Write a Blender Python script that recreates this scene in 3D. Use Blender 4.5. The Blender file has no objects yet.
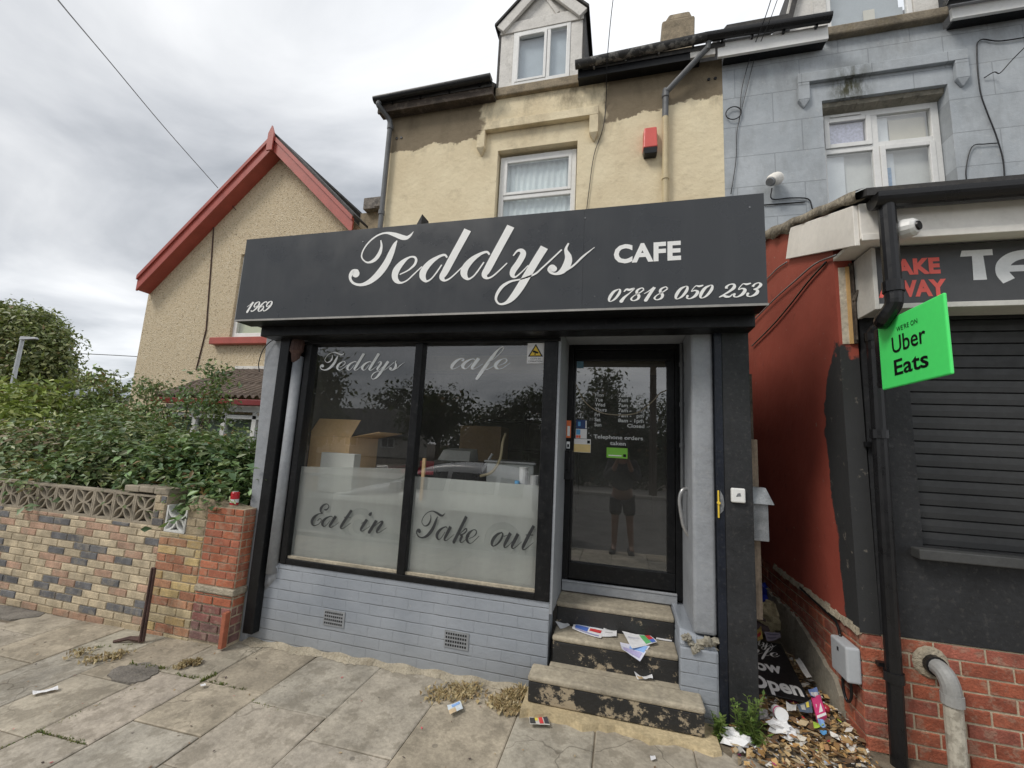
import bpy, math, random
import numpy as np
from mathutils import Vector, Matrix

random.seed(7); RNG = np.random.default_rng(11)
SC = bpy.context.scene
COL = SC.collection
R = math.radians

# ------------------------------------------------------------------ camera
CAM = np.array([0.0, -3.0, 1.6]); FPX = 423.75
CR = np.array([0.96754326, 0.24752204, 0.05092037])
CU = np.array([-0.01314928, -0.15191539, 0.98830603])
CF = np.array([-0.25236311, 0.9568984, 0.14372998])
cd = bpy.data.cameras.new('camera'); cam = bpy.data.objects.new('camera', cd); COL.objects.link(cam)
cd.sensor_fit = 'HORIZONTAL'; cd.sensor_width = 36; cd.lens = 36*FPX/1024
cd.clip_start = 0.02; cd.clip_end = 2000
m = Matrix.Identity(4)
for i in range(3):
    m[i][0] = CR[i]; m[i][1] = CU[i]; m[i][2] = -CF[i]; m[i][3] = CAM[i]
cam.matrix_world = m
SC.camera = cam

def ray(px, py): return CF*FPX + CR*(px-512) + CU*(384-py)
def W(px, py, Y):            # the point of the vertical plane y = Y that the photograph shows at a pixel
    d = ray(px, py); return CAM + d*((Y-CAM[1])/d[1])
def WX(px, py, X):
    d = ray(px, py); return CAM + d*((X-CAM[0])/d[0])
def WZ(px, py, Z=0.03):
    d = ray(px, py); return CAM + d*((Z-CAM[2])/d[2])

# ------------------------------------------------------------------ world and sun
SUN_EL, SUN_AZ = R(52), R(205)
w = bpy.data.worlds.new('World'); SC.world = w; w.use_nodes = True
nt = w.node_tree; nt.nodes.clear(); N = nt.nodes.new; L = nt.links.new
out = N('ShaderNodeOutputWorld'); bg = N('ShaderNodeBackground'); bg.inputs[1].default_value = 0.1
sky = N('ShaderNodeTexSky'); sky.sky_type = 'NISHITA'; sky.sun_disc = False
sky.sun_elevation = SUN_EL; sky.sun_rotation = SUN_AZ
tc = N('ShaderNodeTexCoord'); sep = N('ShaderNodeSeparateXYZ'); L(tc.outputs['Generated'], sep.inputs[0])
zz = N('ShaderNodeMath'); zz.operation = 'MAXIMUM'; L(sep.outputs[2], zz.inputs[0]); zz.inputs[1].default_value = 0.0
za = N('ShaderNodeMath'); za.operation = 'ADD'; L(zz.outputs[0], za.inputs[0]); za.inputs[1].default_value = 0.28
dx = N('ShaderNodeMath'); dx.operation = 'DIVIDE'; L(sep.outputs[0], dx.inputs[0]); L(za.outputs[0], dx.inputs[1])
dy = N('ShaderNodeMath'); dy.operation = 'DIVIDE'; L(sep.outputs[1], dy.inputs[0]); L(za.outputs[0], dy.inputs[1])
cx = N('ShaderNodeCombineXYZ'); L(dx.outputs[0], cx.inputs[0]); L(dy.outputs[0], cx.inputs[1])
mp = N('ShaderNodeMapping'); mp.inputs['Location'].default_value = (3.1, 5.3, 0.4); mp.inputs['Rotation'].default_value = (0, 0, R(35)); mp.inputs['Scale'].default_value = (1.0, 1.9, 1)
L(cx.outputs[0], mp.inputs[0])
n1 = N('ShaderNodeTexNoise'); n1.inputs['Scale'].default_value = 1.25; n1.inputs['Detail'].default_value = 9; n1.inputs['Roughness'].default_value = .52; n1.inputs['Distortion'].default_value = .5
L(mp.outputs[0], n1.inputs['Vector'])
rp = N('ShaderNodeValToRGB'); L(n1.outputs[0], rp.inputs[0])
rp.color_ramp.elements[0].position = .30; rp.color_ramp.elements[0].color = (.42, .445, .48, 1)
rp.color_ramp.elements[1].position = .68; rp.color_ramp.elements[1].color = (1.02, 1.03, 1.04, 1)
e = rp.color_ramp.elements.new(.47); e.color = (.70, .72, .75, 1)
# the cloud deck is thicker (darker) to the west and brighter to the north-east; pale band along the horizon
gx = N('ShaderNodeMapRange'); L(sep.outputs[0], gx.inputs[0]); gx.inputs[1].default_value = -.95; gx.inputs[2].default_value = .1; gx.inputs[3].default_value = .60; gx.inputs[4].default_value = 1.0
gy = N('ShaderNodeMapRange'); L(sep.outputs[1], gy.inputs[0]); gy.inputs[1].default_value = -.7; gy.inputs[2].default_value = .3; gy.inputs[3].default_value = .82; gy.inputs[4].default_value = 1.0
gm = N('ShaderNodeMath'); gm.operation = 'MULTIPLY'; L(gx.outputs[0], gm.inputs[0]); L(gy.outputs[0], gm.inputs[1])
gz = N('ShaderNodeMapRange'); L(sep.outputs[2], gz.inputs[0]); gz.inputs[1].default_value = 0; gz.inputs[2].default_value = .30; gz.inputs[3].default_value = .34; gz.inputs[4].default_value = 0
ga = N('ShaderNodeMath'); ga.operation = 'ADD'; L(gm.outputs[0], ga.inputs[0]); L(gz.outputs[0], ga.inputs[1])
cm = N('ShaderNodeVectorMath'); cm.operation = 'SCALE'; L(rp.outputs[0], cm.inputs[0])
gk = N('ShaderNodeMath'); gk.operation = 'MULTIPLY'; L(ga.outputs[0], gk.inputs[0]); gk.inputs[1].default_value = 9.0
L(gk.outputs[0], cm.inputs['Scale'])
mx = N('ShaderNodeMix'); mx.data_type = 'RGBA'; mx.inputs[0].default_value = .93
L(sky.outputs[0], mx.inputs['A']); L(cm.outputs[0], mx.inputs['B'])
L(mx.outputs['Result'], bg.inputs[0]); L(bg.outputs[0], out.inputs[0])

sd = bpy.data.lights.new('sun', 'SUN'); sd.energy = 1.3; sd.angle = R(18); sd.color = (1, .95, .88)
so = bpy.data.objects.new('sun', sd); COL.objects.link(so)
# light comes from above and behind the photographer, a little from the left
so.rotation_euler = Vector((0.50, 0.52, -math.sin(SUN_EL))).to_track_quat('-Z', 'Y').to_euler()
SC.view_settings.view_transform = 'Standard'; SC.view_settings.look = 'None'
SC.view_settings.exposure = 0.68; SC.view_settings.gamma = 1; SC.view_settings.use_curve_mapping = False
SC.cycles.max_bounces = 8; SC.cycles.transparent_max_bounces = 16
SC.cycles.use_denoising = True

# ------------------------------------------------------------------ materials
class NB:
    def __init__(s, name):
        s.m = bpy.data.materials.new(name); s.m.use_nodes = True
        s.t = s.m.node_tree; s.t.nodes.clear()
        s.out = s.n('ShaderNodeOutputMaterial'); s.b = s.n('ShaderNodeBsdfPrincipled')
        s.l(s.b.outputs[0], s.out.inputs[0])
        s.pos = s.n('ShaderNodeNewGeometry').outputs['Position']
    def n(s, k): return s.t.nodes.new(k)
    def l(s, a, b): s.t.links.new(a, b)
    def noise(s, scale, detail=4, rough=.55, stretch=(1, 1, 1), dist=0):
        mp = s.n('ShaderNodeMapping'); mp.inputs['Scale'].default_value = stretch; s.l(s.pos, mp.inputs[0])
        n = s.n('ShaderNodeTexNoise'); n.inputs['Scale'].default_value = scale; n.inputs['Detail'].default_value = detail
        n.inputs['Roughness'].default_value = rough; n.inputs['Distortion'].default_value = dist
        s.l(mp.outputs[0], n.inputs['Vector']); return n.outputs[0]
    def rng(s, v, a, b, c, d):
        n = s.n('ShaderNodeMapRange'); s.l(v, n.inputs[0])
        for i, q in enumerate((a, b, c, d)): n.inputs[i+1].default_value = q
        return n.outputs[0]
    def math(s, op, a, b=None):
        n = s.n('ShaderNodeMath'); n.operation = op
        for i, q in enumerate((a, b)):
            if q is None: continue
            if isinstance(q, (int, float)): n.inputs[i].default_value = q
            else: s.l(q, n.inputs[i])
        return n.outputs[0]
    def rgb(s, c):
        n = s.n('ShaderNodeRGB'); n.outputs[0].default_value = (*c, 1); return n.outputs[0]
    def mix(s, f, a, b, mode='MIX'):
        n = s.n('ShaderNodeMix'); n.data_type = 'RGBA'; n.blend_type = mode
        for inp, q in ((n.inputs[0], f), (n.inputs['A'], a), (n.inputs['B'], b)):
            if isinstance(q, (int, float)): inp.default_value = q
            elif isinstance(q, tuple): inp.default_value = (*q, 1)
            else: s.l(q, inp)
        return n.outputs['Result']
    def xyz(s):
        n = s.n('ShaderNodeSeparateXYZ'); s.l(s.pos, n.inputs[0]); return n.outputs
    def bump(s, h, strength=.4, dist=.01, prev=None):
        n = s.n('ShaderNodeBump'); n.inputs['Strength'].default_value = strength; n.inputs['Distance'].default_value = dist
        s.l(h, n.inputs['Height'])
        if prev is not None: s.l(prev, n.inputs['Normal'])
        return n.outputs[0]
    def attr(s, name='Col'):
        n = s.n('ShaderNodeAttribute'); n.attribute_name = name; return n.outputs['Color']

def M(name, col=(.5, .5, .5), rough=.7, var=.12, scale=6., bump=0., bscale=60., metal=0., spot=None, spotf=.0, spotscale=14., use_attr=False, stretch=(1, 1, 1), spec=.5, bdist=.01, crack=False):
    s = NB(name)
    c = s.attr() if use_attr else s.rgb(col)
    f = s.rng(s.noise(scale, 6, stretch=stretch), .3, .7, 1-var, 1+var)
    v = s.n('ShaderNodeVectorMath'); v.operation = 'SCALE'; s.l(c, v.inputs[0]); s.l(f, v.inputs['Scale']); c = v.outputs[0]
    f2 = s.rng(s.noise(scale*9, 3), .3, .7, 1-var*.6, 1+var*.6)
    v = s.n('ShaderNodeVectorMath'); v.operation = 'SCALE'; s.l(c, v.inputs[0]); s.l(f2, v.inputs['Scale']); c = v.outputs[0]
    if spot is not None:
        g = s.rng(s.noise(spotscale, 5, .65), .58-spotf*.3, .66-spotf*.3, 0, min(1, spotf*1.6))
        c = s.mix(g, c, spot)
    if crack:
        vo = s.n('ShaderNodeTexVoronoi'); vo.feature = 'DISTANCE_TO_EDGE'; vo.inputs['Scale'].default_value = 1.15
        wv = s.n('ShaderNodeVectorMath'); wv.operation = 'ADD'; nv = s.n('ShaderNodeTexNoise'); nv.inputs['Scale'].default_value = 5; s.l(s.pos, nv.inputs['Vector']); sc_ = s.n('ShaderNodeVectorMath'); sc_.operation = 'SCALE'; s.l(nv.outputs['Color'], sc_.inputs[0]); sc_.inputs['Scale'].default_value = .22
        s.l(s.pos, wv.inputs[0]); s.l(sc_.outputs[0], wv.inputs[1]); s.l(wv.outputs[0], vo.inputs['Vector'])
        k = s.math('MULTIPLY', s.rng(vo.outputs['Distance'], .0015, .006, 1, 0), s.rng(s.noise(.9, 2), .5, .56, 0, .5)); c = s.mix(k, c, (.06, .05, .035))
        g2 = s.n('ShaderNodeTexVoronoi'); g2.inputs['Scale'].default_value = 5.5; s.l(s.pos, g2.inputs['Vector']); sp_ = s.n('ShaderNodeSeparateColor'); s.l(g2.outputs['Color'], sp_.inputs[0])
        gum = s.math('MULTIPLY', s.rng(g2.outputs['Distance'], .085, .10, 1, 0), s.rng(sp_.outputs[0], .80, .82, 0, .55)); c = s.mix(gum, c, (.10, .09, .075))
    s.l(c, s.b.inputs['Base Color'])
    s.b.inputs['Roughness'].default_value = rough; s.b.inputs['Metallic'].default_value = metal
    s.b.inputs['Specular IOR Level'].default_value = spec
    s.l(s.rng(s.noise(scale*4, 4), .3, .7, max(0, rough-.09), min(1, rough+.09)), s.b.inputs['Roughness'])
    if bump: s.l(s.bump(s.noise(bscale, 4), bump, bdist), s.b.inputs['Normal'])
    return s.m

MT = {}
MT['black'] = M('black_paint', (.007, .0075, .0085), .38, .3, 3, .15, 30, spot=(.09, .085, .08), spotf=.07, spotscale=40, spec=.28)
MT['blackplastic'] = M('black_plastic', (.009, .009, .010), .33, .2, 5, spec=.4)
MT['navy'] = M('blueblack_paint', (.010, .013, .021), .4, .3, 4, .2, 40, spot=(.2, .19, .17), spotf=.06, spotscale=60, spec=.3)
MT['charcoal'] = M('charcoal_paint', (.021, .022, .024), .6, .28, 4, .3, 40, spot=(.20, .18, .16), spotf=.06, spotscale=38, spec=.35)
MT['white'] = M('white_upvc', (.72, .72, .70), .4, .06, 3, spot=(.35, .33, .28), spotf=.05, spotscale=9)
MT['whitewood'] = M('weathered_white_wood', (.62, .60, .56), .65, .12, 5, .3, 40, spot=(.22, .20, .16), spotf=.12, spotscale=12)
MT['creamboard'] = M('cream_board', (.80, .77, .71), .55, .07, 3, spot=(.36, .32, .26), spotf=.06, spotscale=7)
MT['vinyl'] = M('white_vinyl', (.80, .80, .78), .4, .03, 5)
MT['greyvinyl'] = M('pale_grey_vinyl', (.84, .86, .86), .6, .05, 5)
MT['cutoutdark'] = M('dark_lettering', (.026, .028, .03), .5, .3, 20)  # dark tone painted in for cut-outs that show the unlit room
MT['stone'] = M('weathered_stone', (.27, .22, .15), .9, .3, 5, .5, 50, spot=(.08, .07, .05), spotf=.2, spotscale=8)
MT['concrete'] = M('worn_concrete', (.37, .325, .245), .9, .3, 4, .6, 60, spot=(.17, .15, .12), spotf=.26, spotscale=8)
MT['stepbase'] = M('yellowed_step_base', (.47, .38, .23), .95, .25, 6, .6, 60, spot=(.25, .2, .12), spotf=.18, spotscale=16)
MT['palecement'] = M('pale_cement', (.37, .325, .245), .95, .22, 9, .8, 60, spot=(.2, .16, .1), spotf=.2, spotscale=22, bdist=.02)
MT['greycement'] = M('grey_cement_render', (.27, .25, .20), .95, .25, 5, .5, 50, spot=(.06, .055, .05), spotf=.2, spotscale=7)
MT['redpaint'] = M('red_gloss_paint', (.36, .075, .055), .45, .12, 4, .1, 30, spot=(.2, .04, .03), spotf=.08)
MT['darkred'] = M('dark_red_plastic', (.19, .022, .022), .35, .1, 4)
MT['roofslate'] = M('dark_slate', (.045, .043, .042), .8, .35, 5, .5, 20, spot=(.12, .11, .08), spotf=.15, spotscale=11)
MT['rooftile'] = M('porch_tile', (.135, .105, .085), .85, .3, 6, .4, 60, spot=(.22, .2, .15), spotf=.1, spotscale=20)
MT['rottimber'] = M('dark_rotten_timber', (.06, .045, .034), .85, .5, 6, .6, 40, spot=(.25, .22, .18), spotf=.15, spotscale=12, stretch=(.5, 1, 3))
MT['timber'] = M('grey_timber', (.22, .17, .125), .85, .3, 5, .4, 40, stretch=(8, 8, 1))
MT['greypipe'] = M('grey_pipe', (.11, .115, .12), .5, .2, 4)
MT['beigepipe'] = M('beige_painted_pipe', (.52, .43, .26), .6, .12, 6)
MT['galv'] = M('galvanised_metal', (.20, .21, .22), .5, .3, 16, metal=.35, spot=(.38, .38, .38), spotf=.15, spotscale=25)
MT['chrome'] = M('worn_steel', (.5, .5, .48), .3, .1, 8, metal=.85)
MT['rust'] = M('rusty_iron', (.075, .042, .035), .85, .4, 12, .5, 70)
MT['steel'] = M('brushed_steel', (.5, .5, .5), .35, .1, 4, metal=.7)
MT['mortar'] = M('pale_mortar', (.46, .40, .29), .95, .2, 12, .5, 90)
MT['mortar2'] = M('garden_mortar', (.42, .35, .25), .95, .2, 12, .5, 90)
MT['brick'] = M('brick_faces', rough=.9, var=.3, scale=9, bump=.6, bscale=90, use_attr=True, spot=(.36, .31, .23), spotf=.2, spotscale=13)
MT['screen'] = M('grey_cast_concrete', (.30, .26, .20), .95, .2, 10, .5, 90)
MT['whitescreen'] = M('white_cast_concrete', (.62, .62, .60), .9, .1, 10, .4, 90)
MT['cardboard'] = M('brown_cardboard', (.72, .48, .25), .8, .06, 4)
MT['cardboardB'] = M('dull_cardboard', (.30, .20, .11), .8, .08, 4)
MT['paper'] = M('white_paper', (.75, .75, .75), .7, .05, 8)
MT['attrpaper'] = M('printed_paper', rough=.6, var=.12, scale=20, use_attr=True)
MT['counter'] = M('white_worktop', (.62, .63, .61), .35, .06, 3)
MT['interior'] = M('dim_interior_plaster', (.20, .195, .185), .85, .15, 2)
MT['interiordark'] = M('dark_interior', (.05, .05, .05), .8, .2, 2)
MT['red'] = M('red_plastic', (.42, .03, .05), .4, .1, 5)
MT['blue'] = M('blue_plastic', (.012, .03, .30), .4, .15, 5)
MT['lightblue'] = M('light_blue_cloth', (.12, .38, .68), .7, .1, 10)
MT['green'] = M('bright_green_panel', (.09, .90, .19), .4, .03, 3)
MT['yellow'] = M('yellow_paint', (.75, .52, .05), .5, .05, 10)
MT['orange'] = M('orange_sticker', (.72, .17, .05), .5, .05, 10)
MT['redletter'] = M('red_lettering', (.88, .13, .10), .5, .05, 10)
MT['leafgreen'] = M('lime_sticker', (.20, .52, .05), .5, .05, 10)
MT['greyletter'] = M('silver_lettering', (.74, .75, .75), .35, .05, 10)
MT['curtain'] = M('net_curtain', (.72, .78, .77), .9, .06, 6)
MT['blind'] = M('cream_blind', (.60, .56, .46), .9, .05, 6)
MT['asphalt'] = M('asphalt', (.10, .096, .09), .95, .3, 3, .6, 160, spot=(.12, .11, .1), spotf=.1)
MT['kerb'] = M('kerb_stone', (.30, .28, .25), .9, .15, 5, .4, 80)
MT['dirt'] = M('joint_dirt', (.17, .14, .10), 1, .3, 20, .6, 120)
MT['soil'] = M('dark_soil', (.075, .06, .042), 1, .3, 6, .6, 60)
MT['slab'] = M('paving_slab', rough=.92, var=.24, scale=4.5, bump=.5, bscale=45, use_attr=True, spot=(.15, .13, .095), spotf=.26, spotscale=8, crack=True)
MT['bark'] = M('bark', (.10, .075, .05), .95, .3, 8, .6, 40)
MT['carpaint'] = M('silver_car_paint', (.62, .63, .64), .28, .03, 3)
MT['rubber'] = M('rubber', (.02, .02, .02), .8, .2, 6)
MT['skin'] = M('skin', (.28, .17, .125), .6, .08, 8)
MT['darkcloth'] = M('dark_cloth', (.022, .022, .026), .9, .2, 10)
MT['greenalgae'] = M('moss', (.10, .13, .04), 1, .4, 20, .6, 90)
MT['postwood'] = M('telegraph_pole_wood', (.07, .055, .042), .9, .3, 6, .3, 40, stretch=(6, 6, .6))

def leafmat(name):
    s = NB(name); c = s.attr()
    s.l(c, s.b.inputs['Base Color']); s.b.inputs['Roughness'].default_value = .42; s.b.inputs['Specular IOR Level'].default_value = .5
    t = s.n('ShaderNodeBsdfTranslucent'); s.l(s.mix(.5, c, (.16, .22, .03)), t.inputs[0])
    mx = s.n('ShaderNodeMixShader'); mx.inputs[0].default_value = .22
    s.l(s.b.outputs[0], mx.inputs[1]); s.l(t.outputs[0], mx.inputs[2]); s.l(mx.outputs[0], s.out.inputs[0])
    return s.m
MT['leaf'] = leafmat('leaves')

def glassmat(name, tint, refl, rough=0.0, dust_haze=0.):
    s = NB(name)
    tr = s.n('ShaderNodeBsdfTransparent'); tr.inputs[0].default_value = (*tint, 1)
    gl = s.n('ShaderNodeBsdfGlossy'); gl.inputs[0].default_value = (1, 1, 1, 1); gl.inputs[1].default_value = rough
    ge = s.n('ShaderNodeNewGeometry'); dt = s.n('ShaderNodeVectorMath'); dt.operation = 'DOT_PRODUCT'
    s.l(ge.outputs['Incoming'], dt.inputs[0]); s.l(ge.outputs['Normal'], dt.inputs[1])
    sch = s.math('POWER', s.math('SUBTRACT', 1.0, s.math('ABSOLUTE', dt.outputs['Value'])), 5.0)
    f = s.math('MINIMUM', s.math('MULTIPLY', s.math('ADD', s.math('MULTIPLY', sch, .95), .05), refl), 1.0)
    mx = s.n('ShaderNodeMixShader'); s.l(f, mx.inputs[0]); s.l(tr.outputs[0], mx.inputs[1]); s.l(gl.outputs[0], mx.inputs[2])
    last = mx.outputs[0]
    if dust_haze:
        d = s.n('ShaderNodeBsdfDiffuse'); d.inputs[0].default_value = (.5, .5, .47, 1)
        m2 = s.n('ShaderNodeMixShader'); s.l(s.rng(s.noise(2.5, 5), .3, .7, dust_haze*.5, dust_haze*1.5), m2.inputs[0])
        s.l(last, m2.inputs[1]); s.l(d.outputs[0], m2.inputs[2]); last = m2.outputs[0]
    s.l(last, s.out.inputs[0]); return s.m
MT['glass'] = glassmat('shop_glass', (.93, .94, .93), 2.2, 0, .018)
MT['doorglass'] = glassmat('door_glass', (.40, .41, .41), 3.2, 0, .07)  # dusty glass, with the dust raised as a painted haze over the reflection
MT['housglass'] = glassmat('window_glass', (.95, .97, .98), 3.0)
def filmmat():
    s = NB('frosted_film')
    tr = s.n('ShaderNodeBsdfTransparent'); tr.inputs[0].default_value = (.86, .88, .87, 1)
    d = s.n('ShaderNodeBsdfDiffuse'); d.inputs[0].default_value = (.60, .62, .60, 1)
    t = s.n('ShaderNodeBsdfTranslucent'); t.inputs[0].default_value = (.6, .62, .6, 1)
    a = s.n('ShaderNodeMixShader'); a.inputs[0].default_value = .35; s.l(d.outputs[0], a.inputs[1]); s.l(t.outputs[0], a.inputs[2])
    b = s.n('ShaderNodeMixShader'); s.l(s.rng(s.noise(1.6, 4, stretch=(2.5, 1, .5)), .3, .7, .48, .68), b.inputs[0]); s.l(tr.outputs[0], b.inputs[1]); s.l(a.outputs[0], b.inputs[2])
    s.l(b.outputs[0], s.out.inputs[0]); return s.m
MT['film'] = filmmat()

def m_render_beige():
    s = NB('beige_house_render'); x, y, z = s.xyz()
    n = s.noise(1.1, 7, .62)
    base = s.mix(s.rng(n, .3, .7, 0, 1), (.64, .535, .355), (.78, .685, .48))
    base = s.mix(s.rng(s.noise(4, 6, .7), .55, .75, 0, .6), base, (.50, .41, .27))
    # bare brown band below the eaves, its lower edge ragged; none over the window bay
    edge = s.math('ADD', s.rng(s.noise(2.6, 7, .62), .3, .7, -.09, .09), s.rng(x, .1, .65, 6.10, 6.26))
    bare = s.rng(s.math('SUBTRACT', z, edge), -.01, .01, 0, 1)
    bay = s.rng(s.math('ABSOLUTE', s.math('ADD', x, s.math('ADD', s.rng(s.noise(3, 3), .3, .7, -.12, .12), 1.18))), .86, .93, 0, 1)
    bare = s.math('MULTIPLY', bare, bay)
    brown = s.mix(s.noise(3, 6), (.17, .135, .085), (.25, .20, .135))
    c = s.mix(bare, base, brown)
    soot = s.math('MULTIPLY', s.rng(z, 5.6, 6.7, 0, 1), s.rng(s.noise(2.3, 7, .7, stretch=(1, 1, .45)), .48, .66, 0, .75))
    c = s.mix(soot, c, (.12, .095, .06))
    s.l(c, s.b.inputs['Base Color']); s.b.inputs['Roughness'].default_value = .93
    b1 = s.bump(s.noise(9, 6, .6), .5, .03); s.l(s.bump(s.noise(75, 3), .35, .008, b1), s.b.inputs['Normal'])
    return s.m
MT['beige'] = m_render_beige()

def m_blue():
    s = NB('bluegrey_ashlar_render'); x, y, z = s.xyz()
    v = s.n('ShaderNodeCombineXYZ'); s.l(x, v.inputs[0]); s.l(z, v.inputs[1])
    mp = s.n('ShaderNodeMapping'); mp.inputs['Location'].default_value = (.12, .11, 0); s.l(v.outputs[0], mp.inputs[0])
    br = s.n('ShaderNodeTexBrick'); s.l(mp.outputs[0], br.inputs[0]); br.inputs['Scale'].default_value = 1
    br.inputs['Brick Width'].default_value = .74; br.inputs['Row Height'].default_value = .42; br.inputs['Mortar Size'].default_value = .006; br.inputs['Mortar Smooth'].default_value = .2
    br.offset = .42
    n = s.noise(1.6, 7, .6)
    base = s.mix(s.rng(n, .3, .7, 0, 1), (.33, .36, .385), (.46, .49, .515))
    base = s.mix(s.rng(s.noise(4, 8, .72, stretch=(1, 1, .35)), .46, .72, 0, .45), base, (.21, .22, .22))
    base = s.mix(s.rng(s.noise(13, 5, .7), .60, .72, 0, .5), base, (.50, .51, .50))
    c = s.mix(s.math('MULTIPLY', br.outputs['Fac'], .38), base, (.14, .15, .155))
    # green-brown stain below the roof edge
    sx = s.rng(s.math('ABSOLUTE', s.math('SUBTRACT', x, 2.62)), .05, .30, 1, 0); sz = s.rng(s.math('ABSOLUTE', s.math('SUBTRACT', z, 6.12)), .05, .42, 1, 0)
    st = s.math('MULTIPLY', s.math('MULTIPLY', sx, sz), s.rng(s.noise(14, 5, .7, stretch=(1, 1, .3)), .36, .58, 0, 1.))
    c = s.mix(st, c, (.055, .055, .03))
    top = s.math('MULTIPLY', s.rng(z, 6.1, 6.75, 0, 1), s.rng(s.noise(3, 6, .7, stretch=(1, 1, .4)), .45, .65, 0, .5))
    c = s.mix(top, c, (.14, .14, .13))
    s.l(c, s.b.inputs['Base Color']); s.b.inputs['Roughness'].default_value = .9
    inv = s.math('SUBTRACT', 1, br.outputs['Fac'])
    b1 = s.bump(inv, .5, .01); b2 = s.bump(s.noise(8, 6), .35, .025, b1); s.l(s.bump(s.noise(90, 3), .3, .006, b2), s.b.inputs['Normal'])
    return s.m
MT['bluewall'] = m_blue()

def m_pebble():
    s = NB('pebbledash')
    vo = s.n('ShaderNodeTexVoronoi'); vo.inputs['Scale'].default_value = 52; s.l(s.pos, vo.inputs['Vector'])
    sp = s.n('ShaderNodeSeparateColor'); s.l(vo.outputs['Color'], sp.inputs[0])
    rp = s.n('ShaderNodeValToRGB'); s.l(sp.outputs[0], rp.inputs[0]); rp.color_ramp.interpolation = 'CONSTANT'
    rp.color_ramp.elements[0].color = (.58, .475, .32, 1)
    for p, c in ((.3, (.62, .525, .375)), (.52, (.54, .445, .30)), (.76, (.44, .35, .23)), (.84, (.66, .58, .44)), (.95, (.26, .20, .13))):
        e = rp.color_ramp.elements.new(p); e.color = (*c, 1)
    rp.color_ramp.elements[-1].color = (.66, .60, .48, 1) if False else rp.color_ramp.elements[-1].color
    c = s.mix(s.rng(s.noise(1.2, 5), .3, .7, 0, .4), rp.outputs[0], (.52, .43, .29))
    s.l(c, s.b.inputs['Base Color']); s.b.inputs['Roughness'].default_value = .95
    s.l(s.bump(vo.outputs['Distance'], .6, .02), s.b.inputs['Normal'])
    return s.m
MT['pebble'] = m_pebble()

def m_redwall():
    s = NB('red_painted_render'); x, y, z = s.xyz()
    base = s.mix(s.rng(s.noise(1.7, 6), .3, .7, 0, 1), (.27, .050, .031), (.355, .074, .047))
    base = s.mix(s.rng(s.noise(9, 6, .7), .62, .72, 0, .7), base, (.15, .03, .02))
    base = s.mix(s.rng(s.noise(16, 5, .7), .66, .70, 0, .8), base, (.34, .26, .20))
    edge = s.math('ADD', s.rng(s.noise(3.5, 5, .6), .3, .7, -.045, .045), s.math('MINIMUM', s.rng(z, .7, 1.7, .125, .27), s.rng(z, 1.9, 2.35, .29, .09)))
    blk = s.math('MULTIPLY', s.rng(s.math('SUBTRACT', y, edge), -.006, .006, 1, 0), s.rng(s.math('ADD', z, s.rng(s.noise(6, 4), .3, .7, -.15, .15)), 2.30, 2.34, 1, 0))
    blackc = s.mix(s.rng(s.noise(14, 5, .7), .62, .68, 0, .6), (.026, .027, .028), (.20, .18, .15))
    c = s.mix(blk, base, blackc)
    s.l(c, s.b.inputs['Base Color']); s.b.inputs['Roughness'].default_value = .75
    b1 = s.bump(s.noise(5, 6), .35, .02); s.l(s.bump(s.noise(80, 2), .12, .004, b1), s.b.inputs['Normal'])
    return s.m
MT['redwall'] = m_redwall()

def m_greybrick(name, horizontal='x'):
    s = NB(name); x, y, z = s.xyz()
    v = s.n('ShaderNodeCombineXYZ'); s.l(x if horizontal == 'x' else y, v.inputs[0]); s.l(z, v.inputs[1])
    mp = s.n('ShaderNodeMapping'); mp.inputs['Location'].default_value = (.05, .0, 0); s.l(v.outputs[0], mp.inputs[0])
    br = s.n('ShaderNodeTexBrick'); s.l(mp.outputs[0], br.inputs[0]); br.inputs['Scale'].default_value = 1
    br.inputs['Brick Width'].default_value = .205; br.inputs['Row Height'].default_value = .0762; br.inputs['Mortar Size'].default_value = .0045; br.inputs['Mortar Smooth'].default_value = .5
    zr_ = s.math('FRACT', s.math('DIVIDE', s.math('ADD', z, s.rng(s.noise(6, 3), .3, .7, -.002, .002)), .0762)); hz = s.math('MULTIPLY', s.rng(zr_, .0, .07, 1, 0), s.rng(s.noise(5, 4), .35, .6, .4, 1.))
    base = s.mix(s.rng(s.noise(2.2, 6), .3, .7, 0, 1), (.235, .26, .295), (.325, .35, .385))
    base = s.mix(s.rng(z, .0, .3, .35, 0), base, (.25, .245, .22))
    base = s.mix(s.rng(s.noise(25, 5, .7), .68, .72, 0, .8), base, (.45, .43, .38))
    c = s.mix(s.math('MULTIPLY', s.math('MAXIMUM', hz, s.math('MULTIPLY', br.outputs['Fac'], .22)), .36), base, (.15, .165, .18))
    s.l(c, s.b.inputs['Base Color']); s.b.inputs['Roughness'].default_value = .62
    b1 = s.bump(s.math('SUBTRACT', 1, s.math('MAXIMUM', hz, s.math('MULTIPLY', br.outputs['Fac'], .3))), .8, .007); s.l(s.bump(s.noise(30, 5), .35, .01, b1), s.b.inputs['Normal'])
    return s.m
MT['greybrick'] = m_greybrick('grey_painted_brick'); MT['greybrick_side'] = m_greybrick('grey_painted_brick_return', 'y')
MT['greyrender'] = M('grey_painted_render', (.27, .285, .305), .65, .13, 3, .4, 30, spot=(.42, .40, .36), spotf=.06, spotscale=22)

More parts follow.
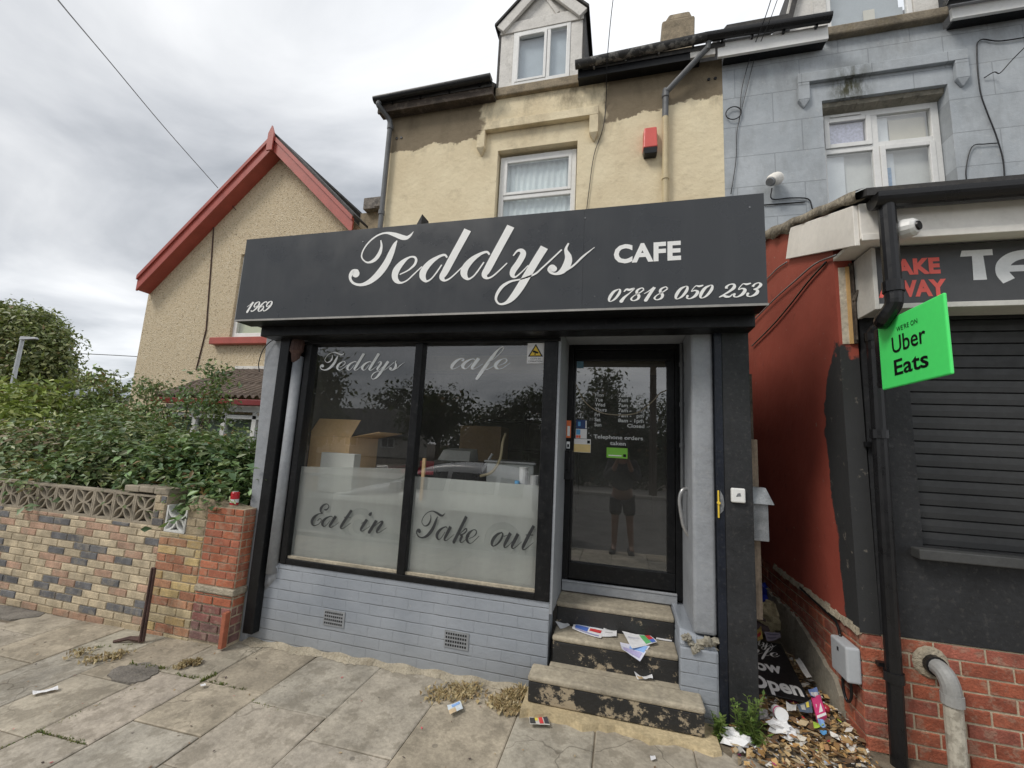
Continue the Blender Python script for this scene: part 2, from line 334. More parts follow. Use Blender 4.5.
def m_step():
    s = NB('worn_black_step_paint')
    n = s.noise(9, 8, .76, stretch=(1, 1, 1.3)); x, y, z = s.xyz()
    f = s.rng(s.math('ADD', n, s.rng(z, .05, .5, -.0, .13)), .465, .51, 0, 1)
    conc = s.mix(s.noise(6, 6), (.26, .21, .145), (.42, .35, .24))
    c = s.mix(f, conc, (.018, .018, .018))
    s.l(c, s.b.inputs['Base Color']); s.l(s.rng(f, 0, 1, .95, .55), s.b.inputs['Roughness'])
    s.l(s.bump(s.math('ADD', s.math('MULTIPLY', f, .4), s.noise(40, 5)), .4, .012), s.b.inputs['Normal'])
    return s.m
MT['steppaint'] = m_step()

def m_sign():
    s = NB('charcoal_sign_panel')
    st = s.noise(9, 5, .6, stretch=(1, 1, .12))
    c = s.mix(s.rng(st, .5, .75, 0, .35), (.030, .033, .037), (.052, .056, .060))
    c = s.mix(s.rng(s.noise(30, 4), .74, .76, 0, .6), c, (.2, .2, .2))
    s.l(c, s.b.inputs['Base Color']); s.l(s.rng(s.noise(5, 5), .3, .7, .24, .40), s.b.inputs['Roughness'])
    return s.m
MT['sign'] = m_sign()

# ------------------------------------------------------------------ mesh helpers
ORG = {}
class MB:
    def __init__(s): s.v = []; s.f = []; s.c = []
    def add(s, vs, fs, c=None):
        o = len(s.v); s.v += [tuple(map(float, q)) for q in vs]; s.f += [tuple(i+o for i in f) for f in fs]; s.c += [c or (.5, .5, .5)]*len(fs); return s
    def box(s, x0, x1, y0, y1, z0, z1, c=None):
        return s.add([(x0, y0, z0), (x1, y0, z0), (x1, y1, z0), (x0, y1, z0), (x0, y0, z1), (x1, y0, z1), (x1, y1, z1), (x0, y1, z1)],
                     [(0, 3, 2, 1), (4, 5, 6, 7), (0, 1, 5, 4), (1, 2, 6, 5), (2, 3, 7, 6), (3, 0, 4, 7)], c)
    def hexa(s, p, c=None):   # eight corners: bottom ring then top ring
        return s.add(p, [(0, 3, 2, 1), (4, 5, 6, 7), (0, 1, 5, 4), (1, 2, 6, 5), (2, 3, 7, 6), (3, 0, 4, 7)], c)
    def prism(s, poly, d, c=None):   # planar polygon swept by vector d
        n = len(poly); d = np.array(d, float); p = [np.array(q, float) for q in poly]
        return s.add(p+[q+d for q in p], [tuple(range(n))[::-1], tuple(range(n, 2*n))]+[(i, (i+1) % n, n+(i+1) % n, n+i) for i in range(n)], c)
    def tube(s, pts, r, seg=10, c=None, cap=True):
        P = [np.array(p, float) for p in pts]; n = len(P); rs = r if isinstance(r, (list, tuple)) else [r]*n
        vs, fs = [], []; up = None
        for i in range(n):
            t = P[min(i+1, n-1)]-P[max(i-1, 0)]; t /= np.linalg.norm(t)+1e-12
            if up is None: up = np.cross(t, (0, 0, 1) if abs(t[2]) < .9 else (1, 0, 0))
            up = up-t*(up@t); up /= np.linalg.norm(up)+1e-12; sd = np.cross(t, up)
            for k in range(seg):
                a = 2*math.pi*k/seg; vs.append(P[i]+rs[i]*(up*math.cos(a)+sd*math.sin(a)))
        for i in range(n-1):
            for k in range(seg):
                a, b = i*seg+k, i*seg+(k+1) % seg; fs.append((a, b, b+seg, a+seg))
        if cap: fs += [tuple(range(seg))[::-1], tuple(range((n-1)*seg, n*seg))]
        return s.add(vs, fs, c)
    def lathe(s, prof, cx, cy, seg=16, c=None, axis='z'):
        vs, fs = [], []
        for r, z in prof:
            for k in range(seg):
                a = 2*math.pi*k/seg
                if axis == 'z': vs.append((cx[0]+r*math.cos(a), cx[1]+r*math.sin(a), cx[2]+z))
                else: vs.append((cx[0]+r*math.cos(a), cx[1]+z, cx[2]+r*math.sin(a)))
        for i in range(len(prof)-1):
            for k in range(seg): a, b = i*seg+k, i*seg+(k+1) % seg; fs.append((a, b, b+seg, a+seg))
        fs += [tuple(range(seg))[::-1], tuple(range((len(prof)-1)*seg, len(prof)*seg))]
        return s.add(vs, fs, c)
    def build(s, name, mat, parent=None, bevel=0., smooth=False, seg=2):
        me = bpy.data.meshes.new(name)
        o0 = np.array(ORG.get(parent.name, (0, 0, 0)) if parent else (0, 0, 0))
        me.from_pydata([tuple(np.array(v)-o0) for v in s.v], [], s.f); me.validate()
        a = me.attributes.new('Col', 'FLOAT_COLOR', 'FACE')
        if len(me.polygons) == len(s.c):
            a.data.foreach_set('color', np.array([(*q, 1) for q in s.c], dtype=np.float32).ravel())
        mats = mat if isinstance(mat, list) else [mat]
        for q in mats: me.materials.append(MT[q] if isinstance(q, str) else q)
        if smooth: me.polygons.foreach_set('use_smooth', [True]*len(me.polygons))
        o = bpy.data.objects.new(name, me); COL.objects.link(o)
        if parent: o.parent = parent
        ORG[o.name] = tuple(o0)
        if bevel:
            b = o.modifiers.new('bevel', 'BEVEL'); b.width = bevel; b.segments = seg; b.limit_method = 'ANGLE'; b.angle_limit = R(40)
        return o

def tag(o, label, cat, group=None, kind=None):
    if label: o['label'] = label
    if cat: o['category'] = cat
    if group: o['group'] = group
    if kind: o['kind'] = kind
    return o
def thing(name, loc, label, cat, group=None):
    o = bpy.data.objects.new(name, None); COL.objects.link(o); o.location = tuple(map(float, loc)); o.empty_display_size = .1
    ORG[o.name] = tuple(map(float, loc)); return tag(o, label, cat, group)
def struct(o): o['kind'] = 'structure'; return o

def catmull(pts, k=8):
    P = [np.array(p, float) for p in pts]; P = [2*P[0]-P[1]]+P+[2*P[-1]-P[-2]]; out = []
    for i in range(1, len(P)-2):
        for j in range(k):
            t = j/k; a, b, c, d = P[i-1:i+3]
            out.append(.5*((2*b)+(c-a)*t+(2*a-5*b+4*c-d)*t*t+(3*b-a-3*c+d)*t**3))
    out.append(P[-2]); return out

# ---- script lettering: every glyph is a few pen strokes (x, y, width), x-height 1
GL = {
'T': [[(1.088,1.673,0.043),(1.141,1.436,0.086),(1.083,1.156,0.15),(0.91,0.936,0.139),(0.659,0.859,0.065),(0.451,0.976,0.049),(0.369,1.152,0.054),(0.446,1.408,0.055),(0.661,1.68,0.06),(0.961,1.876,0.065),(1.285,1.934,0.075),(1.62,1.844,0.149),(1.929,1.716,0.18),(2.118,1.686,0.137),(2.253,1.772,0.084),(2.352,1.897,0.016)],
      [(1.741,1.607,0.042),(1.66,1.449,0.148),(1.556,1.149,0.233),(1.428,0.826,0.264),(1.243,0.532,0.275),(1.024,0.291,0.243),(0.77,0.116,0.181),(0.477,0.034,0.107),(0.191,0.093,0.086),(0.02,0.256,0.098),(0.0,0.422,0.141),(0.084,0.521,0.218),(0.183,0.49,0.304),(0.233,0.451,0.271)]],
'e': [[(0.187,0.335,0.041),(0.499,0.472,0.056),(0.716,0.659,0.092),(0.768,0.83,0.092),(0.679,0.946,0.072),(0.481,0.939,0.072),(0.235,0.764,0.187),(0.047,0.523,0.26),(0.0,0.3,0.239),(0.082,0.121,0.175),(0.254,0.028,0.072),(0.483,0.101,0.051),(0.723,0.311,0.051),(1.008,0.577,0.041)]],
'd': [[(0.852,0.845,0.06),(0.744,0.945,0.08),(0.522,0.886,0.11),(0.234,0.697,0.202),(0.027,0.438,0.252),(0.0,0.218,0.232),(0.138,0.039,0.09),(0.31,0.104,0.055),(0.471,0.29,0.055),(0.672,0.596,0.05)],
      [(1.524,1.788,0.277),(1.288,1.315,0.267),(1.03,0.794,0.267),(0.825,0.368,0.257),(0.722,0.155,0.207),(0.817,0.029,0.079),(0.986,0.079,0.059),(1.194,0.25,0.049),(1.468,0.514,0.039)]],
'y': [[(0.0,0.749,0.042),(0.129,0.905,0.074),(0.266,0.909,0.139),(0.327,0.774,0.203),(0.195,0.502,0.212),(0.035,0.256,0.212),(0.011,0.095,0.157),(0.106,0.02,0.064),(0.281,0.149,0.046),(0.517,0.39,0.037)],
      [(1.017,0.968,0.273),(0.777,0.558,0.264),(0.53,0.112,0.264),(0.282,-0.334,0.263),(0.051,-0.666,0.209),(-0.166,-0.84,0.1),(-0.37,-0.865,0.06),(-0.493,-0.723,0.074),(-0.472,-0.53,0.102),(-0.311,-0.283,0.111),(-0.045,-0.125,0.074),(0.314,-0.06,0.046),(0.732,0.078,0.063),(0.966,0.271,0.054),(1.22,0.507,0.054),(1.578,0.849,0.049)]],
's': [[(0.577,1.049,0.053),(0.498,0.84,0.098),(0.583,0.584,0.212),(0.556,0.359,0.256),(0.413,0.142,0.194),(0.223,0.053,0.089),(0.061,0.099,0.08),(0.0,0.202,0.134),(0.072,0.252,0.232),(0.143,0.221,0.196)],
      [(0.478,0.129,0.079),(0.75,0.293,0.061),(1.038,0.576,0.061),(1.387,0.853,0.017)]],
}
def sh(k, strokes): return [[(x+k*y, y, w) for x, y, w in s] for s in strokes]
GL['c'] = sh(.5, [[(.50,.74,.2),(.52,.90,.12),(.38,.98,.08),(.15,.88,.18),(0,.55,.26),(.04,.2,.22),(.22,.02,.09),(.45,.15,.05),(.75,.55,.04)]])
GL['a'] = [GL['d'][0]]+sh(.5, [[(.62,1.0,.27),(.60,.45,.26),(.60,.16,.2),(.74,.02,.09),(.92,.12,.05),(1.2,.5,.04)]])
GL['f'] = sh(.5, [[(.22,.55,.05),(.44,.95,.05),(.60,1.5,.06),(.58,1.92,.08),(.40,2.0,.08),(.26,1.7,.16),(.22,1.1,.25),(.2,.2,.26),(.2,-.5,.26),(.2,-.85,.2)],[(.25,.08,.06),(.48,.0,.07),(.72,.25,.05),(.98,.6,.04)]])
GL['E'] = sh(.4, [[(.60,1.45,.12),(.80,1.45,.14),(.88,1.7,.08),(.62,1.93,.07),(.34,1.8,.18),(.27,1.48,.24),(.42,1.2,.12),(.62,1.1,.06),(.3,1.02,.12),(.05,.7,.25),(.06,.3,.26),(.36,.02,.1),(.72,.16,.07),(.82,.5,.06),(.62,.66,.07),(.5,.45,.08)]])
GL['t'] = sh(.5, [[(.34,1.62,.24),(.3,1.0,.26),(.28,.4,.26),(.30,.14,.2),(.42,.02,.09),(.6,.12,.05),(.9,.55,.04)],[(.06,.98,.07),(.62,1.02,.07)]])
GL['i'] = sh(.5, [[(.0,.6,.04),(.2,.92,.06)],[(.25,1.0,.27),(.23,.45,.26),(.24,.16,.2),(.37,.02,.09),(.55,.12,.05),(.82,.5,.04)],[(.24,1.33,.22),(.26,1.46,.26),(.27,1.56,.16)]])
GL['n'] = sh(.5, [[(.18,1.0,.27),(.17,0.,.27)],[(.2,.25,.05),(.42,.75,.06),(.62,.97,.14),(.74,.85,.22),(.71,.4,.26),(.72,.16,.2),(.84,.02,.09),(1.02,.12,.05),(1.3,.5,.04)]])
GL['k'] = sh(.5, [[(.2,1.8,.26),(.18,0.,.27)],[(.2,.3,.05),(.42,.7,.06),(.62,.97,.10),(.76,.85,.10),(.66,.62,.10),(.40,.52,.06)],[(.40,.52,.08),(.6,.45,.2),(.64,.16,.2),(.78,.02,.09),(.95,.12,.05),(1.2,.5,.04)]])
GL['o'] = sh(.5, [[(.42,.97,.08),(.16,.82,.18),(.02,.5,.26),(.06,.18,.22),(.26,.02,.08),(.5,.18,.12),(.62,.55,.18),(.56,.86,.12),(.40,.97,.08)],[(.56,.86,.05),(.72,.74,.05),(.95,.85,.04)]])
GL['u'] = sh(.5, [[(.16,1.0,.27),(.13,.45,.26),(.14,.16,.2),(.27,.02,.09),(.48,.2,.05),(.68,.65,.05)],[(.76,1.0,.27),(.73,.45,.26),(.74,.16,.2),(.87,.02,.09),(1.05,.12,.05),(1.3,.5,.04)]])
DG = {
'0': [[(.34,.98,.06),(.12,.78,.17),(.06,.40,.2),(.12,.1,.13),(.26,.02,.06),(.44,.2,.14),(.52,.6,.18),(.46,.9,.12),(.32,.98,.06)]],
'1': [[(-.02,.52,.05),(.18,.72,.07),(.36,.99,.1)],[(.40,1.0,.18),(.34,.5,.2),(.30,0,.22)]],
'2': [[(.14,.66,.15),(.08,.80,.14),(.2,.96,.08),(.42,.95,.13),(.52,.72,.19),(.38,.44,.14),(.06,.10,.07)],[(-.02,.03,.06),(.16,.14,.14),(.36,.06,.17),(.56,.06,.1),(.64,.24,.05)]],
'3': [[(.12,.72,.15),(.16,.9,.1),(.34,.99,.08),(.50,.84,.17),(.44,.62,.14),(.24,.52,.06)],[(.24,.52,.06),(.48,.44,.15),(.52,.2,.19),(.32,.01,.08),(.1,.06,.1),(.06,.22,.16)]],
'5': [[(.62,.99,.08),(.42,.92,.14),(.2,.95,.06),(.12,.56,.06),(.3,.62,.1),(.5,.5,.18),(.48,.2,.18),(.28,.01,.08),(.08,.06,.1),(.04,.22,.15)]],
'6': [[(.58,.84,.13),(.48,.97,.08),(.26,.86,.13),(.08,.5,.2),(.08,.18,.18),(.24,.01,.07),(.46,.14,.15),(.5,.40,.14),(.36,.54,.07),(.12,.34,.06)]],
'7': [[(.06,.74,.06),(.14,.92,.14),(.34,.88,.17),(.6,.97,.09),(.46,.62,.08),(.28,.3,.17),(.22,.0,.24)]],
'8': [[(.52,.86,.1),(.36,.99,.07),(.16,.84,.14),(.2,.62,.17),(.44,.36,.18),(.46,.12,.14),(.26,.01,.07),(.06,.14,.12),(.12,.38,.07),(.38,.62,.08),(.54,.84,.09)]],
}
DG['9'] = [[(.56-x, 1-y, w) for x, y, w in DG['6'][0]]]
GL.update({k: sh(.42, v) for k, v in DG.items()})
ADV = {'T': 1.787, 'e': 1.07, 'd': 1.51, 'y': 1.21, 's': 1.0, 'c': .95, 'a': 1.30, 'f': 1.05, 'E': 1.15, 't': .95, 'i': .88, 'n': 1.3, 'k': 1.25, 'o': .95, 'u': 1.3, ' ': .85}
def script_strokes(text, weight=1.0, dadv=.74):
    x = 0; out = []
    for ch in text:
        if ch != ' ':
            for s in GL[ch]: out.append([(a+x, b, w_*weight) for a, b, w_ in s])
        x += ADV.get(ch, dadv) if not ch.isdigit() else dadv
        if ch == ' ' and text[0].isdigit(): x -= .35
    return out
def lay_strokes(mb, strokes, o, U, V, Nn, lift=.0003, c=None):
    o, U, V, Nn = (np.array(q, float) for q in (o, U, V, Nn))
    for si, s in enumerate(strokes):
        P = catmull(s, 7); n = len(P); vs = []
        for i in range(n):
            t = P[min(i+1, n-1)][:2]-P[max(i-1, 0)][:2]; t = t/(np.linalg.norm(t)+1e-9); nn = np.array([-t[1], t[0]])
            hw = max(P[i][2], .02)/2
            for q in (P[i][:2]+nn*hw, P[i][:2]-nn*hw): vs.append(o+U*q[0]+V*q[1]+Nn*lift*(si+1))
        mb.add(vs, [(2*i, 2*i+1, 2*i+3, 2*i+2) for i in range(n-1)], c)
        for e_ in (0, n-1):          # round pen ends
            r_ = max(P[e_][2], .02)/2
            if P[e_][2] > .1 and e_ == n-1:
                k = 12; mb.add([o+U*(P[e_][0]+r_*math.cos(2*math.pi*j/k))+V*(P[e_][1]+r_*math.sin(2*math.pi*j/k))+Nn*lift*(si+1.4) for j in range(k)], [tuple(range(k))], c)
def script_text(mb, text, x0, x1, base, Y, weight=1.0, h=None, dadv=.74, Nn=(0, -1, 0), slope=0.):
    st = script_strokes(text, weight, dadv); xs = [p[0] for s in st for p in s]; a, b = min(xs), max(xs)
    k = (x1-x0)/(b-a); kh = h or k
    lay_strokes(mb, st, (x0-a*k, Y, base), (k, 0, 0), (0, 0, kh), Nn)

FONTC = {}
def sans(mb, text, o, U, V, Nn, width=None, height=None, bold=0., c=None, shear=0., spacing=1.0):
    """block lettering; o = left end of the baseline, U/V unit directions; fitted to width and cap height (metres)"""
    cu = bpy.data.curves.new('lettering', 'FONT'); cu.body = text; cu.size = 1; cu.offset = bold; cu.shear = shear; cu.space_character = spacing; cu.resolution_u = 3
    ob = bpy.data.objects.new('lettering', cu); COL.objects.link(ob)
    dg = bpy.context.evaluated_depsgraph_get(); ev = ob.evaluated_get(dg); me = ev.to_mesh()
    vs = np.array([v.co[:] for v in me.vertices]); fs = [tuple(p.vertices) for p in me.polygons]; ev.to_mesh_clear()
    bpy.data.objects.remove(ob); bpy.data.curves.remove(cu)
    if not len(vs): return
    x0, x1 = vs[:, 0].min(), vs[:, 0].max(); cap = vs[:, 1].max()+bold
    kx = width/(x1-x0) if width else height/cap; ky = height/cap if height else kx
    o, U, V, Nn = (np.array(q, float) for q in (o, U, V, Nn))
    mb.add([o+U*(v[0]-x0)*kx+V*(v[1]+bold)*ky+Nn*.0008 for v in vs], fs, c)
XU, ZV, NY = (1, 0, 0), (0, 0, 1), (0, -1, 0)

def bricks(mb, o, U, length, height, bl, bh, pick, Nn, mort=.009, proud=.006, jit=.0012, stagger=.5, skip=None, endcut=True):
    o, U, Nn = (np.array(q, float) for q in (o, U, Nn)); Z = np.array([0, 0, 1.]); row = 0; z = 0
    while z < height-.012:
        h = min(bh, height-z); x = -bl*stagger*(row % 2); k = 0
        while x < length-.01:
            a, b = max(x, 0)+mort/2, min(x+bl, length)-mort/2
            if b-a > .015 and not (skip and skip(row, k, a, b, z)):
                z0, z1 = z+mort/2, z+h-mort/2
                j = lambda: random.uniform(-jit, jit)
                p = proud+random.uniform(-.002, .002); ch = .004
                ring = [(a+j(), z0+j()), (b+j(), z0+j()), (b+j(), z1+j()), (a+j(), z1+j())]
                inn = [(ring[0][0]+ch, ring[0][1]+ch), (ring[1][0]-ch, ring[1][1]+ch), (ring[2][0]-ch, ring[2][1]-ch), (ring[3][0]+ch, ring[3][1]-ch)]
                vs = [o+U*q[0]+Z*q[1] for q in ring]+[o+U*q[0]+Z*q[1]+Nn*p for q in inn]
                mb.add(vs, [(4, 5, 6, 7), (0, 1, 5, 4), (1, 2, 6, 5), (2, 3, 7, 6), (3, 0, 4, 7)], pick(row, k, a, z))
            x += bl; k += 1
        z += bh; row += 1

def wall_opening(mb, x0, x1, z0, z1, y0, y1, ops):   # wall with rectangular openings (ox0, ox1, oz0, oz1), left to right, butted
    x = x0
    for a, b, c_, d in sorted(ops):
        mb.box(x, a, y0, y1, z0, z1)
        if c_ > z0: mb.box(a, b, y0, y1, z0, c_)
        if d < z1: mb.box(a, b, y0, y1, d, z1)
        x = b
    mb.box(x, x1, y0, y1, z0, z1)

def frame(mb, x0, x1, z0, z1, y0, y1, t, mull=(), trans=()):
    mb.box(x0, x0+t, y0, y1, z0, z1); mb.box(x1-t, x1, y0, y1, z0, z1)
    mb.box(x0+t, x1-t, y0, y1, z1-t, z1); mb.box(x0+t, x1-t, y0, y1, z0, z0+t)
    for q in mull: mb.box(q-t*.45, q+t*.45, y0+.002, y1-.002, z0+t, z1-t)
    for a, b, zc in trans: mb.box(a, b, y0+.004, y1-.004, zc-t*.45, zc+t*.45)

def curtain(mb, x0, x1, z0, z1, Y, amp=.02, n=60, wl=.09):
    vs = []; fs = []
    for i in range(n+1):
        x = x0+(x1-x0)*i/n; y = Y+amp*math.sin(2*math.pi*x/wl)+amp*.5*math.sin(2*math.pi*x/(wl*2.7)+1)
        vs += [(x, y, z0), (x, y, z1)]
    for i in range(n): fs.append((2*i, 2*i+2, 2*i+3, 2*i+1))
    mb.add(vs, fs)

# ------------------------------------------------------------------ foliage helpers
def leaf_mesh(name, parent, centres, radii, n, size, cols, flat=.5, seed=1, squash=1., mat='leaf'):
    """n leaves gathered in small sprays near the skin of a set of ellipsoids; cols: list of base colours"""
    g = np.random.default_rng(seed); C = np.array(centres, float); Rr = np.array(radii, float)
    wts = (Rr[:, 0]*Rr[:, 1]+Rr[:, 0]*Rr[:, 2]+Rr[:, 1]*Rr[:, 2]); wts /= wts.sum()
    ns = max(8, n//12); idx = g.choice(len(C), ns, p=wts)
    d = g.normal(size=(ns, 3)); d /= np.linalg.norm(d, axis=1)[:, None]
    rad = g.uniform(.55, 1.06, (ns, 1))**.6
    sc = C[idx]+d*Rr[idx]*rad
    scol = np.array(cols)[g.integers(0, len(cols), ns)]*g.uniform(.6, 1.35, (ns, 1)); dead = g.random(ns) < .035; scol[dead] = np.array([.22, .14, .06])
    li = g.integers(0, ns, n); spread = size*1.7
    p = sc[li]+g.normal(size=(n, 3))*spread*np.array([1, 1, .6])
    nrm = d[li]*.7+g.normal(size=(n, 3))*.55+np.array([0, 0, flat]); nrm /= np.linalg.norm(nrm, axis=1)[:, None]
    t = np.cross(nrm, g.normal(size=(n, 3))); t /= np.linalg.norm(t, axis=1)[:, None]; b = np.cross(nrm, t)
    L_ = size*g.uniform(.35, 1.45, (n, 1)); Wd = L_*g.uniform(.38, .6, (n, 1))*squash
    base = p-t*L_*.5; tip = p+t*L_*.5-nrm*L_*.12
    lft = p+b*Wd*.5+nrm*L_*.09-t*L_*.06; rgt = p-b*Wd*.5+nrm*L_*.09-t*L_*.06
    V = np.stack([base, rgt, tip, lft], 1).reshape(-1, 3)
    o0 = np.array(ORG.get(parent.name, (0, 0, 0)) if parent else (0, 0, 0)); V = V-o0
    F = np.arange(4*n).reshape(n, 4); F = np.concatenate([F[:, [0, 1, 2]], F[:, [0, 2, 3]]], 0)
    me = bpy.data.meshes.new(name); me.vertices.add(4*n); me.vertices.foreach_set('co', V.astype(np.float32).ravel())
    me.loops.add(6*n); me.loops.foreach_set('vertex_index', F.astype(np.int32).ravel())
    me.polygons.add(2*n); me.polygons.foreach_set('loop_start', np.arange(0, 6*n, 3, dtype=np.int32)); me.update()
    c = scol[li]*g.uniform(.75, 1.25, (n, 1)); c = np.concatenate([c, c], 0); c = np.concatenate([np.clip(c, 0, 1), np.ones((2*n, 1))], 1)
    a = me.attributes.new('Col', 'FLOAT_COLOR', 'FACE'); a.data.foreach_set('color', c.astype(np.float32).ravel())
    me.materials.append(MT[mat]); me.validate()
    o = bpy.data.objects.new(name, me); COL.objects.link(o); o.parent = parent
    ORG[o.name] = tuple(o0); return o
def stems(parent, base, tips, r, name='stem', mat='bark'):
    mb = MB()
    for tpt in tips:
        b = np.array(base)+np.array([random.uniform(-.12, .12), random.uniform(-.08, .08), 0]); t = np.array(tpt, float)
        mid = (b+t)/2+np.array([random.uniform(-.15, .15), random.uniform(-.1, .1), .1])
        mb.tube(catmull([b, mid, t], 4), [r*(1-.7*i/8) for i in range(9)], 5)
    return mb.build(name, mat, parent, smooth=True)
def blades(mb, x, y, z, n, h, spread, cols, wd=.006):
    for _ in range(n):
        a = random.uniform(0, 6.28); q = random.uniform(0, spread); bx, by = x+q*math.cos(a), y+q*math.sin(a)
        hh = h*random.uniform(.4, 1.1); ln = random.uniform(.15, .9)*hh; a2 = a+random.uniform(-1, 1); dx_, dy_ = math.cos(a2)*ln, math.sin(a2)*ln
        px_, py_ = -math.sin(a2)*wd, math.cos(a2)*wd; c = np.array(random.choice(cols))*random.uniform(.7, 1.3); c = tuple(c)
        mb.add([(bx-px_, by-py_, z), (bx+px_, by+py_, z), (bx+px_*.8+dx_*.35, by+py_*.8+dy_*.35, z+hh*.6), (bx-px_*.8+dx_*.35, by-py_*.8+dy_*.35, z+hh*.6), (bx+dx_, by+dy_, z+hh*random.uniform(.55, 1))],
               [(0, 1, 2, 3), (3, 2, 4)], c)

def crumple(mb, c, r, seed, col=None, n=14, k=8, rough=.35):
    g = random.Random(seed); vs = []; fs = []
    f = [(g.uniform(1, 4), g.uniform(1, 4), g.uniform(0, 6)) for _ in range(4)]
    for j in range(k+1):
        th = math.pi*j/k
        for i in range(n):
            a = 2*math.pi*i/n; q = 1+rough*sum(math.sin(x*a+y*th*2+z) for x, y, z in f)/3+g.uniform(-.1, .1)*rough*2
            vs.append((c[0]+r[0]*q*math.sin(th)*math.cos(a), c[1]+r[1]*q*math.sin(th)*math.sin(a), c[2]+r[2]*(q*math.cos(th) if j not in (0, k) else math.cos(th))))
    for j in range(k):
        for i in range(n): a, b = j*n+i, j*n+(i+1) % n; fs.append((a, b, b+n, a+n))
    mb.add(vs, fs, col)

def gz_(x, y): return .023+.02*x+.01*y    # the pavement's gentle fall
# ================================================================== THE GROUND
mb = MB(); mb.add([(-400, -300, -.36), (400, -300, -.36), (400, 500, -.36), (-400, 500, -.36)], [(0, 1, 2, 3)])
struct(mb.build('ground', 'soil'))
mb = MB(); mb.add([(-60, -14, -.22), (60, -14, -.22), (60, -3.62, -.22), (-60, -3.62, -.22)], [(0, 1, 2, 3)])
struct(mb.build('road', 'asphalt'))
mb = MB()
for i in range(-24, 24): mb.box(i*.92, i*.92+.912, -3.62, -3.47, -.34, -.055+.02*i*.46*0, None)
struct(mb.build('kerb', 'kerb', bevel=.012))
mb = MB()
for i in range(-24, 24): mb.box(i*.92, i*.92+.912, -14.15, -14.0, -.34, -.1)
struct(mb.build('far_kerb', 'kerb', bevel=.012))
mb = MB(); mb.add([(-60, -17, -.11), (60, -17, -.11), (60, -14.15, -.11), (-60, -14.15, -.11)], [(0, 1, 2, 3)])
struct(mb.build('far_pavement', 'kerb'))
mb = MB()                                    # bed under the slabs, the dark joints
mb.add([(-22, -3.47, gz_(-22, -3.47)-.008), (9, -3.47, gz_(9, -3.47)-.008), (9, .4, gz_(9, .4)-.008), (-22, .4, gz_(-22, .4)-.008)], [(0, 1, 2, 3)])
struct(mb.build('pavement_bed', 'dirt'))
xs = [-3.03, -2.65, -2.17, -1.64, -1.11, -.585, -.125, .395, .9, 1.42, 1.95, 2.5, 3.1, 3.6, 4.2, 4.8, 5.4, 6, 6.6]
left = [-3.5, -3.95, -4.45, -4.95, -5.5, -6.05, -6.6, -7.2, -7.8, -8.4, -9, -9.6, -10.2, -10.9, -11.6, -12.3, -13, -13.8, -14.6, -15.4]
xs = left[::-1]+xs
fixed = {-3.03: [-1.16, -.53], -2.65: [-.95, -.53], -2.17: [-.62], -1.64: [-.80], -3.5: [-.70], -3.95: [-1.2, -.5], -1.11: [-.95], -.585: [-1.0], -.125: [-.9], .395: [-.95]}
mb = MB(); rr = random.Random(5)
for i in range(len(xs)-1):
    a, b = xs[i], xs[i+1]; js = list(fixed.get(a, []))
    y = min(js) if js else -.2-rr.uniform(.2, .6)
    if not js: js = [y]
    while y > -3.2: y -= rr.uniform(.5, .85); js.append(max(y, -3.46))
    ys = sorted(set([-3.46]+[q for q in js if q > -3.4]+[-.005 if a < -.6 else (-.235 if a < .5 else -.42)]))
    for k in range(len(ys)-1):
        y0, y1 = ys[k], ys[k+1]
        if y1-y0 < .05: continue
        if b <= -4.9 and y1 > -.34 and a > -7: y1 = min(y1, -.34)
        g = rr.uniform(.002, .005); t = rr.uniform(.88, 1.1); cc = np.array([.345, .312, .256])*t+np.array([rr.uniform(-.008, .012), 0, rr.uniform(-.012, .004)])
        if rr.random() < .2: cc = np.array([.352, .305, .232])*t
        P = [(a+g+rr.uniform(-.004, .004), y0+g), (b-g, y0+g+rr.uniform(-.004, .004)), (b-g+rr.uniform(-.004, .004), y1-g), (a+g, y1-g+rr.uniform(-.004, .004))]
        tilt = [rr.uniform(-.003, .003) for _ in range(4)]; ch = .007
        cxm = sum(p[0] for p in P)/4; cym = sum(p[1] for p in P)/4
        inn = [(p[0]+(ch if p[0] < cxm else -ch), p[1]+(ch if p[1] < cym else -ch)) for p in P]
        vs = [(p[0], p[1], gz_(*p)-.016) for p in P]+[(p[0], p[1], gz_(*p)-.004+q) for p, q in zip(P, tilt)]+[(p[0], p[1], gz_(*p)+q) for p, q in zip(inn, tilt)]
        mb.add(vs, [(8, 9, 10, 11)]+[(4+j, 4+(j+1) % 4, 8+(j+1) % 4, 8+j) for j in range(4)]+[(j, (j+1) % 4, 4+(j+1) % 4, 4+j) for j in range(4)], tuple(cc))
struct(mb.build('pavement', 'slab'))
# tarmac patches
mb = MB()
def blob(cx, cy, rx, ry, z, n=28, seed=0):
    r_ = random.Random(seed); return [(cx+rx*math.cos(2*math.pi*i/n)*r_.uniform(.8, 1.1), cy+ry*math.sin(2*math.pi*i/n)*r_.uniform(.8, 1.1), z) for i in range(n)]
p = [(-7, -.33, 0), (-5.0, -.31, 0), (-4.86, -.2, 0), (-4.92, -.12, 0), (-7, -.12, 0)]
mb.prism([(x, y, gz_(x, y)-.012) for x, y, _ in p], (0, 0, .018))
p = blob(-3.16, -.60, .17, .12, 0, seed=3); mb.prism([(x, y, gz_(x, y)-.01) for x, y, _ in p], (0, 0, .018))
struct(mb.build('tarmac_patch', M('grey_tarmac_patch', (.17, .155, .135), .95, .35, 8, .8, 90, spot=(.28, .25, .2), spotf=.15, spotscale=25)))
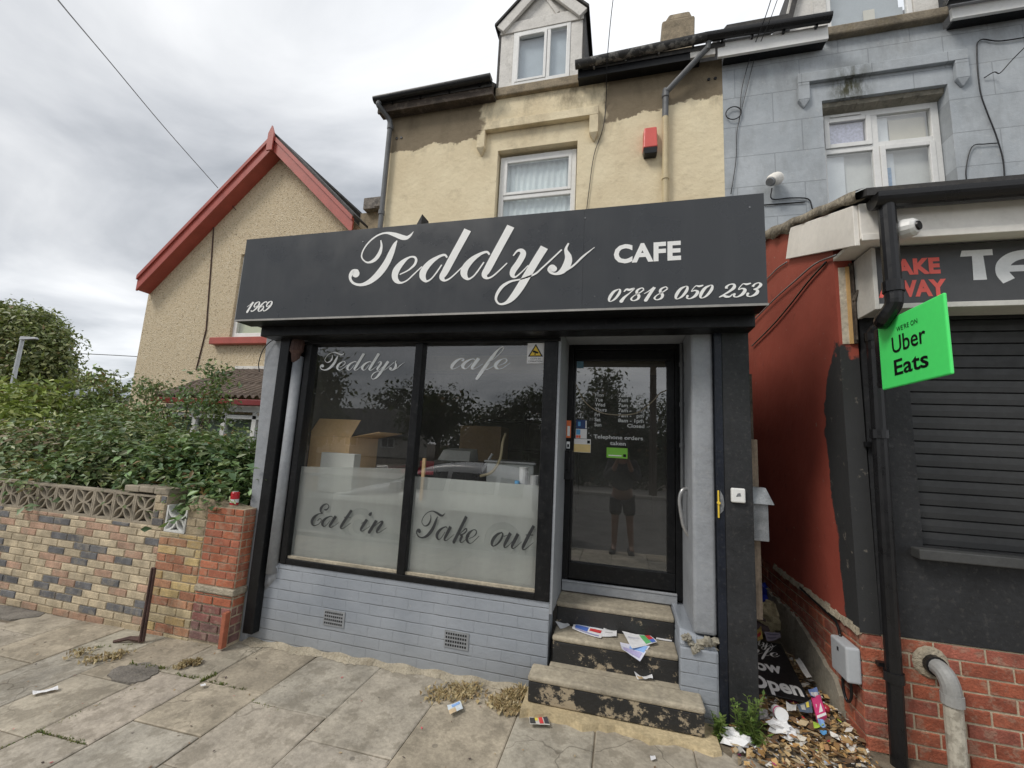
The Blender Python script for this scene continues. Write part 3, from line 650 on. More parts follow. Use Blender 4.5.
# crumbled cement fillet at the foot of the shopfront
mb = MB(); r_ = random.Random(4); pts = []; n = 110
for i in range(n+1):
    x = -2.86+(2.30)*i/n; pts.append((x, -.045-.022*r_.random()-.018*math.sin(i*.31)))
for i in range(n):
    (x0, y0), (x1, y1) = pts[i], pts[i+1]; h0, h1 = .026+.008*math.sin(i*.5), .026+.008*math.sin(i*.5+.5)
    mb.add([(x0, y0, gz_(x0, 0)+.002), (x1, y1, gz_(x1, 0)+.002), (x1, 0.0, gz_(x1, 0)+h1), (x0, 0.0, gz_(x0, 0)+h0)], [(0, 1, 2, 3)])
struct(mb.build('cement_fillet', 'palecement'))
# alley floor
mb = MB(); nx, ny = 10, 24; vs = []; r_ = random.Random(9)
for j in range(ny+1):
    for i in range(nx+1):
        x = .5+.82*i/nx; y = -.48+2.9*j/ny
        vs.append((x, y, .012+.055*min(1, max(0, (y+.35)/.7))+r_.uniform(0, .02)+.05*max(0, y-.8)))
mb.add(vs, [(j*(nx+1)+i, j*(nx+1)+i+1, (j+1)*(nx+1)+i+1, (j+1)*(nx+1)+i) for j in range(ny) for i in range(nx)])
struct(mb.build('alley_floor', 'dirt', smooth=True))
# moss and grass in the joints
mb = MB(); r_ = random.Random(21)
def moss(x0, y0, x1, y1, n, h=.02, cols=((.09, .14, .03), (.14, .17, .04), (.2, .2, .06))):
    for _ in range(n):
        t = r_.random(); x = x0+(x1-x0)*t+r_.uniform(-.012, .012); y = y0+(y1-y0)*t+r_.uniform(-.012, .012)
        blades(mb, x, y, gz_(x, y)-.005, 3, h*r_.uniform(.5, 1.3), .008, cols, .003)
moss(-3.03, -1.16, -2.66, -1.16, 90, .014); moss(-3.03, -1.3, -2.95, -.72, 50, .014); moss(-2.3, -.53, -2.6, -.53, 30, .02); moss(-2.66, -.55, -2.64, -.45, 40, .03)
moss(-2.9, -.53, -2.7, -.53, 30, .02); moss(-2.17, -.62, -1.95, -.65, 20, .016); moss(-3.3, -.53, -3.0, -.50, 40, .03); moss(-3.9, -.5, -3.6, -.3, 30, .02)
tag(mb.build('joint_moss', 'leaf'), 'green moss and grass growing in the joints of the pavement', 'moss', kind='stuff')
# ================================================================== THE CAFE BUILDING
def pane_(mb, x0, x1, y, z0, z1): mb.add([(x0, y, z0), (x1, y, z0), (x1, y, z1), (x0, y, z1)], [(0, 1, 2, 3)])
cafe = thing('cafe_building', (-1.2, 0, 0), 'beige rendered terraced house with dormer above a grey brick cafe shopfront', 'building')
# --- upper storey
mb = MB(); wall_opening(mb, -3.66, 1.215, 2.6, 6.66, 2.4, 2.7, [(-1.82, -.655, 4.3, 5.88)])
mb.box(-3.66, -1.905, 2.4, 2.7, 6.66, 6.8); mb.box(-.58, 1.215, 2.4, 2.7, 6.66, 6.8); mb.box(-1.904, -.581, 2.4, 2.7, 6.66, 6.735)
upper = mb.build('upper_wall', 'beige', cafe)
mb = MB(); mb.prism([(-3.655, 2.7, 0), (-3.655, 8.6, 0), (-3.655, 8.6, 6.8), (-3.655, 5.6, 9.25), (-3.655, 2.7, 6.9)], (.25, 0, 0))
mb.build('side_wall', 'beige', cafe)
mb = MB()
mb.prism([(-3.82, 2.21, 6.80), (-3.82, 5.6, 9.30), (-3.82, 5.6, 9.37), (-3.82, 2.21, 6.87)], (1.91, 0, 0)); mb.prism([(-.595, 2.21, 6.80), (-.595, 5.6, 9.30), (-.595, 5.6, 9.37), (-.595, 2.21, 6.87)], (1.81, 0, 0)); mb.prism([(-1.908, 3.9, 8.05), (-1.908, 5.6, 9.30), (-1.908, 5.6, 9.37), (-1.908, 3.9, 8.12)], (1.311, 0, 0)); mb.prism([(-3.82, 5.602, 9.30), (-3.82, 9.0, 6.8), (-3.82, 9.0, 6.87), (-3.82, 5.602, 9.37)], (5.03, 0, 0))
roof = mb.build('roof', 'roofslate', cafe)
mb = MB(); c0 = W(679, 12, 5.1)
mb.hexa([(.66, 5.0, 8.6), (1.28, 5.0, 8.6), (1.28, 5.6, 8.6), (.66, 5.6, 8.6), (.69, 5.02, 10.45), (1.33, 5.02, 10.45), (1.33, 5.6, 10.45), (.69, 5.6, 10.45)])
mb.hexa([(.74, 5.05, 10.452), (1.29, 5.05, 10.452), (1.29, 5.57, 10.452), (.74, 5.57, 10.452), (.84, 5.1, 10.66), (1.24, 5.1, 10.66), (1.24, 5.5, 10.66), (.84, 5.5, 10.66)])
ch = mb.build('chimney', 'stone', roof, bevel=.04)
# moulded hood over the window
def hood(parent, mat, xl, xr, zt, ledge, drop, y=2.4, dep=.09, t=.13, w_=.12):
    mb = MB(); mb.box(xl, xr, y-dep, y-.001, zt-t, zt)
    for a in (xl, xr-w_):
        mb.box(a, a+w_, y-dep+.002, y-.001, zt-drop, zt-t)
        mb.hexa([(a+w_*.45, y-.03, zt-drop-.09), (a+w_*.55, y-.03, zt-drop-.09), (a+w_*.55, y-.001, zt-drop-.09), (a+w_*.45, y-.001, zt-drop-.09), (a, y-dep+.002, zt-drop), (a+w_, y-dep+.002, zt-drop), (a+w_, y-.001, zt-drop), (a, y-.001, zt-drop)])
    return mb.build('window_hood', mat, parent, bevel=.012)
hood(cafe, 'beige', -2.13, -.37, 6.31, 0, .40)
mb = MB(); mb.box(-1.90, -.585, 2.335, 2.42, 6.737, 6.882); mb.build('stone_sill', 'stone', cafe, bevel=.015)
# upper window
mb = MB(); frame(mb, -1.80, -.675, 4.32, 5.835, 2.5, 2.56, .07, trans=[(-1.73, -.745, 5.18)])
frame(mb, -1.735, -.74, 5.215, 5.77, 2.492, 2.55, .045)
uw = mb.build('window', 'white', cafe, bevel=.006)
mb = MB(); pane_(mb, -1.69, -.785, 2.515, 5.26, 5.725); pane_(mb, -1.73, -.745, 2.53, 4.39, 5.15); mb.build('pane', 'housglass', uw)
mb = MB(); curtain(mb, -1.76, -.70, 4.35, 5.80, 2.60, .010); mb.build('net_curtain', 'curtain', uw)
mb = MB(); mb.box(-1.82, -.655, 2.68, 2.69, 4.31, 5.84); mb.build('backing', 'interior', uw)
# dormer
dm = MB(); dm.box(-1.87, -1.665, 2.37, 2.45, 6.885, 7.80); dm.box(-.80, -.625, 2.37, 2.45, 6.885, 7.80)
dm.box(-1.88, -.615, 2.35, 2.45, 7.802, 7.985)
dm.prism([(-1.86, 2.39, 7.987), (-.635, 2.39, 7.987), (-1.245, 2.39, 8.52)], (0, .06, 0))
dorm = dm.build('dormer', 'whitewood', cafe, bevel=.006)
mb = MB(); mb.prism([(-1.925, 2.30, 7.905), (-1.82, 2.30, 7.80), (-1.245, 2.30, 8.42), (-1.245, 2.30, 8.62)], (0, .05, 0)); mb.build('bargeboard', 'whitewood', dorm, bevel=.005); mb = MB(); mb.prism([(-.565, 2.30, 7.905), (-1.243, 2.30, 8.62), (-1.243, 2.30, 8.42), (-.67, 2.30, 7.80)], (0, .05, 0)); mb.build('bargeboard', 'whitewood', dorm, bevel=.005); mb = MB()
mb.prism([(-1.03, 2.37, 8.0), (-.98, 2.37, 8.04), (-1.215, 2.37, 8.42), (-1.26, 2.37, 8.40)], (0, .018, 0)); mb.build('gable_brace', 'whitewood', dorm, bevel=.005)
mb = MB(); mb.prism([(-1.955, 2.28, 7.90), (-1.245, 2.28, 8.64), (-.535, 2.28, 7.90), (-.535, 2.28, 7.94), (-1.245, 2.28, 8.68), (-1.955, 2.28, 7.94)], (0, 2.6, 0)); mb.build('dormer_roof', 'roofslate', dorm)
mb = MB(); mb.box(-1.90, -1.872, 2.36, 4.6, 6.9, 7.9); mb.build('cheek', 'roofslate', dorm); mb = MB(); mb.box(-.623, -.590, 2.36, 4.6, 6.9, 7.9); mb.build('cheek', 'roofslate', dorm)
mb = MB(); frame(mb, -1.663, -.802, 6.895, 7.80, 2.36, 2.42, .055, mull=(-1.12,)); frame(mb, -1.615, -1.15, 6.94, 7.745, 2.352, 2.41, .04); mb.box(-1.55, -1.22, 2.34, 2.353, 7.70, 7.73)
mb.build('dormer_window', 'white', dorm, bevel=.005)
mb = MB(); pane_(mb, -1.575, -1.19, 2.385, 6.98, 7.705); pane_(mb, -1.09, -.857, 2.385, 6.95, 7.745); mb.build('dormer_pane', 'housglass', dorm)
mb = MB(); mb.box(-1.84, -.65, 2.455, 2.465, 6.9, 7.9); mb.build('dormer_blind', M('sky_tinted_blind', (.50, .56, .60), .9, .05), dorm)  # the blind's pale blue stands in for sky reflected in the pane
# eaves
def gutter(parent, x0, x1, z, y=2.16, r=.062, mat='blackplastic', zr=None):
    zr = z if zr is None else zr; mb = MB(); n = 12; vs = []; fs = []
    for i, (x, zz_) in enumerate(((x0, z), (x1, zr))):
        for k in range(n+1):
            a = math.pi+math.pi*k/n; vs.append((x, y+r*math.cos(a), zz_+r*math.sin(a)))
        vs += [(x, y+r, zz_+.012), (x, y-r, zz_+.012)]
    q = n+3; fs = [(k, (k+1) % q, q+(k+1) % q, q+k) for k in range(q)]+[tuple(range(q))[::-1], tuple(range(q, 2*q))]
    mb.add(vs, fs)
    for t in np.linspace(.15, .9, 4): mb.box(x0+(x1-x0)*t-.012, x0+(x1-x0)*t+.012, y+.02, 2.23 if y > 1 else y+.08, z+(zr-z)*t-r-.02, z+(zr-z)*t-r+.03)
    return mb.build('gutter', mat, parent)
gutter(cafe, -3.83, -1.91, 6.86, zr=6.90); gutter(cafe, -.69, 1.0, 6.86, zr=6.93, mat=M('mossy_gutter', (.03, .03, .03), .7, .3, spot=(.36, .35, .32), spotf=.3, spotscale=9))
mb = MB(); mb.box(-3.80, -1.90, 2.225, 2.26, 6.68, 6.84); mb.box(-3.80, -1.90, 2.262, 2.398, 6.70, 6.73); mb.build('timber_fascia', 'rottimber', cafe)
mb = MB(); mb.box(-.66, .80, 2.225, 2.26, 6.70, 6.86); mb.box(-.66, .93, 2.262, 2.398, 6.73, 6.76); mb.build('timber_fascia', 'black', cafe)
mb = MB(); mb.box(.80, 1.10, 2.222, 2.26, 6.72, 6.86); mb.build('white_fascia', 'whitewood', cafe)
mb = MB(); mb.tube(catmull([(-3.74, 2.16, 6.80), (-3.74, 2.16, 6.74), (-3.64, 2.31, 6.62), (-3.62, 2.33, 6.5)], 4), .04, 10); mb.tube([(-3.62, 2.33, 6.5), (-3.60, 2.33, 2.7)], .038, 12)
for z in (6.45, 5.0, 3.6): mb.lathe([(.048, 0), (.048, .07)], (-3.615, 2.33, z), 0, 12)
mb.build('drainpipe', 'greypipe', cafe, smooth=False)
mb = MB(); mb.tube([(1.02, 2.18, 6.90), (1.0, 2.2, 6.78)], .035, 10); mb.tube([(1.0, 2.2, 6.80), (.52, 2.31, 6.36)], .036, 12); mb.tube([(.505, 2.32, 6.40), (.50, 2.33, 6.0)], .04, 12)
mb.lathe([(.047, 0), (.047, .06)], (.503, 2.32, 6.28), 0, 12); mb.build('drainpipe', 'greypipe', cafe)
mb = MB(); mb.tube([(.50, 2.33, 6.02), (.50, 2.33, 2.9)], .038, 12); mb.lathe([(.047, 0), (.047, .06)], (.50, 2.33, 5.1), 0, 12); mb.build('drainpipe', 'beigepipe', cafe)['label'] = 'lower drainpipe painted beige'
for x, z in ((-3.52, 6.33), (-3.44, 6.33), (1.05, 6.52), (1.13, 6.52)): mb = MB(); mb.lathe([(.02, -.012), (.02, .002)], (x, 2.4, z), 0, 8, axis='y'); mb.build('weep_hole', 'black', cafe)
# --- shopfront
mb = MB(); mb.box(-2.84, -.456, -.0, .18, -.1, .574); mb.build('stall_riser', 'greybrick', cafe)
mb = MB(); mb.hexa([(-2.935, -.02, -.05), (-2.842, -.02, -.05), (-2.842, .3, -.05), (-2.935, .3, -.05), (-3.05, -.02, 2.47), (-2.842, -.02, 2.47), (-2.842, .3, 2.47), (-3.05, .3, 2.47)])
mb.build('pilaster', 'greyrender', cafe, bevel=.012)
mb = MB(); mb.box(-2.835, -2.742, -.075, -.004, .055, 2.46); mb.build('black_board', 'black', cafe, bevel=.004)
mb = MB(); mb.tube([(-2.688, -.012, .50), (-2.688, -.012, 2.26)], .042, 16); mb.add([(-2.735, -.02, .40), (-2.66, -.02, .47), (-2.645, -.02, .56), (-2.735, -.02, .56), (-2.735, .0, .36), (-2.655, .0, .45), (-2.64, .0, .56), (-2.735, .0, .56)], [(0, 1, 2, 3), (0, 4, 5, 1), (1, 5, 6, 2), (3, 2, 6, 7), (0, 3, 7, 4)])
mb.build('rounded_jamb', 'greyrender', cafe, smooth=True)
mb = MB(); mb.box(-2.738, -2.632, .02, .18, .58, 2.40); mb.build('jamb_backing', 'black', cafe)
mb = MB(); mb.tube(catmull([(-2.70, -.02, 2.22), (-2.685, -.05, 2.30), (-2.70, -.02, 2.39)], 4), [.04]*4+[.055]*5, 10); mb.build('shutter_bracket', 'rust', cafe)
mb = MB(); mb.box(-2.95, .79, -.18, -.006, 2.40, 2.483); mb.box(-2.738, -.44, -.012, .10, 2.37, 2.398); mb.build('fascia_beam', 'black', cafe, bevel=.006)
# shop window
mb = MB()
mb.box(-2.628, -2.57, -.012, .08, .578, 2.37); mb.box(-.558, -.458, -.012, .08, .578, 2.37); mb.box(-2.57, -.558, -.010, .08, .578, .622)
mb.box(-1.595, -1.532, -.014, .08, .622, 2.37)
sw = mb.build('shop_window', 'black', cafe, bevel=.005)
mb = MB(); pane_(mb, -2.57, -1.595, .03, .622, 2.37); mb.build('pane', 'glass', sw); mb = MB(); pane_(mb, -1.532, -.558, .03, .622, 2.37); mb.build('pane', 'glass', sw)
mb = MB(); mb.add([(-2.57, .0385, .628), (-1.595, .0385, .628), (-1.595, .0385, 1.385), (-2.57, .0385, 1.34)], [(0, 1, 2, 3)]); mb.build('frosted_film', 'film', sw); mb = MB(); mb.add([(-1.532, .0385, .628), (-.558, .0385, .628), (-.558, .0385, 1.33), (-1.532, .0385, 1.33)], [(0, 1, 2, 3)])
mb.build('frosted_film', 'film', sw)
mb = MB(); mb.box(-2.57, -1.595, .004, .03, .622, .640); mb.box(-1.532, -.558, .004, .03, .622, .640); mb.build('sill', 'concrete', sw)
mb = MB(); script_text(mb, 'Teddys', -2.49, -1.70, 2.15, .027, h=.080); mb.build('lettering', 'greyvinyl', sw)['label'] = 'pale grey script reading Teddys'; mb = MB(); script_text(mb, 'cafe', -1.29, -.82, 2.165, .027, h=.086); mb.build('lettering', 'greyvinyl', sw)['label'] = 'pale grey script reading cafe'
mb = MB(); script_text(mb, 'Eat in', -2.40, -1.73, .885, .027, h=.092, weight=.92); mb.build('lettering', 'cutoutdark', sw)['label'] = 'dark script reading Eat in'; mb = MB(); script_text(mb, 'Take out', -1.475, -.585, .885, .027, h=.104, weight=.92); mb.build('lettering', 'cutoutdark', sw)['label'] = 'dark script reading Take out'
# doorway
mb = MB(); mb.box(-.456, -.436, .0, .46, .50, 2.455); mb.build('door_reveal', 'greyrender', cafe, bevel=.003)
mb = MB(); mb.box(-.436, .44, .004, .46, 2.456, 2.482); mb.build('door_soffit', 'greyrender', cafe)
mb = MB(); mb.box(.441, .576, -.02, .50, .52, 2.47); mb.build('door_column', 'greyrender', cafe, bevel=.02, seg=3)
mb = MB(); mb.box(.358, .576, -.045, .50, -.05, .45)
mb.hexa([(.358, -.045, .45), (.576, -.045, .45), (.576, .5, .45), (.358, .5, .45), (.362, .02, .535), (.53, -.018, .50), (.53, .5, .519), (.362, .5, .545)])
mb.build('door_plinth', 'greybrick', cafe, bevel=.012)
mb = MB(); r_ = random.Random(8)
for i in range(11):
    crumple(mb, (.385+.018*i, -.035+r_.uniform(-.02, .02), .475+r_.uniform(-.03, .03)), (r_.uniform(.018, .035), r_.uniform(.015, .03), r_.uniform(.015, .03)), 60+i, None, 9, 6, .4)
mb.build('broken_ledge', 'greycement', cafe)
door = MB(); frame(door, -.435, .44, .56, 2.455, .45, .53, .045); door.box(-.388, .393, .46, .52, .612, .735); door.box(.334, .393, .46, .52, .736, 2.327); door.box(-.388, .393, .46, .52, 2.328, 2.408)
door.box(-.39, -.372, .455, .52, .737, 2.326)
dr = door.build('door', 'black', cafe, bevel=.004)
mb = MB(); pane_(mb, -.372, .334, .486, .736, 2.327); mb.build('pane', 'doorglass', dr)
mb = MB(); mb.box(-.43, .40, .425, .449, .592, .606); mb.box(-.43, .40, .43, .449, .53, .591); mb.build('threshold', 'greyrender', dr, bevel=.003)
mb = MB(); mb.box(-.445, -.375, .40, .452, 1.36, 1.585); mb.tube([(-.40, .39, 1.42), (-.40, .39, 1.53)], .008, 8); mb.build('lock_plate', 'blackplastic', dr, bevel=.006)
LM = M('worn_silver_letters', (.55, .57, .57), .6, .3, 60)
for i, (a, b) in enumerate((('Mon', '7am -   pm'), ('Tue', '7am -   pm'), ('Wed', '7am -   pm'), ('Thurs', '7am -   pm'), ('Fri', '7am -   pm'), ('Sat', '8am - 1pm'))):
    z = 2.03-i*.0403; mb = MB(); sans(mb, a, (-.215, .484, z), XU, ZV, NY, height=.029, bold=.025); sans(mb, b, (-.03, .484, z), XU, ZV, NY, width=.195, height=.029, bold=.025); mb.build('lettering', LM, dr)['label'] = 'pale opening hours for '+a
z = 2.03-6*.0403; mb = MB(); sans(mb, 'Sun', (-.215, .484, z), XU, ZV, NY, height=.029, bold=.025); sans(mb, 'Closed', (.04, .484, z), XU, ZV, NY, width=.13, height=.029, bold=.025); mb.build('lettering', LM, dr)['label'] = 'pale lettering Sun Closed'; mb = MB()
sans(mb, 'Telephone orders', (-.22, .484, 1.692), XU, ZV, NY, width=.38, height=.030, bold=.02); sans(mb, 'taken', (-.09, .484, 1.645), XU, ZV, NY, width=.12, height=.030, bold=.02)
mb.build('lettering', LM, dr)['label'] = 'pale lettering Telephone orders taken'
mb = MB(); mb.tube(catmull([WX_ for WX_ in [(-.372, .478, 2.13), (-.30, .478, 1.99), (-.18, .476, 1.905), (-.03, .475, 1.885), (.11, .476, 1.905), (.215, .478, 1.985), (.285, .478, 2.065), (.334, .478, 2.09)]], 5), .0045, 6); mb.build('hanging_wire', 'palecement', dr)
mb = MB(); mb.tube(catmull([(.44, .20, 1.37), (.405, .18, 1.355), (.388, .18, 1.29), (.40, .18, 1.18), (.42, .18, 1.10), (.47, .20, 1.03)], 5), .0125, 10); mb.build('grab_handle', 'steel', cafe, smooth=True)
mb = MB(); mb.tube([(.425, .33, 2.43), (.425, .33, 1.36)], .012, 8)
for z in (2.25, 1.95, 1.65): mb.lathe([(.018, 0), (.018, .03)], (.425, .33, z), 0, 8)
mb.build('conduit', 'greypipe', cafe)
# steps
for (x0, x1, y0, y1, z0, z1) in ((-.434, .357, .215, .448, .20, .520), (-.425, .357, .015, .214, .10, .372), (-.537, .467, -.20, -.046, .056, .211)):
    mb = MB(); mb.box(x0, x1, y0, y1, z0, z1-.036); st = mb.build('step', 'steppaint', cafe, bevel=.008)
    mb = MB(); mb.box(x0-.004, x1 if x1 < .4 else x1+.004, y0-.010, y1, z1-.0355, z1); mb.build('tread', 'concrete', st, bevel=.014, seg=3)
mb = MB(); mb.box(-.434, .357, -.0455, .014, .1, .2085); mb.build('step_filler', 'concrete', cafe)
n = 24; mb = MB(); r_ = random.Random(2); top = []; 
for i in range(n+1): top.append((-.565+1.10*i/n, -.265-.03*r_.random()-.03*math.sin(i*.9)*r_.random()))
for i in range(n):
    (a, ya), (b, yb) = top[i], top[i+1]
    mb.hexa([(a, ya, gz_(a, ya)-.02), (b, yb, gz_(b, yb)-.02), (b, .0, 0), (a, .0, 0), (a, ya+.012, .052), (b, yb+.012, .052), (b, .0, .0545), (a, .0, .0545)])
mb.build('step_base', 'stepbase', cafe)
# pillar at the alley
mb = MB(); mb.box(.577, .622, -.055, .05, .03, 2.46); mb.build('pillar_edge_board', 'navy', cafe, bevel=.004)
mb = MB(); mb.box(.623, .783, -.05, .05, .02, 2.44); mb.build('pillar', 'charcoal', cafe, bevel=.004)
mb = MB(); mb.box(.56, .75, .051, 2.39, .0, 3.0); mb.build('alley_wall', 'greyrender', cafe)
mb = MB(); mb.box(.751, 1.318, 2.402, 2.6, .0, 2.598); mb.build('rear_alley_wall', 'greycement', cafe)
mb = MB(); mb.box(-3.0, -2.86, .301, 2.39, 0, 3.0); mb.build('alley_wall', 'greyrender', cafe)
mb = MB(); mb.box(-2.99, .79, -.30, 2.39, 3.02, 3.09); mb.build('flat_roof', 'asphalt', cafe)
mb = MB(); mb.add([(-1.72, -.1, 3.09), (-1.60, -.1, 3.09), (-1.59, -.1, 3.42), (-1.63, -.1, 3.34), (-1.72, .05, 3.09), (-1.60, .05, 3.09), (-1.59, .02, 3.42), (-1.63, .02, 3.34)], [(0, 1, 2, 3), (5, 4, 7, 6), (1, 5, 6, 2), (4, 0, 3, 7), (3, 2, 6, 7)]); mb.build('roof_flashing', 'charcoal', cafe)
# air vents
vent = None
for vx, vz in ((-2.083, .243), (-1.095, .243)):
    if vent is None:
        mb = MB(); mb.box(-.090, .090, -.006, -.0005, -.056, .056); vent = mb.build('air_vent', M('vent_terracotta', (.24, .25, .26), .8, .15, 20), cafe)
        mb = MB()
        for r in range(4):
            for k in range(9): mb.box(-.08+k*.0178, -.08+k*.0178+.0105, -.0075, -.0062, -.044+r*.0245, -.044+r*.0245+.0125)
        holes = mb.build('vent_hole', 'black', vent); v = vent
    else:
        v = vent.copy(); COL.objects.link(v); v.parent = cafe; h2 = holes.copy(); COL.objects.link(h2); h2.parent = v
    v.location = (vx, 0, vz)
# interior
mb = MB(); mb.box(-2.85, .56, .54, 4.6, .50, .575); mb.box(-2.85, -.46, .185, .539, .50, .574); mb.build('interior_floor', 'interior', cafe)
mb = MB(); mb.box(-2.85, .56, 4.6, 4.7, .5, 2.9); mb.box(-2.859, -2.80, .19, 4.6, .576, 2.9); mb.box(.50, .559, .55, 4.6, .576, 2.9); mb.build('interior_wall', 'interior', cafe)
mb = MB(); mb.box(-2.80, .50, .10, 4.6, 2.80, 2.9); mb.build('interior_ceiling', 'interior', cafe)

# --- fascia sign
sg = thing('fascia_sign', (-1.1, -.35, 2.485), 'long charcoal fascia sign reading Teddys CAFE with a phone number in white', 'shop sign')
mb = MB(); mb.box(-3.045, -.2608, -.35, -.19, 2.485, 3.185); mb.box(-.26, .81, -.35, -.19, 2.485, 3.185); mb.build('panel', 'sign', sg)
mb = MB(); mb.box(-3.049, .814, -.354, -.3505, 2.479, 2.493); mb.build('trim', M('dull_aluminium', (.30, .29, .27), .5, .15, 10, metal=.3), sg)
mb = MB(); mb.box(-2.99, .78, -.189, .02, 2.4845, 3.17); mb.build('back_box', 'rottimber', sg)
mb = MB(); mb.box(.79, .808, -.187, .04, 2.488, 2.52); mb.build('end_timber', 'timber', sg)
mb = MB(); mb.box(-3.043, .808, -.349, -.19, 2.4805, 2.4848); mb.build('soffit', 'black', sg)  # black sheet added to paint the sign's underside as shaded
mb = MB(); k = .21108; x = -2.008; st = []
for ch_, ox in (('T', 0), ('e', 1.787), ('d', 2.858), ('d', 4.364), ('y', 6.025), ('s', 7.235)): st += [[(a+ox, b, w_) for a, b, w_ in q] for q in GL[ch_]]
lay_strokes(mb, st, (x, -.3512, 2.7277), (k, 0, 0), (0, 0, k), NY); mb.build('lettering', 'vinyl', sg)['label'] = 'large white script reading Teddys'
mb = MB(); sans(mb, 'CAFE', (-.065, -.351, 2.788), XU, ZV, NY, width=.405, height=.128, bold=.04, spacing=1.06); mb.build('lettering', 'vinyl', sg)['label'] = 'white block capitals reading CAFE'
mb = MB(); script_text(mb, '07818 050 253', -.09, .775, 2.535, -.3512, 1.0, h=.083, dadv=.70); mb.build('lettering', 'vinyl', sg)['label'] = 'white phone number 07818 050 253'
mb = MB(); script_text(mb, '1969', -2.94, -2.70, 2.555, -.3512, 1.0, h=.082, dadv=.66); mb.build('lettering', 'vinyl', sg)['label'] = 'white numerals 1969'
mb = MB()
for x, z in ((-1.93, 3.08), (-.255, 3.12), (.73, 3.10)): mb = MB(); mb.lathe([(.005, -.003), (.005, .0)], (x, -.3505, z), 0, 8, axis='y'); mb.build('screw', 'galv', sg)

# --- little things on the shopfront
mb = MB(); mb.box(.655, .735, -.075, -.0505, 1.325, 1.412); bell = mb.build('doorbell', 'white', None, bevel=.008); tag(bell, 'small white square push plate on the charcoal alley pillar', 'doorbell')
mb = MB(); mb.add([(.68, -.0757, 1.36), (.71, -.0757, 1.365), (.705, -.0757, 1.385), (.69, -.0757, 1.38)], [(0, 1, 2, 3)]); mb.build('mark', 'galv', bell)
lt = thing('bolt_latch', (.59, -.06, 1.31), 'narrow yellow bolt on the dark edge of the doorway pillar', 'latch')
mb = MB(); mb.box(.580, .589, -.066, -.0555, 1.225, 1.39); mb.lathe([(.010, -.016), (.010, .0)], (.585, -.056, 1.315), 0, 10, axis='y'); mb.build('bolt', 'yellow', lt, bevel=.002)
mb = MB(); mb.prism([(.594, -.0555, 1.25), (.612, -.0555, 1.27), (.618, -.0555, 1.31), (.612, -.0555, 1.36), (.596, -.0555, 1.39)], (0, -.004, 0)); mb.build('keeper', 'galv', lt)
cb = thing('metal_box', (.88, .2, 1.1), 'grey galvanised box with a sloping hood hung behind the alley pillar', 'metal box')
mb = MB(); mb.box(.786, .878, .0, .075, 1.10, 1.33); mb.build('body', 'galv', cb, bevel=.004)
mb = MB(); mb.hexa([(.786, -.03, 1.322), (.905, -.03, 1.322), (.905, .078, 1.334), (.786, .078, 1.334), (.786, .015, 1.42), (.872, .015, 1.42), (.872, .078, 1.42), (.786, .078, 1.42)]); mb.build('hood', 'galv', cb, bevel=.004)
mb = MB(); mb.box(.752, .853, .085, .12, .62, 1.72); tag(mb.build('timber_post', 'timber', None, bevel=.003), 'shorter weathered timber fixed upright behind the alley pillar', 'post', 'timber posts in the alley')
mb = MB(); mb.box(.752, .843, .125, .16, .62, 2.16); tag(mb.build('timber_post', 'rottimber', None, bevel=.003), 'taller darker timber upright just behind the shorter one', 'post', 'timber posts in the alley')
nt_ = thing('camera_notice', (-.62, .02, 2.3), 'white notice with a yellow camera triangle in the top corner of the shop window', 'notice')
mb = MB(); mb.box(-.692, -.565, .022, .0255, 2.21, 2.365); mb.build('plate', 'paper', nt_)
mb = MB(); mb.prism([(-.685, .0215, 2.262), (-.572, .0215, 2.262), (-.6285, .0215, 2.358)], (0, .0004, 0)); mb.build('border', 'black', nt_)
mb = MB(); mb.prism([(-.670, .0211, 2.270), (-.587, .0211, 2.270), (-.6285, .0211, 2.342)], (0, .0003, 0)); mb.build('triangle', 'yellow', nt_)
mb = MB(); mb.prism([(-.652, .0207, 2.296), (-.612, .0207, 2.284), (-.605, .0207, 2.296), (-.645, .0207, 2.310)], (0, .0003, 0)); mb.box(-.635, -.628, .0207, .021, 2.274, 2.292); mb.build('camera_symbol', 'black', nt_)
mb = MB(); sans(mb, 'CCTV IN', (-.665, .0215, 2.240), XU, ZV, NY, width=.075, height=.012); sans(mb, 'OPERATION', (-.68, .0215, 2.220), XU, ZV, NY, width=.105, height=.012); mb.build('lettering', 'black', nt_)
def sticker(label, parts):
    x0 = min(p[0] for p in parts); t = thing('sticker', (x0, .47, parts[0][2]), label, 'sticker', 'stickers on the cafe door')
    for i, (a, b, c_, d, mat, nm) in enumerate(parts): m_ = MB(); m_.box(a, b, .4745-.0012*i-(.028 if b < -.385 else 0), .4755-.0012*i-(.028 if b < -.385 else 0)+.0004, c_, d); m_.build(nm, mat, t)
sticker('narrow orange sticker on the black door frame', [(-.434, -.398, 1.685, 1.825, 'orange', 'face'), (-.427, -.405, 1.70, 1.78, 'vinyl', 'print')])
sticker('tiny grey label below the orange sticker on the door frame', [(-.43, -.403, 1.60, 1.655, 'greyvinyl', 'face'), (-.424, -.409, 1.61, 1.635, 'black', 'print')])
sticker('dark blue square sticker above the payment card sticker on the door glass', [(-.360, -.275, 1.765, 1.835, M('navy_sticker', (.02, .05, .16), .5, .05), 'face'), (-.345, -.325, 1.785, 1.82, 'lightblue', 'print'), (-.285, -.276, 1.768, 1.83, 'vinyl', 'edge')])
sticker('white and blue payment card sticker on the door glass', [(-.362, -.273, 1.685, 1.762, 'paper', 'face'), (-.358, -.325, 1.715, 1.757, 'lightblue', 'print'), (-.358, -.340, 1.689, 1.71, 'redletter', 'dot'), (-.338, -.322, 1.689, 1.71, 'orange', 'dot')])
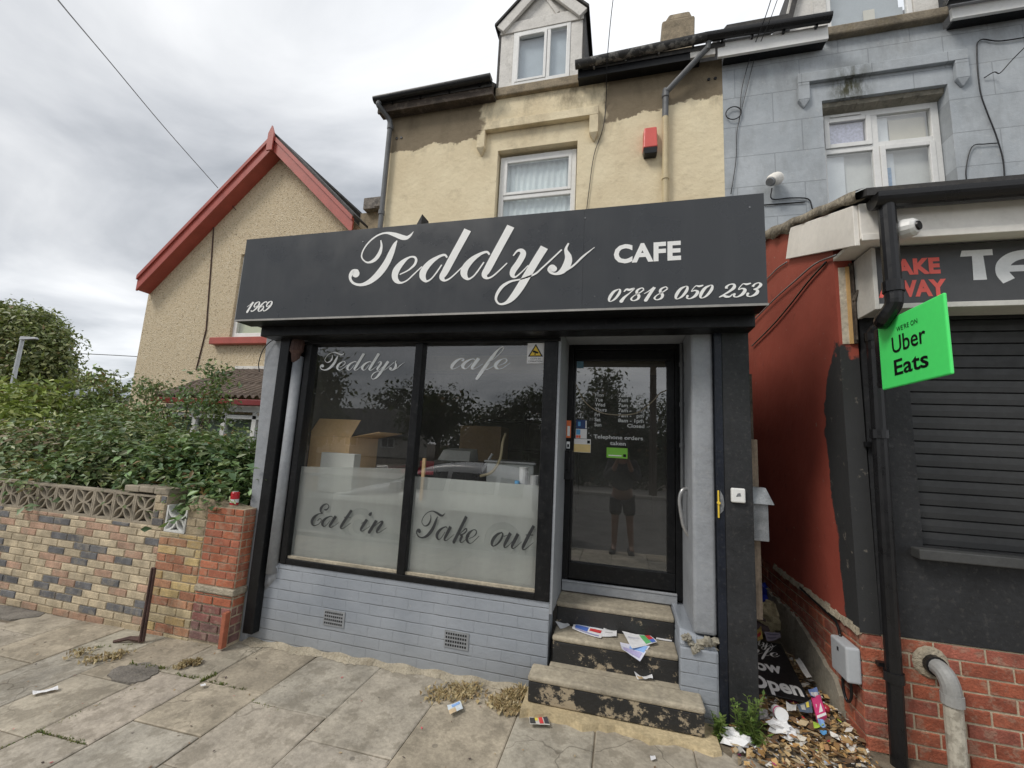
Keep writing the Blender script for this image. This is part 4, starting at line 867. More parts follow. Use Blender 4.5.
sticker('pale yellow food rating sticker lowest on the left of the door glass', [(-.382, -.240, 1.575, 1.682, 'paper', 'face'), (-.380, -.242, 1.577, 1.640, M('pale_yellow', (.72, .56, .25), .6, .05), 'lower_band'), (-.268, -.246, 1.648, 1.672, 'black', 'print')])
sticker('lime green hygiene sticker in the middle of the door glass', [(-.115, .045, 1.545, 1.625, 'leafgreen', 'face'), (-.10, .00, 1.560, 1.568, 'vinyl', 'print'), (.012, .034, 1.556, 1.578, 'black', 'dot')])
sticker('faded blue square sticker in the top corner of the door glass', [(-.368, -.315, 2.265, 2.32, M('faded_blue', (.12, .24, .32), .6, .1), 'face')])

# --- inside the window
bx = thing('cardboard_box', (-2.6, .6, 1.1), 'large open brown cardboard box standing inside the left window pane', 'box')
mb = MB(); mb.box(-2.76, -2.32, .30, .31, 1.12, 1.60); mb.box(-2.76, -2.75, .31, .75, 1.12, 1.6); mb.box(-2.33, -2.32, .31, .75, 1.12, 1.6); mb.box(-2.75, -2.33, .74, .75, 1.12, 1.6); mb.box(-2.75, -2.33, .31, .74, 1.12, 1.13); mb.build('body', 'cardboard', bx)
mb = MB(); mb.hexa([(-2.76, .305, 1.601), (-2.32, .305, 1.601), (-2.32, .31, 1.601), (-2.76, .31, 1.601), (-2.74, .40, 1.76), (-2.30, .40, 1.76), (-2.30, .405, 1.76), (-2.74, .405, 1.76)]); mb.hexa([(-2.325, .31, 1.601), (-2.32, .31, 1.601), (-2.32, .75, 1.601), (-2.325, .75, 1.601), (-2.06, .33, 1.66), (-2.055, .33, 1.655), (-2.055, .73, 1.655), (-2.06, .73, 1.66)]); mb.build('flap', 'cardboard', bx)
mb = MB(); mb.box(-2.70, -2.52, .2985, .2995, 1.245, 1.275); mb.build('label_print', 'paper', bx)
mb = MB(); mb.box(-2.52, -2.19, .20, .295, 1.13, 1.46); wb = mb.build('white_box', M('white_carton', (.56, .57, .54), .7, .04), None, bevel=.004); tag(wb, 'white carton beside the brown cardboard box inside the window', 'box')
mb = MB(); mb.box(-2.49, -2.41, .1985, .1995, 1.17, 1.205); mb.build('label_print', 'paper', wb)
ct = thing('counter', (-1.3, .8, .575), 'white worktop counter running behind the frosted shop window', 'counter')
mb = MB(); mb.box(-2.78, -.62, .19, 1.0, 1.075, 1.12); mb.build('worktop', 'counter', ct, bevel=.006)
mb = MB(); mb.box(-2.76, -.64, .30, .98, .577, 1.074); mb.build('cabinet', 'counter', ct)
mb = MB(); mb.box(-1.50, -.64, .20, .24, 1.121, 1.31); mb.build('upstand', 'counter', ct, bevel=.004)
tl = thing('till', (-1.5, .8, 1.12), 'black cash till with a pale display on the counter inside the window', 'till')
mb = MB(); mb.box(-1.62, -1.18, .55, .85, 1.121, 1.44); mb.build('drawer', 'blackplastic', tl, bevel=.008)
mb = MB(); mb.hexa([(-1.60, .58, 1.441), (-1.30, .58, 1.441), (-1.30, .84, 1.441), (-1.60, .84, 1.441), (-1.58, .66, 1.53), (-1.32, .66, 1.53), (-1.32, .84, 1.55), (-1.58, .84, 1.55)]); mb.build('keyboard', M('pale_plastic', (.38, .38, .36), .5, .1), tl)
mb = MB(); mb.tube([(-1.22, .6, 1.30), (-1.10, .62, 1.52)], .012, 8); mb.build('lever', 'steel', tl)
tr = thing('steel_tray', (-1.1, .8, 1.12), 'wide pale metal tray unit on the counter by the white hose', 'tray')
mb = MB(); mb.box(-1.14, -.72, .60, .95, 1.121, 1.445); mb.build('body', 'counter', tr, bevel=.01)
mb = MB(); mb.box(-1.16, -.70, .58, .97, 1.446, 1.465); mb.build('rim', 'steel', tr, bevel=.004)
mb = MB(); mb.tube(catmull([(-1.16, .5, 1.33), (-1.06, .5, 1.37), (-1.0, .52, 1.48), (-.99, .54, 1.62), (-.985, .6, 1.70)], 5), .012, 8); tag(mb.build('hose', 'beigepipe', None, smooth=True), 'thin white curved hose rising from the counter inside the window', 'hose')
mb = MB(); mb.lathe([(.02, 0), (.055, .012), (.06, .035), (.035, .06), (.01, .068)], (-.84, .40, 1.121), 0, 10); mb.tube(catmull([(-.84, .4, 1.15), (-.80, .33, 1.14), (-.78, .27, 1.33)], 4), .02, 8); tag(mb.build('cloth', 'lightblue', None, smooth=True), 'crumpled light blue cloth on the counter near the door', 'cloth')
mb = MB(); mb.box(-2.02, -1.62, .7, 1.1, 1.29, 1.33); mb.box(-2.02, -1.62, 1.08, 1.12, 1.33, 1.40); rc = mb.build('plastic_crate', 'red', None, bevel=.01); tag(rc, 'red plastic crate on the counter behind the window bar', 'crate')
mb = MB()
for q in ((-2.0, .72), (-1.66, .72), (-2.0, 1.06), (-1.66, 1.06)): mb.box(q[0], q[0]+.02, q[1], q[1]+.02, 1.121, 1.289)
mb.build('leg', 'blackplastic', rc)
mb = MB(); mb.box(-1.60, -1.575, .28, .30, 1.121, 1.46); tag(mb.build('wooden_strip', 'cardboard', None), 'pale wooden strip leaning behind the window bar', 'wood strip')
mb = MB(); mb.box(-1.78, -1.30, 1.55, 1.9, 1.12, 1.80); tag(mb.build('cardboard_box', 'cardboardB', None), 'dull cardboard box at the back of the room behind the till', 'box')
fr = thing('fryer', (-2.0, .85, 1.12), 'black countertop fryer with a steel lid behind the red crate inside the window', 'fryer')
mb = MB(); mb.box(-2.17, -2.04, .5, .85, 1.121, 1.33); mb.build('body', 'blackplastic', fr, bevel=.01)
mb = MB(); mb.box(-2.165, -2.045, .505, .845, 1.3305, 1.365); mb.tube([(-2.15, .495, 1.35), (-2.06, .495, 1.35)], .008, 8); mb.build('lid', 'steel', fr, bevel=.006)
for i, (x, y, hgt) in enumerate(((-.745, .33, 9), (-.665, .36, 7))):
    t_ = thing('cup_stack', (x, y, 1.121), ('taller', 'shorter')[i]+' stack of white cups at the door end of the counter', 'cups', 'stacks of cups')
    for k_ in range(hgt): mb = MB(); mb.lathe([(.026, 0), (.038, .075), (.035, .075), (.024, .004)], (x, y, 1.1215+k_*.03), 0, 12); mb.build('cup', 'paper', t_)
mb = MB(); mb.hexa([(-1.86, .42, 1.125), (-1.64, .36, 1.125), (-1.58, .58, 1.125), (-1.80, .64, 1.125), (-1.86, .42, 1.15), (-1.64, .36, 1.165), (-1.58, .58, 1.15), (-1.80, .64, 1.16)]); tag(mb.build('paper_pile', 'paper', None), 'loose pile of white papers on the counter by the window bar', 'papers')
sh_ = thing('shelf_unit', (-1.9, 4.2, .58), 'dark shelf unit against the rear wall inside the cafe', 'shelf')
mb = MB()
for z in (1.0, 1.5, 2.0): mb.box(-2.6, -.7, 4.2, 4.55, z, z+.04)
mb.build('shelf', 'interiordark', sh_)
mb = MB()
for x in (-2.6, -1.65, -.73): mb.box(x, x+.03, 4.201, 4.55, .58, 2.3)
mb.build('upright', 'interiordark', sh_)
# ================================================================== THE TAKEAWAY NEXT DOOR
tk = thing('takeaway_building', (3.0, 0, 0), 'blue-grey terraced house with a charcoal shuttered takeaway and red brick plinth', 'building')
mb = MB(); mb.box(2.385, 3.60, 2.40, 2.75, 6.7005, 6.80); wall_opening(mb, 1.216, 8.0, 2.6, 6.70, 2.4, 2.75, [(2.325, 3.585, 3.6, 5.985)]); mb.build('upper_wall', 'bluewall', tk)
hood(tk, 'bluewall', 2.06, 3.77, 6.36, 0, .36, dep=.055, w_=.125, t=.13)
mb = MB(); r_ = random.Random(3)
for i in range(16): x = 2.33+i*.078; mb.hexa([(x, 2.46, 5.94-r_.uniform(0, .02)), (x+.08, 2.46, 5.94-r_.uniform(0, .02)), (x+.08, 2.56, 5.9), (x, 2.56, 5.9), (x, 2.45, 5.984), (x+.08, 2.45, 5.984), (x+.08, 2.56, 5.984), (x, 2.56, 5.984)])
mb.build('crumbling_lintel', 'greycement', tk)  # crumbled edge; its dark cement also paints in the shade underneath
mb = MB(); frame(mb, 2.335, 3.575, 3.62, 5.90, 2.56, 2.62, .075, mull=(2.93,), trans=[(2.41, 2.90, 5.40), (2.96, 3.50, 5.43)])
frame(mb, 2.40, 2.895, 5.435, 5.84, 2.548, 2.60, .055); frame(mb, 2.965, 3.51, 3.68, 5.40, 2.548, 2.60, .055); mb.box(2.47, 2.80, 2.54, 2.55, 5.85, 5.87)
bw = mb.build('window', 'white', tk, bevel=.006)
mb = MB(); pane_(mb, 2.455, 2.84, 2.575, 5.49, 5.785); pane_(mb, 2.967, 3.498, 2.585, 5.465, 5.825); pane_(mb, 2.412, 2.895, 2.585, 3.70, 5.365); pane_(mb, 3.02, 3.455, 2.575, 3.74, 5.345); mb.build('pane', 'housglass', bw)
mb = MB(); mb.box(2.42, 2.62, 2.63, 2.64, 3.7, 5.36); mb.box(2.97, 3.10, 2.63, 2.64, 5.46, 5.82); mb.box(3.03, 3.14, 2.64, 2.645, 4.5, 5.34); mb.build('paper_sheet', M('pasted_paper', (.70, .72, .72), .7, .05), bw)
mb = MB(); mb.box(2.34, 3.57, 2.66, 2.67, 3.62, 5.90); mb.build('blind', M('pale_board', (.62, .62, .58), .8, .05), bw)
mb = MB(); mb.box(3.12, 3.49, 2.648, 2.655, 5.46, 5.79); mb.build('upper_blind', 'blind', bw)
mb = MB(); mb.add([(2.47, 2.6, 5.5), (2.83, 2.6, 5.5), (2.83, 2.6, 5.78), (2.47, 2.6, 5.78)], [(0, 1, 2, 3)]); mb.build('patterned_pane', M('patterned_glass', (.42, .42, .52), .4, .35, 30), bw)
mb = MB(); mb.box(3.035, 3.10, 2.63, 2.633, 4.86, 5.15); mb.build('window_sticker', M('blue_print', (.25, .38, .55), .6, .2, 30), bw)
# dormer of the blue house
mb = MB(); mb.prism([(2.0, 2.385, 6.93), (2.43, 2.385, 6.93), (2.43, 2.385, 8.6), (2.30, 2.385, 8.6), (2.0, 2.385, 7.35)], (0, .06, 0)); mb.box(2.27, 2.285, 2.378, 2.3846, 6.95, 7.9)
bd = mb.build('dormer', 'whitewood', tk, bevel=.004); mb = MB(); mb.box(3.33, 3.57, 2.38, 2.45, 6.93, 8.6); mb.build('dormer_post', 'whitewood', bd, bevel=.004)
mb = MB(); mb.prism([(1.93, 2.32, 6.95), (1.985, 2.32, 6.95), (2.33, 2.32, 8.4), (2.27, 2.32, 8.4)], (0, 2.0, 0)); mb.build('dormer_edge', 'roofslate', bd)
mb = MB(); frame(mb, 2.432, 3.328, 6.935, 8.5, 2.40, 2.46, .05); mb.build('dormer_window', 'white', bd, bevel=.005)
mb = MB(); pane_(mb, 2.483, 3.277, 2.43, 6.986, 8.44); mb.build('dormer_pane', 'housglass', bd)
mb = MB(); mb.box(2.48, 3.28, 2.49, 2.50, 6.98, 7.20); mb.box(2.48, 3.28, 2.56, 2.57, 6.98, 8.4); mb.build('dormer_blind', M('dormer_screen', (.36, .40, .42), .9, .06), bd)
mb = MB(); mb.box(2.86, 2.98, 2.47, 2.48, 6.98, 7.22); mb.build('wooden_slat', 'blind', bd)
mb = MB(); mb.box(2.37, 3.62, 2.31, 2.43, 6.80, 6.928); mb.build('stone_sill', M('mossy_sill', (.20, .17, .125), .95, .35, 4, .6, 40, spot=(.26, .20, .09), spotf=.12, spotscale=5), tk, bevel=.02)
gutter(tk, .96, 2.37, 6.93, zr=6.90); gutter(tk, 3.50, 8.0, 6.86)
mb = MB(); mb.box(1.13, 2.36, 2.224, 2.26, 6.67, 6.86); mb.box(3.58, 8.0, 2.224, 2.26, 6.66, 6.80); mb.build('white_fascia', 'white', tk)
mb = MB(); mb.box(1.22, 2.36, 2.262, 2.398, 6.69, 6.72); mb.box(3.63, 8.0, 2.262, 2.398, 6.68, 6.71); mb.build('soffit', 'black', tk)
mb = MB(); mb.prism([(1.222, 2.13, 6.94), (1.222, 5.6, 9.56), (1.222, 5.6, 9.64), (1.222, 2.13, 7.02)], (.72, 0, 0)); mb.prism([(3.62, 2.13, 6.94), (3.62, 5.6, 9.56), (3.62, 5.6, 9.64), (3.62, 2.13, 7.02)], (4.4, 0, 0)); mb.build('roof', 'roofslate', tk)
# ground floor
mb = MB(); mb.prism([(1.32, .0, .655), (1.32, 2.39, .655), (1.30, 2.39, 4.10), (1.30, .0, 3.21)], (.10, 0, 0)); mb.build('red_side_wall', 'redwall', tk)
mb = MB(); wall_opening(mb, 1.422, 8.0, .66, 3.05, .004, .25, [(1.655, 6.0, 1.155, 2.50)]); mb.build('shop_wall', 'charcoal', tk)
mb = MB(); mb.box(1.425, 8.0, .012, .25, -.3, .655); mb.box(1.328, 1.42, .012, 2.39, -.3, .652); mb.build('plinth_core', 'mortar', tk)
def redpick(row, k, a, z):
    c = np.array(random.choice([(.30, .085, .045), (.33, .10, .055), (.27, .075, .042), (.29, .09, .06)]))
    if z < .12: c = c*np.array([.9, .95, 1.15])*.9
    return tuple(c*random.uniform(.88, 1.1))
mb = MB(); bricks(mb, (1.323, .012, -.105), (1, 0, 0), 3.6, .76, .2285, .0758, redpick, (0, -1, 0), mort=.0095, proud=.007)
mb.build('brick_plinth', 'brick', tk)
mb = MB(); bricks(mb, (1.328, .007, -.105), (0, 1, 0), 2.36, .757, .2285, .0758, redpick, (-1, 0, 0), mort=.0085, proud=.006, stagger=.5)
mb.build('brick_plinth', 'brick', tk)
mb = MB(); r_ = random.Random(6); n = 26
for i in range(n):
    y0, y1 = .24+i*.083, .24+(i+1)*.083; h0 = .24+.03*r_.random()+(.02*i if i < 8 else .16); h1 = .24+.03*r_.random()+(.02*(i+1) if i+1 < 8 else .16)
    if i == 0: h0 = .20
    mb.hexa([(1.29, y0, -.05), (1.327, y0, -.05), (1.327, y1, -.05), (1.29, y1, -.05), (1.297, y0, h0), (1.327, y0, h0), (1.327, y1, h1), (1.297, y1, h1)])
mb.build('cement_skirting', 'greycement', tk)
mb = MB(); r_ = random.Random(12)
for i in range(20):
    y0 = .002+i*.07; mb.hexa([(1.312-r_.uniform(0, .012), y0, .645-r_.uniform(0, .015)), (1.33, y0, .648), (1.33, y0+.07, .648), (1.312-r_.uniform(0, .012), y0+.07, .645), (1.318, y0, .672+r_.uniform(0, .02)), (1.33, y0, .68), (1.33, y0+.07, .68), (1.318, y0+.07, .672+r_.uniform(0, .02))])
mb.build('ragged_render_edge', 'palecement', tk)
mb = MB(); n = 22; z = 1.158
while z < 2.50:
    mb.prism([(1.657, .075, z), (1.657, .062, z+.004), (1.657, .060, z+.035), (1.657, .062, z+.069), (1.657, .075, z+.0738), (1.657, .095, z+.0738), (1.657, .095, z)], (4.34, 0, 0)); z += .074
mb.box(1.657, 5.99, .10, .12, 1.158, 2.499); mb.build('roller_shutter', M('shutter_paint', (.025, .026, .027), .55, .15, 5, spot=(.16, .15, .13), spotf=.03, spotscale=50, stretch=(.3, 1, 1)), tk)
mb = MB(); mb.box(1.595, 6.0, -.07, .05, 1.095, 1.15); mb.build('sill', M('sill_paint', (.055, .056, .055), .6, .2, 6), tk, bevel=.006)
# lean-to roof
mb = MB(); sl = math.tan(R(20.5)); zr = lambda y: 3.10+(y+.36)*sl
mb.prism([(1.31, -.40, zr(-.40)), (1.31, 2.398, zr(2.398)), (1.31, 2.398, zr(2.398)+.045), (1.31, -.40, zr(-.40)+.045)], (6.7, 0, 0)); mb.build('lean_to_roof', 'roofslate', tk)
mb = MB(); mb.prism([(1.272, -.325, 2.825), (1.272, .70, 3.215), (1.272, .585, 3.425), (1.272, -.325, 3.07)], (.026, 0, 0)); mb.build('verge_board', 'creamboard', tk, bevel=.003)
mb = MB(); r_ = random.Random(31); n = 70; rings = []
for i in range(n+1):
    y = -.38+2.76*i/n; t = (.02 if y < .6 else .06)+.012*math.sin(i*.8)+r_.uniform(0, .006); u_ = .004*math.sin(i*.55)+r_.uniform(-.001, .001)
    rings.append([(1.312, y, zr(y)-t*.6), (1.268+u_, y, zr(y)-t), (1.262+u_, y, zr(y)+.004), (1.268+u_, y, zr(y)+.04+.006*math.sin(i*.6)), (1.312, y, zr(y)+.052)])
for i in range(n): mb.add(rings[i]+rings[i+1], [(k, k+1, 5+k+1, 5+k) for k in range(4)])
mb.build('verge_mortar', M('mossy_verge_mortar', (.24, .21, .16), .95, .4, 9, .8, 35, spot=(.05, .048, .04), spotf=.25, spotscale=16, bdist=.02), tk, smooth=True)
mb = MB(); mb.box(1.299, 8.0, -.335, -.30, 2.86, 3.075); mb.box(1.299, 8.0, -.299, .0, 2.875, 2.90); mb.box(1.299, 8.0, -.345, -.336, 2.845, 2.885); mb.build('front_fascia', 'creamboard', tk, bevel=.004)
gutter(tk, 1.33, 8.0, 3.055, y=-.405, r=.06, mat='blackplastic')
P1 = W(888, 225, -.405); P2 = W(891, 296, -.405); P3 = W(874, 333, -.07); P4 = W(898, 760, -.06)
xt = (P3[0]+P4[0])/2
mb = MB(); mb.tube([(P1[0], -.405, 3.03), (P1[0], -.405, P2[2])], .040, 14); mb.lathe([(.047, -.0), (.047, .06)], (P1[0], -.405, P2[2]+.02), 0, 14)
mb.tube(catmull([(P1[0], -.405, P2[2]+.02), (P1[0]-.003, -.40, P2[2]-.05), (P1[0]-.02, -.33, P2[2]-.115), (P3[0]+.03, -.15, P3[2]+.04), (P3[0], -.075, P3[2]), (P3[0], -.065, P3[2]-.1)], 5), .040, 14)
mb.tube([(P3[0], -.065, P3[2]-.06), (P4[0], -.065, -.1)], .038, 14)
for z in (P3[2]-.05, 1.75, .45): t = (P3[2]-z)/(P3[2]+.1); mb.lathe([(.046, 0), (.046, .05)], (P3[0]+(P4[0]-P3[0])*t, -.065, z), 0, 14)
z = 1.70; mb.box(P3[0]-.06, P3[0]+.075, -.03, .003, z, z+.03); z = .50; mb.box(1.385, P4[0], -.03, .0, z, z+.022)
mb.build('drainpipe', 'blackplastic', tk)
# waste pipe through the plinth
mb = MB(); mb.tube(catmull([(1.645, .05, .548), (1.645, -.04, .548), (1.652, -.085, .535), (1.66, -.105, .49), (1.664, -.105, .42)], 5), .042, 14); mb.lathe([(.047, 0), (.047, .05)], (1.664, -.105, .40), 0, 14)
wp = mb.build('waste_pipe', M('grey_waste_elbow', (.30, .30, .29), .5, .15, 8), tk, smooth=False)
mb = MB(); mb.tube([(1.664, -.105, .42), (1.664, -.105, -.2)], .039, 14); mb.build('lower_pipe', M('flaking_pipe', (.44, .41, .34), .8, .15, 6, .4, 30, spot=(.14, .12, .09), spotf=.3, spotscale=22), wp)
mb = MB(); mb.lathe([(.085, .0), (.075, -.013), (.05, -.018)], (1.643, .004, .548), 0, 14, axis='y'); mb.build('cement_collar', 'palecement', wp)
mb = MB(); mb.lathe([(.051, 0), (.051, -.03)], (1.645, -.018, .548), 0, 14, axis='y'); mb.build('rubber_seal', 'blackplastic', wp)
# stripped corner below the fascia
mb = MB(); mb.box(1.324, 1.36, -.006, .0, 2.33, 2.83); mb.build('bare_plaster', M('bare_plaster', (.50, .45, .36), .9, .3, 5, .3, 40, spot=(.1, .09, .07), spotf=.2, spotscale=14), tk)
mb = MB(); mb.box(1.36, 1.378, -.016, .0, 2.33, 2.83); mb.build('batten', M('pine_batten', (.60, .38, .16), .7, .1, 10), tk)
mb = MB(); mb.box(1.379, 1.40, -.02, .0, 2.33, 2.85); mb.tube([(1.39, -.03, 2.35), (1.39, -.03, 2.83)], .006, 6); mb.tube([(1.385, -.03, 2.6), (1.405, -.05, 2.66)], .01, 6); mb.build('dark_timber', 'rottimber', tk)
# takeaway sign
ts = thing('takeaway_sign', (2.5, -.2, 2.5), 'charcoal sign board with red TAKE AWAY letters over the shutter', 'shop sign')
mb = MB(); mb.box(1.425, 7.0, -.195, -.02, 2.515, 2.858); mb.build('panel', M('sign_board', (.05, .051, .053), .4, .1, 6), ts)
mb = MB(); mb.box(1.402, 1.424, -.215, -.02, 2.482, 2.858); mb.box(1.424, 7.0, -.215, -.185, 2.484, 2.514); mb.box(1.4245, 7.0, -.183, -.02, 2.49, 2.512); mb.build('trim', M('sign_trim', (.55, .54, .50), .5, .1, 5), ts, bevel=.003)
mb = MB(); sans(mb, 'TAKE', (1.462, -.1955, 2.688), XU, ZV, NY, width=.275, height=.098, bold=.05, spacing=1.05); mb.build('lettering', 'redletter', ts)['label'] = 'red block letters reading TAKE'; mb = MB(); sans(mb, 'AWAY', (1.432, -.1955, 2.556), XU, ZV, NY, width=.325, height=.10, bold=.05, spacing=1.05); mb.build('lettering', 'redletter', ts)['label'] = 'red block letters reading AWAY'
mb = MB()
t0 = W(993, 279, -.196); zb, zt = t0[2]-.002, W(976, 250, -.196)[2]
xl = W(961, 265, -.196)[0]; xr = W(994, 265, -.196)[0]; xm = (xl+xr)/2+.005
mb.prism([(xl, -.1955, zt-.035), (xr, -.1955, zt-.035), (xr, -.1955, zt), (xl+.01, -.1955, zt)], (0, -.001, 0)); mb.prism([(xm-.03, -.1956, zb), (xm+.03, -.1956, zb), (xm+.025, -.1956, zt-.03), (xm-.025, -.1956, zt-.03)], (0, -.0012, 0))
mb.build('lettering', 'greyletter', ts)['label'] = 'large silver letter T'; mb = MB(); lay_strokes(mb, [[(.045, -.012, .06), (.022, .035, .06), (.03, .085, .06), (.075, .125, .055), (.15, .14, .048), (.235, .14, .048)], [(.03, .058, .036), (.22, .058, .036)], [(.215, -.005, .058), (.213, .07, .058), (.21, .14, .058)]], (xr+.012, -.1957, zb), (1, 0, 0), (0, 0, 1), NY)
mb.build('lettering', 'greyletter', ts)['label'] = 'large silver letter A'
# green delivery sign projecting from the wall
gs = thing('projecting_sign', (1.42, -.2, 2.0), 'bright green projecting sign with black delivery lettering beside the black drainpipe', 'projecting sign')
mb = MB(); mb.box(1.405, 1.419, -.735, -.215, 2.012, 2.388); mb.build('panel', 'green', gs, bevel=.006)
mb = MB(); mb.box(1.41, 1.43, -.204, -.165, 2.03, 2.37); mb.box(1.43, 1.50, -.19, -.17, 2.30, 2.32); mb.box(1.43, 1.50, -.19, -.17, 2.07, 2.09); mb.box(1.47, 1.50, -.17, .0, 2.06, 2.33); mb.build('bracket', 'blackplastic', gs, bevel=.003)
mb = MB(); UY = (0, -1, 0); NX = (-1, 0, 0)
sans(mb, "WE'RE ON", (1.4043, -.385, 2.300), UY, ZV, NX, width=.165, height=.026, bold=.004, spacing=1.1)
sans(mb, 'Uber', (1.4043, -.336, 2.192), UY, ZV, NX, width=.262, height=.088, bold=.008); sans(mb, 'Eats', (1.4043, -.340, 2.072), UY, ZV, NX, width=.262, height=.083, bold=.017)
mb.build('lettering', 'black', gs)
# meter box, cameras, cables
me_ = thing('meter_box', (1.29, .1, .4), 'pale grey plastic meter box on the brick side wall of the alley', 'meter box')
mb = MB(); mb.box(1.245, 1.319, .0, .19, .375, .565); mb.build('case', M('grey_abs', (.40, .42, .44), .5, .06), me_, bevel=.012, seg=3)
mb = MB(); mb.box(1.242, 1.2448, .085, .10, .51, .53); mb.build('lock', 'blackplastic', me_)
mb = MB(); mb.tube(catmull([(1.285, .14, .376), (1.28, .14, .29), (1.285, .11, .235), (1.29, .07, .28), (1.285, .06, .374)], 5), .008, 6); mb.tube(catmull([(1.29, .16, .56), (1.305, .25, .62), (1.31, .42, .63), (1.305, .8, .66)], 5), .008, 6); mb.build('cable', 'blackplastic', me_, smooth=True)
c1 = thing('security_camera', (1.48, -.36, 2.95), 'white bullet security camera under the takeaway gutter beside the drainpipe', 'security camera')
mb = MB(); p0 = W(899, 232, -.345); mb.tube([(p0[0]-.01, -.336, p0[2]), (p0[0]+.01, -.375, p0[2]-.0), (p0[0]+.035, -.405, p0[2]-.005), (p0[0]+.045, -.42, p0[2]-.006)], [.052, .055, .048, .034], 14); mb.build('body', 'white', c1, smooth=False, bevel=.004)
mb = MB(); mb.tube([(p0[0]+.045, -.42, p0[2]-.006), (p0[0]+.05, -.427, p0[2]-.006)], [.026, .024], 14); mb.build('lens', 'blackplastic', c1)
c2 = thing('security_camera', (1.74, 2.3, 4.9), 'pale bulb shaped security lamp on the blue-grey upper wall above the alley', 'security lamp')
mb = MB(); p0 = W(774, 181, 2.3); mb.tube(catmull([(p0[0]+.05, 2.36, p0[2]+.05), (p0[0]+.03, 2.30, p0[2]+.03), (p0[0]-.03, 2.24, p0[2]-.02), (p0[0]-.06, 2.22, p0[2]-.05)], 4), [.05]*3+[.075]*4+[.07]*3+[.06]*3, 14); mb.build('body', 'creamboard', c2, smooth=True)
mb = MB(); mb.tube([(p0[0]-.058, 2.222, p0[2]-.048), (p0[0]-.08, 2.20, p0[2]-.07)], [.058, .045], 14); mb.build('lens', 'galv', c2)
mb = MB(); mb.tube(catmull([p0+np.array([-.01, .05, -.06]), W(772, 199, 2.37), W(790, 198, 2.38), W(808, 199, 2.38), W(812, 208, 2.38), W(816, 216, 2.38)], 4), .008, 5); mb.tube([W(764, 205, 2.385), W(805, 202, 2.385)], .008, 5); mb.build('cable', 'blackplastic', c2)
def cable(label, pts, r, mat='blackplastic', k=5, group=None): 
    mb = MB(); mb.tube(catmull(pts, k), r, 5); return tag(mb.build('cable', mat, None, smooth=True), label, 'cable', group)
cable('thin cable looped on the blue-grey wall beside the beige house', [W(780, -30, 1.0), W(766, 15, 1.9), W(752, 52, 2.30), W(742, 88, 2.37), W(740, 116, 2.38), W(737, 132, 2.38), W(736, 160, 2.38), W(731, 194, 2.38)], .0055)
cable('second thin wire running beside the looped cable down to the blue-grey wall', [W(786, -25, 1.1), W(770, 20, 1.95), W(756, 54, 2.32), W(746, 92, 2.37), W(739, 120, 2.38)], .0045)
mb = MB(); mb.tube([W(733.5, 113, 2.37)+np.array([.09*math.cos(a), 0, .09*math.sin(a)]) for a in np.linspace(0, 6.2, 20)], .007, 5); tag(mb.build('wire_loop', 'blackplastic', None), 'small ring of spare wire on the blue-grey wall near the beige house', 'wire loop')
cable('dark cable with kinks hanging down the right part of the blue-grey wall', [W(1034, 36, 2.38), W(1000, 41, 2.38), W(980, 40, 2.38), W(977, 55, 2.38), W(980, 90, 2.38), W(987, 112, 2.38), W(996, 135, 2.38), W(1003, 160, 2.38), W(1005, 186, 2.38)], .007)
cable('short cable rising to the right from the kinked one on the blue-grey wall', [W(984, 78, 2.38), W(994, 72, 2.35), W(1000, 73, 2.3), W(1012, 60, 2.25), W(1030, 42, 2.2)], .006)
cable('low cable crossing the blue-grey wall beside the takeaway window', [W(968, 190, 2.38), W(966, 170, 2.38), W(972, 147, 2.38), W(985, 144, 2.38), W(999, 143, 2.38)], .006)
cable('thin cable hanging down the beige front from the gutter above the sign', [W(618, -30, .9), W(612, 8, 1.75), W(607, 62, 2.08), W(606, 100, 2.37), W(603, 128, 2.38), W(594, 155, 2.38), W(589, 190, 2.38), W(586, 215, 2.38)], .0055)
cable('overhead phone wire running down to the gable of the pebbledashed house', [W(30, -40, -1.5), W(58, 0, -.6), W(110, 62, .9), W(165, 128, 2.4), W(218, 188, 3.7)], .0075, 'greypipe')
cable('bundle of dark cables slung across the red alley wall under the cream verge board', [WX(836, 255, 1.285), WX(815, 264, 1.285), WX(795, 281, 1.285), WX(778, 296, 1.285), WX(762, 312, 1.285), WX(745, 330, 1.285)], .006, 'galv', group='cables on the red alley wall')
cable('thin black cable sagging lowest across the red alley wall', [WX(826, 262, 1.29), WX(808, 282, 1.29), WX(790, 305, 1.29), WX(772, 326, 1.29), WX(752, 346, 1.29)], .007, group='cables on the red alley wall')
cable('short grey wire highest on the red alley wall by the end of the cafe sign', [WX(787, 262, 1.29), WX(778, 268, 1.29), WX(768, 278, 1.29), WX(755, 290, 1.29)], .006, 'galv', group='cables on the red alley wall')
cable('loose wire at the left top corner of the shopfront pilaster', [(-2.86, -.03, 2.42), (-2.96, -.04, 2.40), (-3.03, -.05, 2.32), (-3.06, -.05, 2.2), (-3.05, -.04, 2.12)], .004)
al = thing('alarm_box', (.32, 2.3, 5.5), 'red burglar alarm box with a black base on the beige wall by the drainpipe', 'alarm box')
mb = MB(); mb.hexa([(.225, 2.27, 5.55), (.40, 2.27, 5.55), (.41, 2.399, 5.55), (.215, 2.399, 5.55), (.235, 2.28, 5.84), (.39, 2.28, 5.84), (.40, 2.399, 5.85), (.225, 2.399, 5.85)]); mb.build('cover', M('alarm_red', (.62, .10, .08), .4, .05), al, bevel=.012)
